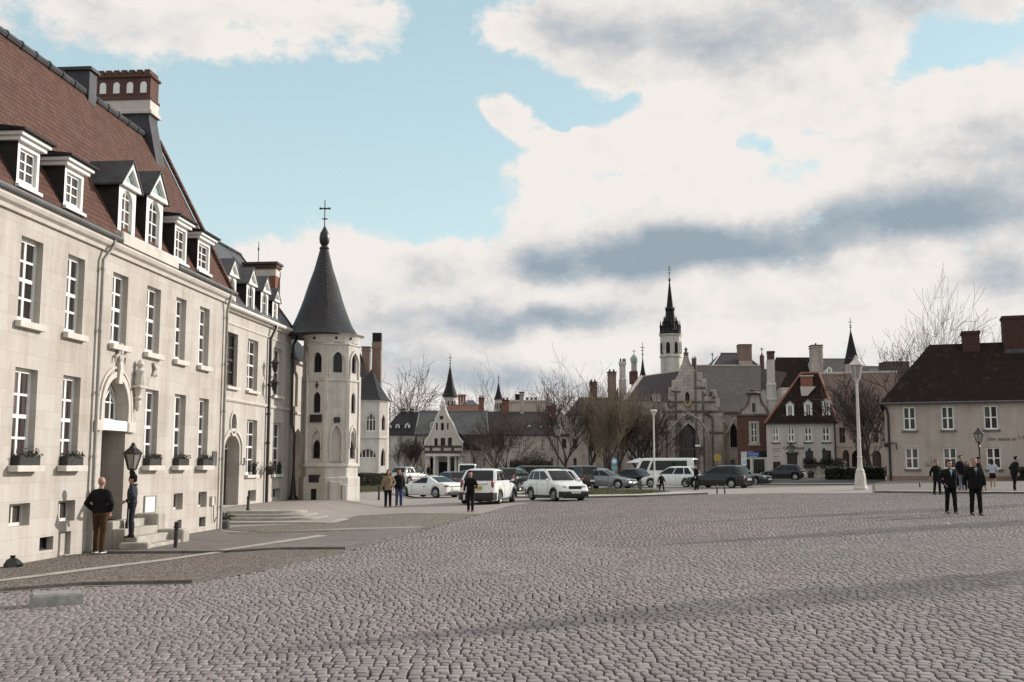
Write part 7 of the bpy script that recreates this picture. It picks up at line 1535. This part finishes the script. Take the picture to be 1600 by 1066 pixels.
o,z,p=sign('white sign with pale blue roundel below the blue direction sign',1162.5,95,716.8,727,.46,.62,'signwhite'); m=MB(); m.ring([(.17*math.cos(t),z+.03+.17*math.sin(t)) for t in [2*PI*k/18 for k in range(18)]],[(.09*math.cos(t),z+.03+.09*math.sin(t)) for t in [2*PI*k/18 for k in range(18)]],-.088,-.081); m.build('roundel',M['signcyan'],p)
o,z,p=sign('round yellow sign with dark symbol before the church wall',1121.5,98,709.5,722,.66,.66,'signyellow','disc',mat='wood'); m=MB(); m.ring([(.21*math.cos(t),z+.23*math.sin(t)) for t in [2*PI*k/18 for k in range(18)]],[(.17*math.cos(t),z+.19*math.sin(t)) for t in [2*PI*k/18 for k in range(18)]],-.088,-.081); m.rod((0,-.085,z-.12),(0,-.085,z+.1),.025,5); m.box(-.08,.10,-.088,-.08,z-.02,z+.03); m.build('symbol',M['inkbrown'],p)
o,z,p=sign('round white sign with blue ring near the bare willows',960,92,716,726,.55,.55,'signcyan','disc'); m=MB(); m.loft([[(.17*math.cos(t),y,z+.17*math.sin(t)) for t in [2*PI*k/16 for k in range(16)]] for y in (-.09,-.081)]); m.build('disc',M['signwhite'],p); m=MB(); m.bev(-.2,.2,-.08,-.05,z-.72,z-.4,.004); m.build('sub_plate',M['signcyan'],p)
o,z,p=sign('thin pole with small pale nameplate before the church portal',1091,112,695,699,.55,.2,'signwhite',mat='zinc'); m=MB(); m.rod((0,0,z),(0,0,z+2.6),.04,6); m.build('pole_top',M['zinc'],o)
# parasol
P_=W(1000,740,108); o=thing('parasol','white parasol open behind the white minibus','parasol',(P_[0],108,gz(P_[0],108))); m=MB(); m.rod((0,0,0),(0,0,2.8),.04,6); m.build('pole',M['wood'],o); z0=W(1000,723,108)[2]-gz(P_[0],108); m=MB(); m.lathe([(1.35,z0),(1.3,z0+.06),(.7,z0+.28),(.05,z0+.46),(.02,z0+.55)],0,0,8); m.build('canopy',M['signwhite'],o)
# mounting block, planter tub, bin bag by the wall
g=G(76,948.5); o=thing('stone_block','low rough grey stone block lying on the cobbles near the left corner','stone block',(g[0]-.02,g[1]+.3,g[2]),R(28)); m=MB()
rg=[[(x*s,y*s,z) for x,y in ((-.36,-.26),(.34,-.24),(.36,.25),(-.35,.24))] for z,s in ((-.05,1.0),(.135,.93),(.165,.88))]
m.loft(rg); m.build('block',simple('rough_grey_stone',(.25,.235,.225),.9,.3,6,bmp=.7,bscale=25),o)
g=G(351,826.5); o=thing('planter_tub','small grey tub with dark plant at the foot of the far downpipe','planter',g); m=MB(); m.lathe([(.13,0),(.16,.05),(.17,.22),(.15,.24)],0,0,14); m.build('tub',M['zinc'],o,smooth=True); m=MB(); leaves(m,150,lambda:(rnd.gauss(0,.12),rnd.gauss(0,.1),.30+abs(rnd.gauss(0,.07))),.045); m.build('foliage',M['pot_leaf'],o)
x,z=F1.h(-3,886); o=thing('rubbish_bag','black rubbish bag slumped against the house wall at the picture edge','bag',(F1.o[0]+F1.d[0]*x+.28,F1.o[1]+F1.d[1]*x,gz(-9.8,21))); m=MB()
rg=[]; 
for z,r in ((0,.20),(.06,.26),(.16,.25),(.26,.17),(.32,.06),(.37,.09)): rg.append([(r*(1+.18*math.sin(3*t+z*9)+.1*math.sin(5*t))*math.cos(t),r*(1+.18*math.sin(3*t+z*9))*math.sin(t),z) for t in [2*PI*k/20 for k in range(20)]])
m.loft(rg); m.build('bag_body',simple('black_plastic_film',(.012,.012,.013),.3,.2,8,bmp=.4),o,smooth=True); o.scale=(.62,.62,.75)
# bicycles and a tub in front of the lettered house
def bike(px,Y,rz,label):
    P_=W(px,742,Y); o=thing('bicycle',label,'bicycle',(P_[0],Y,gz(P_[0],Y)),rz,'bicycles on the pavement')
    for x in (-.52,.52):
        m=MB(); n=20; m.tube([(x+.32*math.cos(2*PI*k/n),0,.33+.32*math.sin(2*PI*k/n)) for k in range(n+1)],.022,6,False); 
        for k in range(8): m.rod((x,0,.33),(x+.31*math.cos(2*PI*k/8),0,.33+.31*math.sin(2*PI*k/8)),.004,4)
        m.build('wheel',M['rubber'],o)
    m=MB(); A,B_,C_,D_,E_=(-.52,0,.33),(-.12,0,.30),(-.22,0,.82),(.36,0,.80),(.52,0,.33)
    for a,b in ((A,B_),(A,C_),(B_,C_),(C_,D_),(B_,D_),(D_,E_)): m.rod(a,b,.02,6)
    m.build('frame',M['black'],o); m=MB(); m.bev(-.36,-.12,-.07,.07,.86,.92,.02); m.build('saddle',M['plastic'],o); m=MB(); m.tube([(.30,-.28,.96),(.36,-.1,1.0),(.34,0,.98),(.36,.1,1.0),(.30,.28,.96)],.018,6); m.rod((.36,0,.80),(.34,0,.98),.018,6); m.build('handlebar',M['black'],o)
bike(1278,110,R(10),'bicycle leaning between the dark tub and the second bicycle'); bike(1289,110,R(55),'bicycle turned towards the dark round bush')
P_=W(1267,742,111); o=thing('planter_tub','dark square planter on the pavement of the lettered house','planter',(P_[0],111,gz(P_[0],111))); m=MB(); m.loft([[(-.22,-.22,0),(.22,-.22,0),(.22,.22,0),(-.22,.22,0)],[(-.3,-.3,.6),(.3,-.3,.6),(.3,.3,.6),(-.3,.3,.6)]]); m.build('tub',M['soil'],o); m=MB(); leaves(m,120,lambda:(rnd.gauss(0,.16),rnd.gauss(0,.16),.65+abs(rnd.gauss(0,.1))),.06); m.build('foliage',M['hedge'],o)
# ================================================================== TREES, HEDGES
def tubes_np(branches,nside):
    """branches: list of (points Nx3, radii N) with equal N"""
    if not branches: return np.zeros((0,3)),np.zeros((0,4),int)
    P=np.array([b[0] for b in branches]); Rr=np.array([b[1] for b in branches]); B,N,_=P.shape
    T=np.gradient(P,axis=1); T/=np.linalg.norm(T,axis=2,keepdims=True)+1e-9; ref=np.where(np.abs(T[:,:1,2:3])>.9,np.array([1.,0,0]),np.array([0,0,1.])); ref=np.broadcast_to(ref,T.shape)
    a=np.cross(T,ref); a/=np.linalg.norm(a,axis=2,keepdims=True)+1e-9; c=np.cross(T,a); th=np.arange(nside)*2*np.pi/nside
    V=P[:,:,None,:]+Rr[:,:,None,None]*(a[:,:,None,:]*np.cos(th)[None,None,:,None]+c[:,:,None,:]*np.sin(th)[None,None,:,None]); V=V.reshape(-1,3)
    i=np.arange(B)[:,None,None]*N*nside+np.arange(N-1)[None,:,None]*nside; j=np.arange(nside)[None,None,:]; k=(j+1)%nside
    Fq=np.stack([i+j,i+k,i+nside+k,i+nside+j],3).reshape(-1,4); return V,Fq
def grow(seed,H,spread,up,depth,r0,kids_,gn=.16,trunk=.28,droop=0.0,lean=(0,0),len0=.36,ratio=.72,multi=1):
    rg=random.Random(seed); lv=[[] for _ in range(depth+1)]
    def branch(p,d,l,r,lev):
        n=6; pts=[p]; rad=[r]; q=Vector(p); dd=Vector(d)
        for k in range(1,n):
            dd=(dd+Vector((rg.gauss(0,gn),rg.gauss(0,gn),rg.gauss(0,gn)*.7+up*.10-droop*.08*lev))).normalized(); q=q+dd*(l/(n-1)); pts.append(tuple(q)); rad.append(max(.014,r*(1-.55*k/(n-1)) if lev<depth else r*(1-.8*k/(n-1))))
        lv[lev].append((pts,rad))
        if lev>=depth: return
        nk=kids_[min(lev,len(kids_)-1)]; nk=max(1,int(nk+rg.uniform(-.6,.6)))
        for c in range(nk):
            f=1.0 if c==0 else rg.uniform(.38 if lev else .55,.98); i=min(n-1,int(f*(n-1))); bp=pts[i]; bd=Vector(pts[min(i+1,n-1)])-Vector(pts[max(i-1,0)]); bd.normalize()
            az=rg.uniform(0,2*PI); perp=bd.orthogonal().normalized(); perp=Matrix.Rotation(az,3,bd)@perp; ang=rg.uniform(.3,1.0)*spread*(.5 if c==0 else 1.0)
            nd=(bd*math.cos(ang)+perp*math.sin(ang)+Vector((0,0,up*.22))).normalized()
            branch(bp,nd,l*rg.uniform(.62,.95)*ratio/.72,rad[i]*rg.uniform(.56,.78) if c else rad[i]*.86,lev+1)
    for s in range(multi):
        a=2*PI*s/max(1,multi)+rg.uniform(-.3,.3); sp=.0 if multi==1 else .35
        branch((0,0,-.3),Vector((lean[0]+sp*math.cos(a),lean[1]+sp*math.sin(a),1)).normalized(),H*trunk+.3,r0,0)
    return lv
_tc={}
def tree(label,px,Y,key,top,group='bare trees round the square',twig='twig',spec=None,rz=None,X=None,cat='tree',name='bare_tree',zoff=0,sink=0,H=None,wid=1.0):
    if X is None: k,_=ray(px,735); X=k*Y
    g=gz(X,Y); Hw=H or (W(px,top,Y)[2]-g)
    o=thing(name,label,cat,(X,Y,g-sink),rz if rz is not None else (px*1.7)%6.28,group)
    if key not in _tc:
        lv=grow(**spec); zmax=float(np.percentile([b[0][-1][2] for b in lv[-1]],97)); nt_=2 if len(lv)>4 else 1
        V1,F1_=tubes_np([b for l in lv[:nt_] for b in l],8); parts=[]; off=0; Vs=[];Fs=[]
        for li,l in enumerate(lv[nt_:]):
            v,f=tubes_np(l,5 if li==0 else 3); Vs.append(v); Fs.append(f+off); off+=len(v)
        t=npmesh('trunk',V1,[F1_],M['bark'],smooth=True); c=npmesh('crown',np.concatenate(Vs),[np.concatenate(Fs)],M[twig]); _tc[key]=(t.data,c.data,zmax); t.parent=o; c.parent=o
    else:
        t=put('trunk',_tc[key][0],o); c=put('crown',_tc[key][1],o)
    s=(Hw+sink)/_tc[key][2]; o.scale=(s*wid,s*wid,s); return o
SA=dict(seed=11,H=10,spread=.80,up=.50,depth=6,r0=.24,kids_=[5,4,4,3,3,3],trunk=.24,ratio=.72,gn=.10)
SB=dict(seed=23,H=10,spread=.92,up=.32,depth=6,r0=.22,kids_=[5,4,4,3,3,3],trunk=.26,ratio=.72,gn=.13)
SWL=dict(seed=5,H=9,spread=.70,up=.75,depth=6,r0=.26,kids_=[5,4,4,4,3,3],trunk=.24,gn=.11,ratio=.72)
SCD=dict(seed=31,H=9,spread=.80,up=.45,depth=6,r0=.20,kids_=[4,4,3,3,3,3],trunk=.20,gn=.16,multi=2,ratio=.72)
SBG=dict(seed=42,H=12,spread=1.0,up=.26,depth=6,r0=.34,kids_=[5,4,3,3,3,2.6],trunk=.30,ratio=.74,gn=.13)
SBH=dict(seed=57,H=12,spread=.98,up=.26,depth=6,r0=.30,kids_=[5,4,3,3,3,2.6],trunk=.34,ratio=.73,gn=.13)
SSM=dict(seed=8,H=4,spread=.62,up=.55,depth=5,r0=.08,kids_=[4,3,3,3,2.6],trunk=.26,multi=3,gn=.14,ratio=.74)
tree('bare spreading tree in front of the long pale house, left of the hedge',777,118,'B',637,spec=SB)
tree('slimmer bare tree right behind the hedge before the long pale house',798,120,'A',656,spec=SA)
tree('bare tree behind the white chapel, crown above its roof',604,150,'B',580,spec=SB,rz=1.0)
tree('bushy bare shrub tree by the white town house',630,134,'S',682,spec=SSM,name='bare_shrub_tree')
tree('dark bare bush at the left side of the gabled house',654,134,'S',680,spec=SSM,rz=2.2,name='bare_shrub_tree')
tree('bare tree left of the willows by the black lantern post',882,122,'A',605,spec=SA,rz=4.0)
tree('tan willow with upright twigs, the tallest before the garden house',944,112,'W',608,twig='twig_tan',spec=SWL)
tree('tan willow crowding behind the tallest willow',918,128,'W',618,twig='twig_tan',spec=SWL,rz=2.6)
tree('tan willow between the tallest willow and the church',970,116,'W',622,twig='twig_tan',spec=SWL,rz=4.4)
tree('tan willow in front of the pale stone chimney, right of the tallest willow',957,120,'W',628,twig='twig_tan',spec=SWL,rz=5.6)
tree('dark bare tree at the left edge of the church front',1000,118,'D',640,twig='twig_d',spec=SCD)
tree('greyish bare tree behind the slim pale disc lamp',1010,124,'D2',628,twig='twig',spec=dict(SCD,seed=77,up=.7))
tree('distant bare tree on the skyline left of the smaller round turret',760,200,'G',600,twig='twig_d',spec=SBG)
tree('distant bare tree on the skyline right of the smaller round turret',795,205,'G',606,spec=SBG,rz=2.0)
tree('distant bare tree behind the brown chimney of the garden house',958,190,'G',578,spec=SBG,rz=3.0)
tree('distant low bare tree between two brick chimneys above the willows',906,190,'B',597,spec=SB,rz=3.7)
tree('tall bare tree above the corner house roof, nearer the spire',1440,125,'G',472,wid=.66,spec=SBG,rz=.6)
tree('tall bare tree above the corner house roof, nearer its chimney',1504,128,'H',472,wid=.58,twig='twig_d',spec=SBH,rz=5.0)
tree('small bare tree over the grey slate hall beside the corner house',1410,135,'B',545,spec=SB,rz=2.0)
tree('dark knotty bare tree in the gap left of the corner house',1371,100,'D',585,twig='twig_d',spec=SCD,rz=2.4)
tree('thin dark bare tree in front of the faded pink roof',1352,108,'D2',600,twig='twig',spec=SCD,rz=4.0)
# off to the right, out of the picture: slender conifers added and shaped to throw the long shadows across the square
def conifer(label,x,y,h,r,seed):
    o=thing('shadow_conifer',label,'tree',(x,y,gz(x,y)),0,'unseen conifers added to cast shadows'); m=MB(); m.lathe([(.22,-.2),(.16,1.2),(.08,h*.7),(.02,h*.97)],0,0,8); m.build('trunk',M['bark'],o); rg=random.Random(seed); m=MB()
    def fn():
        t=rg.random()**1.25; z=.9+(h-.9)*t; q=r*(1-t)**.75*(.8+.25*math.sin(9*t+seed))*math.sqrt(rg.uniform(.15,1)); a=rg.uniform(0,6.28); return (q*math.cos(a),q*math.sin(a),z)
    leaves(m,2600,fn,.13,rg); m.build('crown',M['hedge'],o)
conifer('unseen conifer added to cast the nearest long shadow',19.8,22.8,9.2,1.9,1); conifer('unseen conifer added to cast the second long shadow',24.5,35.3,9.0,1.8,2); conifer('unseen conifer added to cast the farthest long shadow',27.5,44.5,9.4,1.8,3)
def hedge(label,pts,w,h,mat,n,leaf,name='hedge'):
    """clipped hedge along a ground line"""
    o=thing(name,label,'hedge',(0,0,0)); core=MB(); fo=MB(); rg=random.Random(2)
    for a,b in zip(pts,pts[1:]):
        A,B_=Vector(a),Vector(b); d=(B_-A); l=d.length; d.normalize(); nn=Vector((-d.y,d.x,0)); k=.82
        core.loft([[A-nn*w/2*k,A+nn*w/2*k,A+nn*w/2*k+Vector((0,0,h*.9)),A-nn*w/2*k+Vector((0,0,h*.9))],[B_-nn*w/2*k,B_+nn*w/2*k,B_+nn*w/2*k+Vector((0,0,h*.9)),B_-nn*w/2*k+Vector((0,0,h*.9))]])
        def fn():
            t=rg.random(); f=rg.random(); e=rg.uniform(.84,1.06)
            if f<.45: p=A+d*l*t+nn*(w/2*e*(-1 if rg.random()<.7 else 1))+Vector((0,0,h*rg.random()))
            elif f<.9: p=A+d*l*t+nn*w*rg.uniform(-.5,.5)+Vector((0,0,h*e*(1+.05*math.sin(t*l*2.3))))
            else: p=(A if rg.random()<.5 else B_)+nn*w*rg.uniform(-.5,.5)+Vector((0,0,h*rg.random()))
            return p
        leaves(fo,n,fn,leaf,rg)
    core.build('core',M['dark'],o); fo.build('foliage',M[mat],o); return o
def gpt(px,Y): k,_=ray(px,745); return (k*Y,Y,gz(k*Y,Y))
hedge('dark clipped hedge at the foot of the white chapel',[gpt(560,84),gpt(604,86)],1.2,W(585,741,85)[2]-gz(-11,85),'hedge',5000,.07)
hedge('long brownish clipped hedge in front of the long pale house',[gpt(797,112),gpt(829,112),gpt(861,112.5)],1.2,W(830,722,112)[2]-gz(2,112),'hedge_b',4200,.09)
hedge('dark hedge along the pavement left of the corner house',[gpt(1296,100),gpt(1342,98),gpt(1381,97)],1.6,1.05,'hedge',3600,.10)
hedge('dark hedge against the corner house wall at the picture edge',[(FRr.o[0]+FRr.d[0]*9.2+.0,FRr.o[1]+FRr.d[1]*9.2-1.0,.575),(FRr.o[0]+FRr.d[0]*16.5,FRr.o[1]+FRr.d[1]*16.5-1.0,.575)],1.2,1.05,'hedge',4500,.08)
k_=gpt(1313,106); o=thing('topiary_bush','dark clipped ball bush on a stem by the pink roofed house','bush',k_); m=MB(); m.rod((0,0,0),(0,0,1.1),.06,6); m.build('stem',M['bark'],o); m=MB(); z=W(1313,726,106)[2]-k_[2]
def ball():
    v=Vector((rnd.gauss(0,1),rnd.gauss(0,1),rnd.gauss(0,1))).normalized()*rnd.uniform(.45,.66); return (v.x,v.y,z+v.z)
leaves(m,1800,ball,.07); m.build('crown',M['hedge'],o)
k_=gpt(812,110.5); o=thing('garden_shrub','olive leafy shrub rising above the brownish hedge','shrub',gpt(833,114.5)); m=MB(); [m.tube([(0,0,0),(rnd.gauss(0,.3),rnd.gauss(0,.3),1.4),(rnd.gauss(0,.8),rnd.gauss(0,.6),2.6)],[.05,.035,.015],5) for _ in range(6)]; m.build('stem',M['bark'],o); m=MB(); leaves(m,1400,lambda:(rnd.gauss(0,.9),rnd.gauss(0,.6),2.4+rnd.gauss(0,.55)),.09); m.build('crown',M['hedge_b'],o)
# ================================================================== SKY, SUN, CAMERA
SUN_AZ=R(62.0)      # from straight ahead (+y) towards the right (+x)
SUN_EL=R(21.0)
w=bpy.data.worlds.new('World'); SC.world=w; w.use_nodes=True; t=w.node_tree; bg=t.nodes['Background']
sky=t.nodes.new('ShaderNodeTexSky'); sky.sky_type='NISHITA'; sky.sun_disc=False; sky.sun_elevation=SUN_EL; sky.sun_rotation=SUN_AZ; sky.air_density=1.0; sky.dust_density=.6; sky.ozone_density=1.5
tc=t.nodes.new('ShaderNodeTexCoord').outputs['Generated']; sp=t.nodes.new('ShaderNodeSeparateXYZ'); L(t,tc,sp.inputs[0])
az=math_(t,'ARCTAN2',sp.outputs[0],sp.outputs[1]); el=math_(t,'ARCSINE',sp.outputs[2]); cv=t.nodes.new('ShaderNodeCombineXYZ'); L(t,az,cv.inputs[0]); L(t,el,cv.inputs[1]); AE=cv.outputs[0]
def ae(px,py):
    a,b=ray(px,py); return math.atan(a),math.atan(b/math.hypot(1,a))
PXR=1/F
# wobble the coordinates so that cloud edges billow
wn=t.nodes.new('ShaderNodeTexNoise'); wn.inputs['Scale'].default_value=7; wn.inputs['Detail'].default_value=6; wn.inputs['Roughness'].default_value=.6; L(t,AE,wn.inputs['Vector'])
vm=t.nodes.new('ShaderNodeVectorMath'); vm.operation='MULTIPLY_ADD'; vm.inputs[1].default_value=(.11,.075,0); L(t,wn.outputs['Color'],vm.inputs[0])
sh=t.nodes.new('ShaderNodeVectorMath'); sh.operation='ADD'; sh.inputs[1].default_value=(-.055,-.0375,0); L(t,AE,sh.inputs[0]); L(t,sh.outputs[0],vm.inputs[2]); AW=vm.outputs[0]
def blobs(lst,src):
    acc=None
    for px,py,rx,ry,wt in lst:
        a,e=ae(px,py); sx,sy=1/(rx*PXR),1/(ry*PXR)
        n=t.nodes.new('ShaderNodeVectorMath'); n.operation='MULTIPLY_ADD'; L(t,src,n.inputs[0]); n.inputs[1].default_value=(sx,sy,0); n.inputs[2].default_value=(-a*sx,-e*sy,0)
        d=t.nodes.new('ShaderNodeVectorMath'); d.operation='DOT_PRODUCT'; L(t,n.outputs[0],d.inputs[0]); L(t,n.outputs[0],d.inputs[1])
        g=math_(t,'POWER',2.718,math_(t,'MULTIPLY',d.outputs['Value'],-1.0)); acc=math_(t,'MULTIPLY_ADD',g,wt,acc if acc is not None else 0.0)
    return acc
CL=[(150,-20,330,85,.85),(480,15,220,50,.6),(560,95,90,22,.38),(330,55,160,40,.3),(775,30,55,45,.65),(690,70,45,90,-.5),(1150,60,420,125,1.25),(900,60,120,70,.55),(1250,120,200,70,.5),(1570,10,60,35,.45),(785,185,46,30,1.9),(890,212,55,18,1.1),(835,212,50,12,.8),
    (1060,230,190,75,.95),(900,260,120,42,.8),(1250,240,190,80,.6),(1480,180,190,55,.75),(1390,230,160,80,.65),(1560,260,120,120,1.0),(1100,160,60,30,.5),(1200,320,420,60,1.0),(1400,400,380,120,1.1),(1050,410,300,90,1.0),(880,430,190,70,.9),(700,450,150,70,.8),(540,420,140,60,.7),(430,410,70,30,.6),(620,540,320,85,1.0),(880,560,420,110,1.1),(1250,520,420,110,1.1),(420,560,240,110,.9),
    (1480,95,90,50,-1.35),(1185,222,62,30,-1.5),(1375,140,45,28,-.9),(830,140,90,55,-.9),(690,200,110,120,-.6),(930,170,80,26,-.6),(690,330,130,70,-.6),(560,130,120,40,-.35),(1010,165,60,22,-.5)]
DK=[(960,405,150,48,.9),(1130,390,170,36,.75),(1330,350,200,42,.72),(1530,320,150,55,.55),(850,420,60,30,.4),(800,510,150,24,.75),(920,500,120,20,.4),(1570,440,90,40,.75),(1210,475,110,30,.35),(950,40,230,55,.36),(1180,45,260,80,.38),(1350,20,160,50,.25),(620,510,120,50,.35),(590,570,190,30,.4),(780,590,160,22,.35),(1560,230,110,60,.4),(60,20,200,40,.30),(300,20,200,30,.18),(1280,590,200,50,.40),(860,600,300,30,.3),(680,425,80,36,.4)]
cov=blobs(CL,AW); dk=blobs(DK,AW)
n1=t.nodes.new('ShaderNodeTexNoise'); n1.inputs['Scale'].default_value=9; n1.inputs['Detail'].default_value=9; n1.inputs['Roughness'].default_value=.62; mp=mapv(t,AE,(1,1.5,1)); L(t,mp,n1.inputs['Vector'])
n2=t.nodes.new('ShaderNodeTexNoise'); n2.inputs['Scale'].default_value=26; n2.inputs['Detail'].default_value=6; n2.inputs['Roughness'].default_value=.6; L(t,mp,n2.inputs['Vector'])
n3=t.nodes.new('ShaderNodeTexNoise'); n3.inputs['Scale'].default_value=75; n3.inputs['Detail'].default_value=5; n3.inputs['Roughness'].default_value=.6; L(t,mp,n3.inputs['Vector'])
nn=math_(t,'ADD',math_(t,'MULTIPLY',math_(t,'SUBTRACT',n1.outputs['Fac'],.5),1.5),math_(t,'MULTIPLY_ADD',math_(t,'SUBTRACT',n2.outputs['Fac'],.5),1.0,math_(t,'MULTIPLY',math_(t,'SUBTRACT',n3.outputs['Fac'],.5),.55)))
# outside the part of the sky that is seen: scattered cloud, thickened overhead to whiten the ambient light
front_=math_(t,'MULTIPLY',math_(t,'SUBTRACT',.55,sp.outputs[1]),1.2,clamp=True)
ov_s=math_(t,'MULTIPLY',math_(t,'SUBTRACT',el,.60),2.0,clamp=True)
ovh=math_(t,'MULTIPLY',math_(t,'SUBTRACT',el,.52),3.0,clamp=True)
cov=math_(t,'MULTIPLY_ADD',ovh,.75,cov)
cov=math_(t,'MULTIPLY_ADD',front_,.55,math_(t,'MINIMUM',cov,.95))
dens=math_(t,'SMOOTH_MIN',math_(t,'MULTIPLY',math_(t,'SUBTRACT',math_(t,'ADD',cov,nn),.36),2.5,clamp=True),1.0,.05); dens=math_(t,'POWER',dens,1.15)
nd=math_(t,'ADD',math_(t,'MULTIPLY',math_(t,'SUBTRACT',n1.outputs['Fac'],.5),.75),math_(t,'MULTIPLY',math_(t,'SUBTRACT',n2.outputs['Fac'],.5),.30))
n4=t.nodes.new('ShaderNodeTexNoise'); n4.inputs['Scale'].default_value=9; n4.inputs['Detail'].default_value=9; n4.inputs['Roughness'].default_value=.62; mo=t.nodes.new('ShaderNodeVectorMath'); mo.operation='ADD'; mo.inputs[1].default_value=(.016,.024,0); L(t,mp,mo.inputs[0]); L(t,mo.outputs[0],n4.inputs['Vector'])
nd=math_(t,'MULTIPLY_ADD',math_(t,'SUBTRACT',n4.outputs['Fac'],n1.outputs['Fac']),1.5,nd)
dark=math_(t,'ADD',dk,nd); dark=math_(t,'SUBTRACT',dark,.10,clamp=True); dark=math_(t,'MINIMUM',math_(t,'MULTIPLY',dark,1.05),1.0)
KS=9.6
cl=ramp(t,dark,[(0,(.93,.885,.84)),(.22,(.83,.80,.775)),(.42,(.66,.66,.67)),(.70,(.46,.515,.565)),(1,(.335,.405,.47))])
air=t.nodes.new('ShaderNodeVectorMath'); air.operation='SCALE'; air.inputs['Scale'].default_value=9.6; L(t,ramp(t,el,[(0,(.72,.83,.82)),(.22,(.655,.815,.83)),(.50,(.46,.66,.72))]),air.inputs[0])
skyc=mix(t,.75,mix(t,1.0,sky.outputs[0],(2.15,2.25,2.0),'MULTIPLY'),air.outputs[0])
hz_=math_(t,'POWER',math_(t,'SUBTRACT',1.0,math_(t,'MAXIMUM',sp.outputs[2],0.0),clamp=True),5.0)
cls=t.nodes.new('ShaderNodeVectorMath'); cls.operation='SCALE'; bk=math_(t,'MULTIPLY',math_(t,'SUBTRACT',.35,sp.outputs[1]),1.3,clamp=True); L(t,math_(t,'MULTIPLY_ADD',bk,KS*.08,KS),cls.inputs['Scale']); L(t,cl,cls.inputs[0])  # unseen cloud behind the camera brightened as fill light
L(t,mix(t,dens,skyc,cls.outputs[0]),bg.inputs['Color']); bg.inputs['Strength'].default_value=.10
s=bpy.data.lights.new('sun','SUN'); s.energy=4.5; s.angle=R(1.0); s.color=(1.0,.93,.85); so=bpy.data.objects.new('sun',s); COL.objects.link(so)
d=Vector((math.sin(SUN_AZ)*math.cos(SUN_EL),math.cos(SUN_AZ)*math.cos(SUN_EL),math.sin(SUN_EL))); so.rotation_euler=d.to_track_quat('Z','Y').to_euler(); so.location=(30,20,40)
cam=bpy.data.cameras.new('camera'); cam.sensor_width=36; cam.lens=36*F/1600; cam.clip_end=6000; cam.clip_start=.1; co=bpy.data.objects.new('camera',cam); COL.objects.link(co); co.location=(0,0,EYE); co.rotation_euler=(PI/2+PT,0,0); SC.camera=co
vs=SC.view_settings; SC.display_settings.display_device='sRGB'; vs.view_transform='Standard'; vs.look='None'; vs.exposure=0.0; vs.gamma=1.0; vs.use_curve_mapping=False
SC.cycles.max_bounces=6; SC.cycles.diffuse_bounces=3; SC.cycles.glossy_bounces=3; SC.cycles.use_denoising=True
# keep to thing > part > sub-part: lift anything deeper by one level
bpy.context.view_layer.update()
def depth(o):
    n=0
    while o.parent: o=o.parent; n+=1
    return n
for o in list(bpy.data.objects):
    while depth(o)>2:
        p=o.parent; mw=p.matrix_local@o.matrix_local if False else Matrix.Translation(p.location)@Matrix.Translation(o.location)@o.matrix_basis.to_3x3().to_4x4()
        loc=p.location+o.location; o.parent=p.parent; o.location=loc
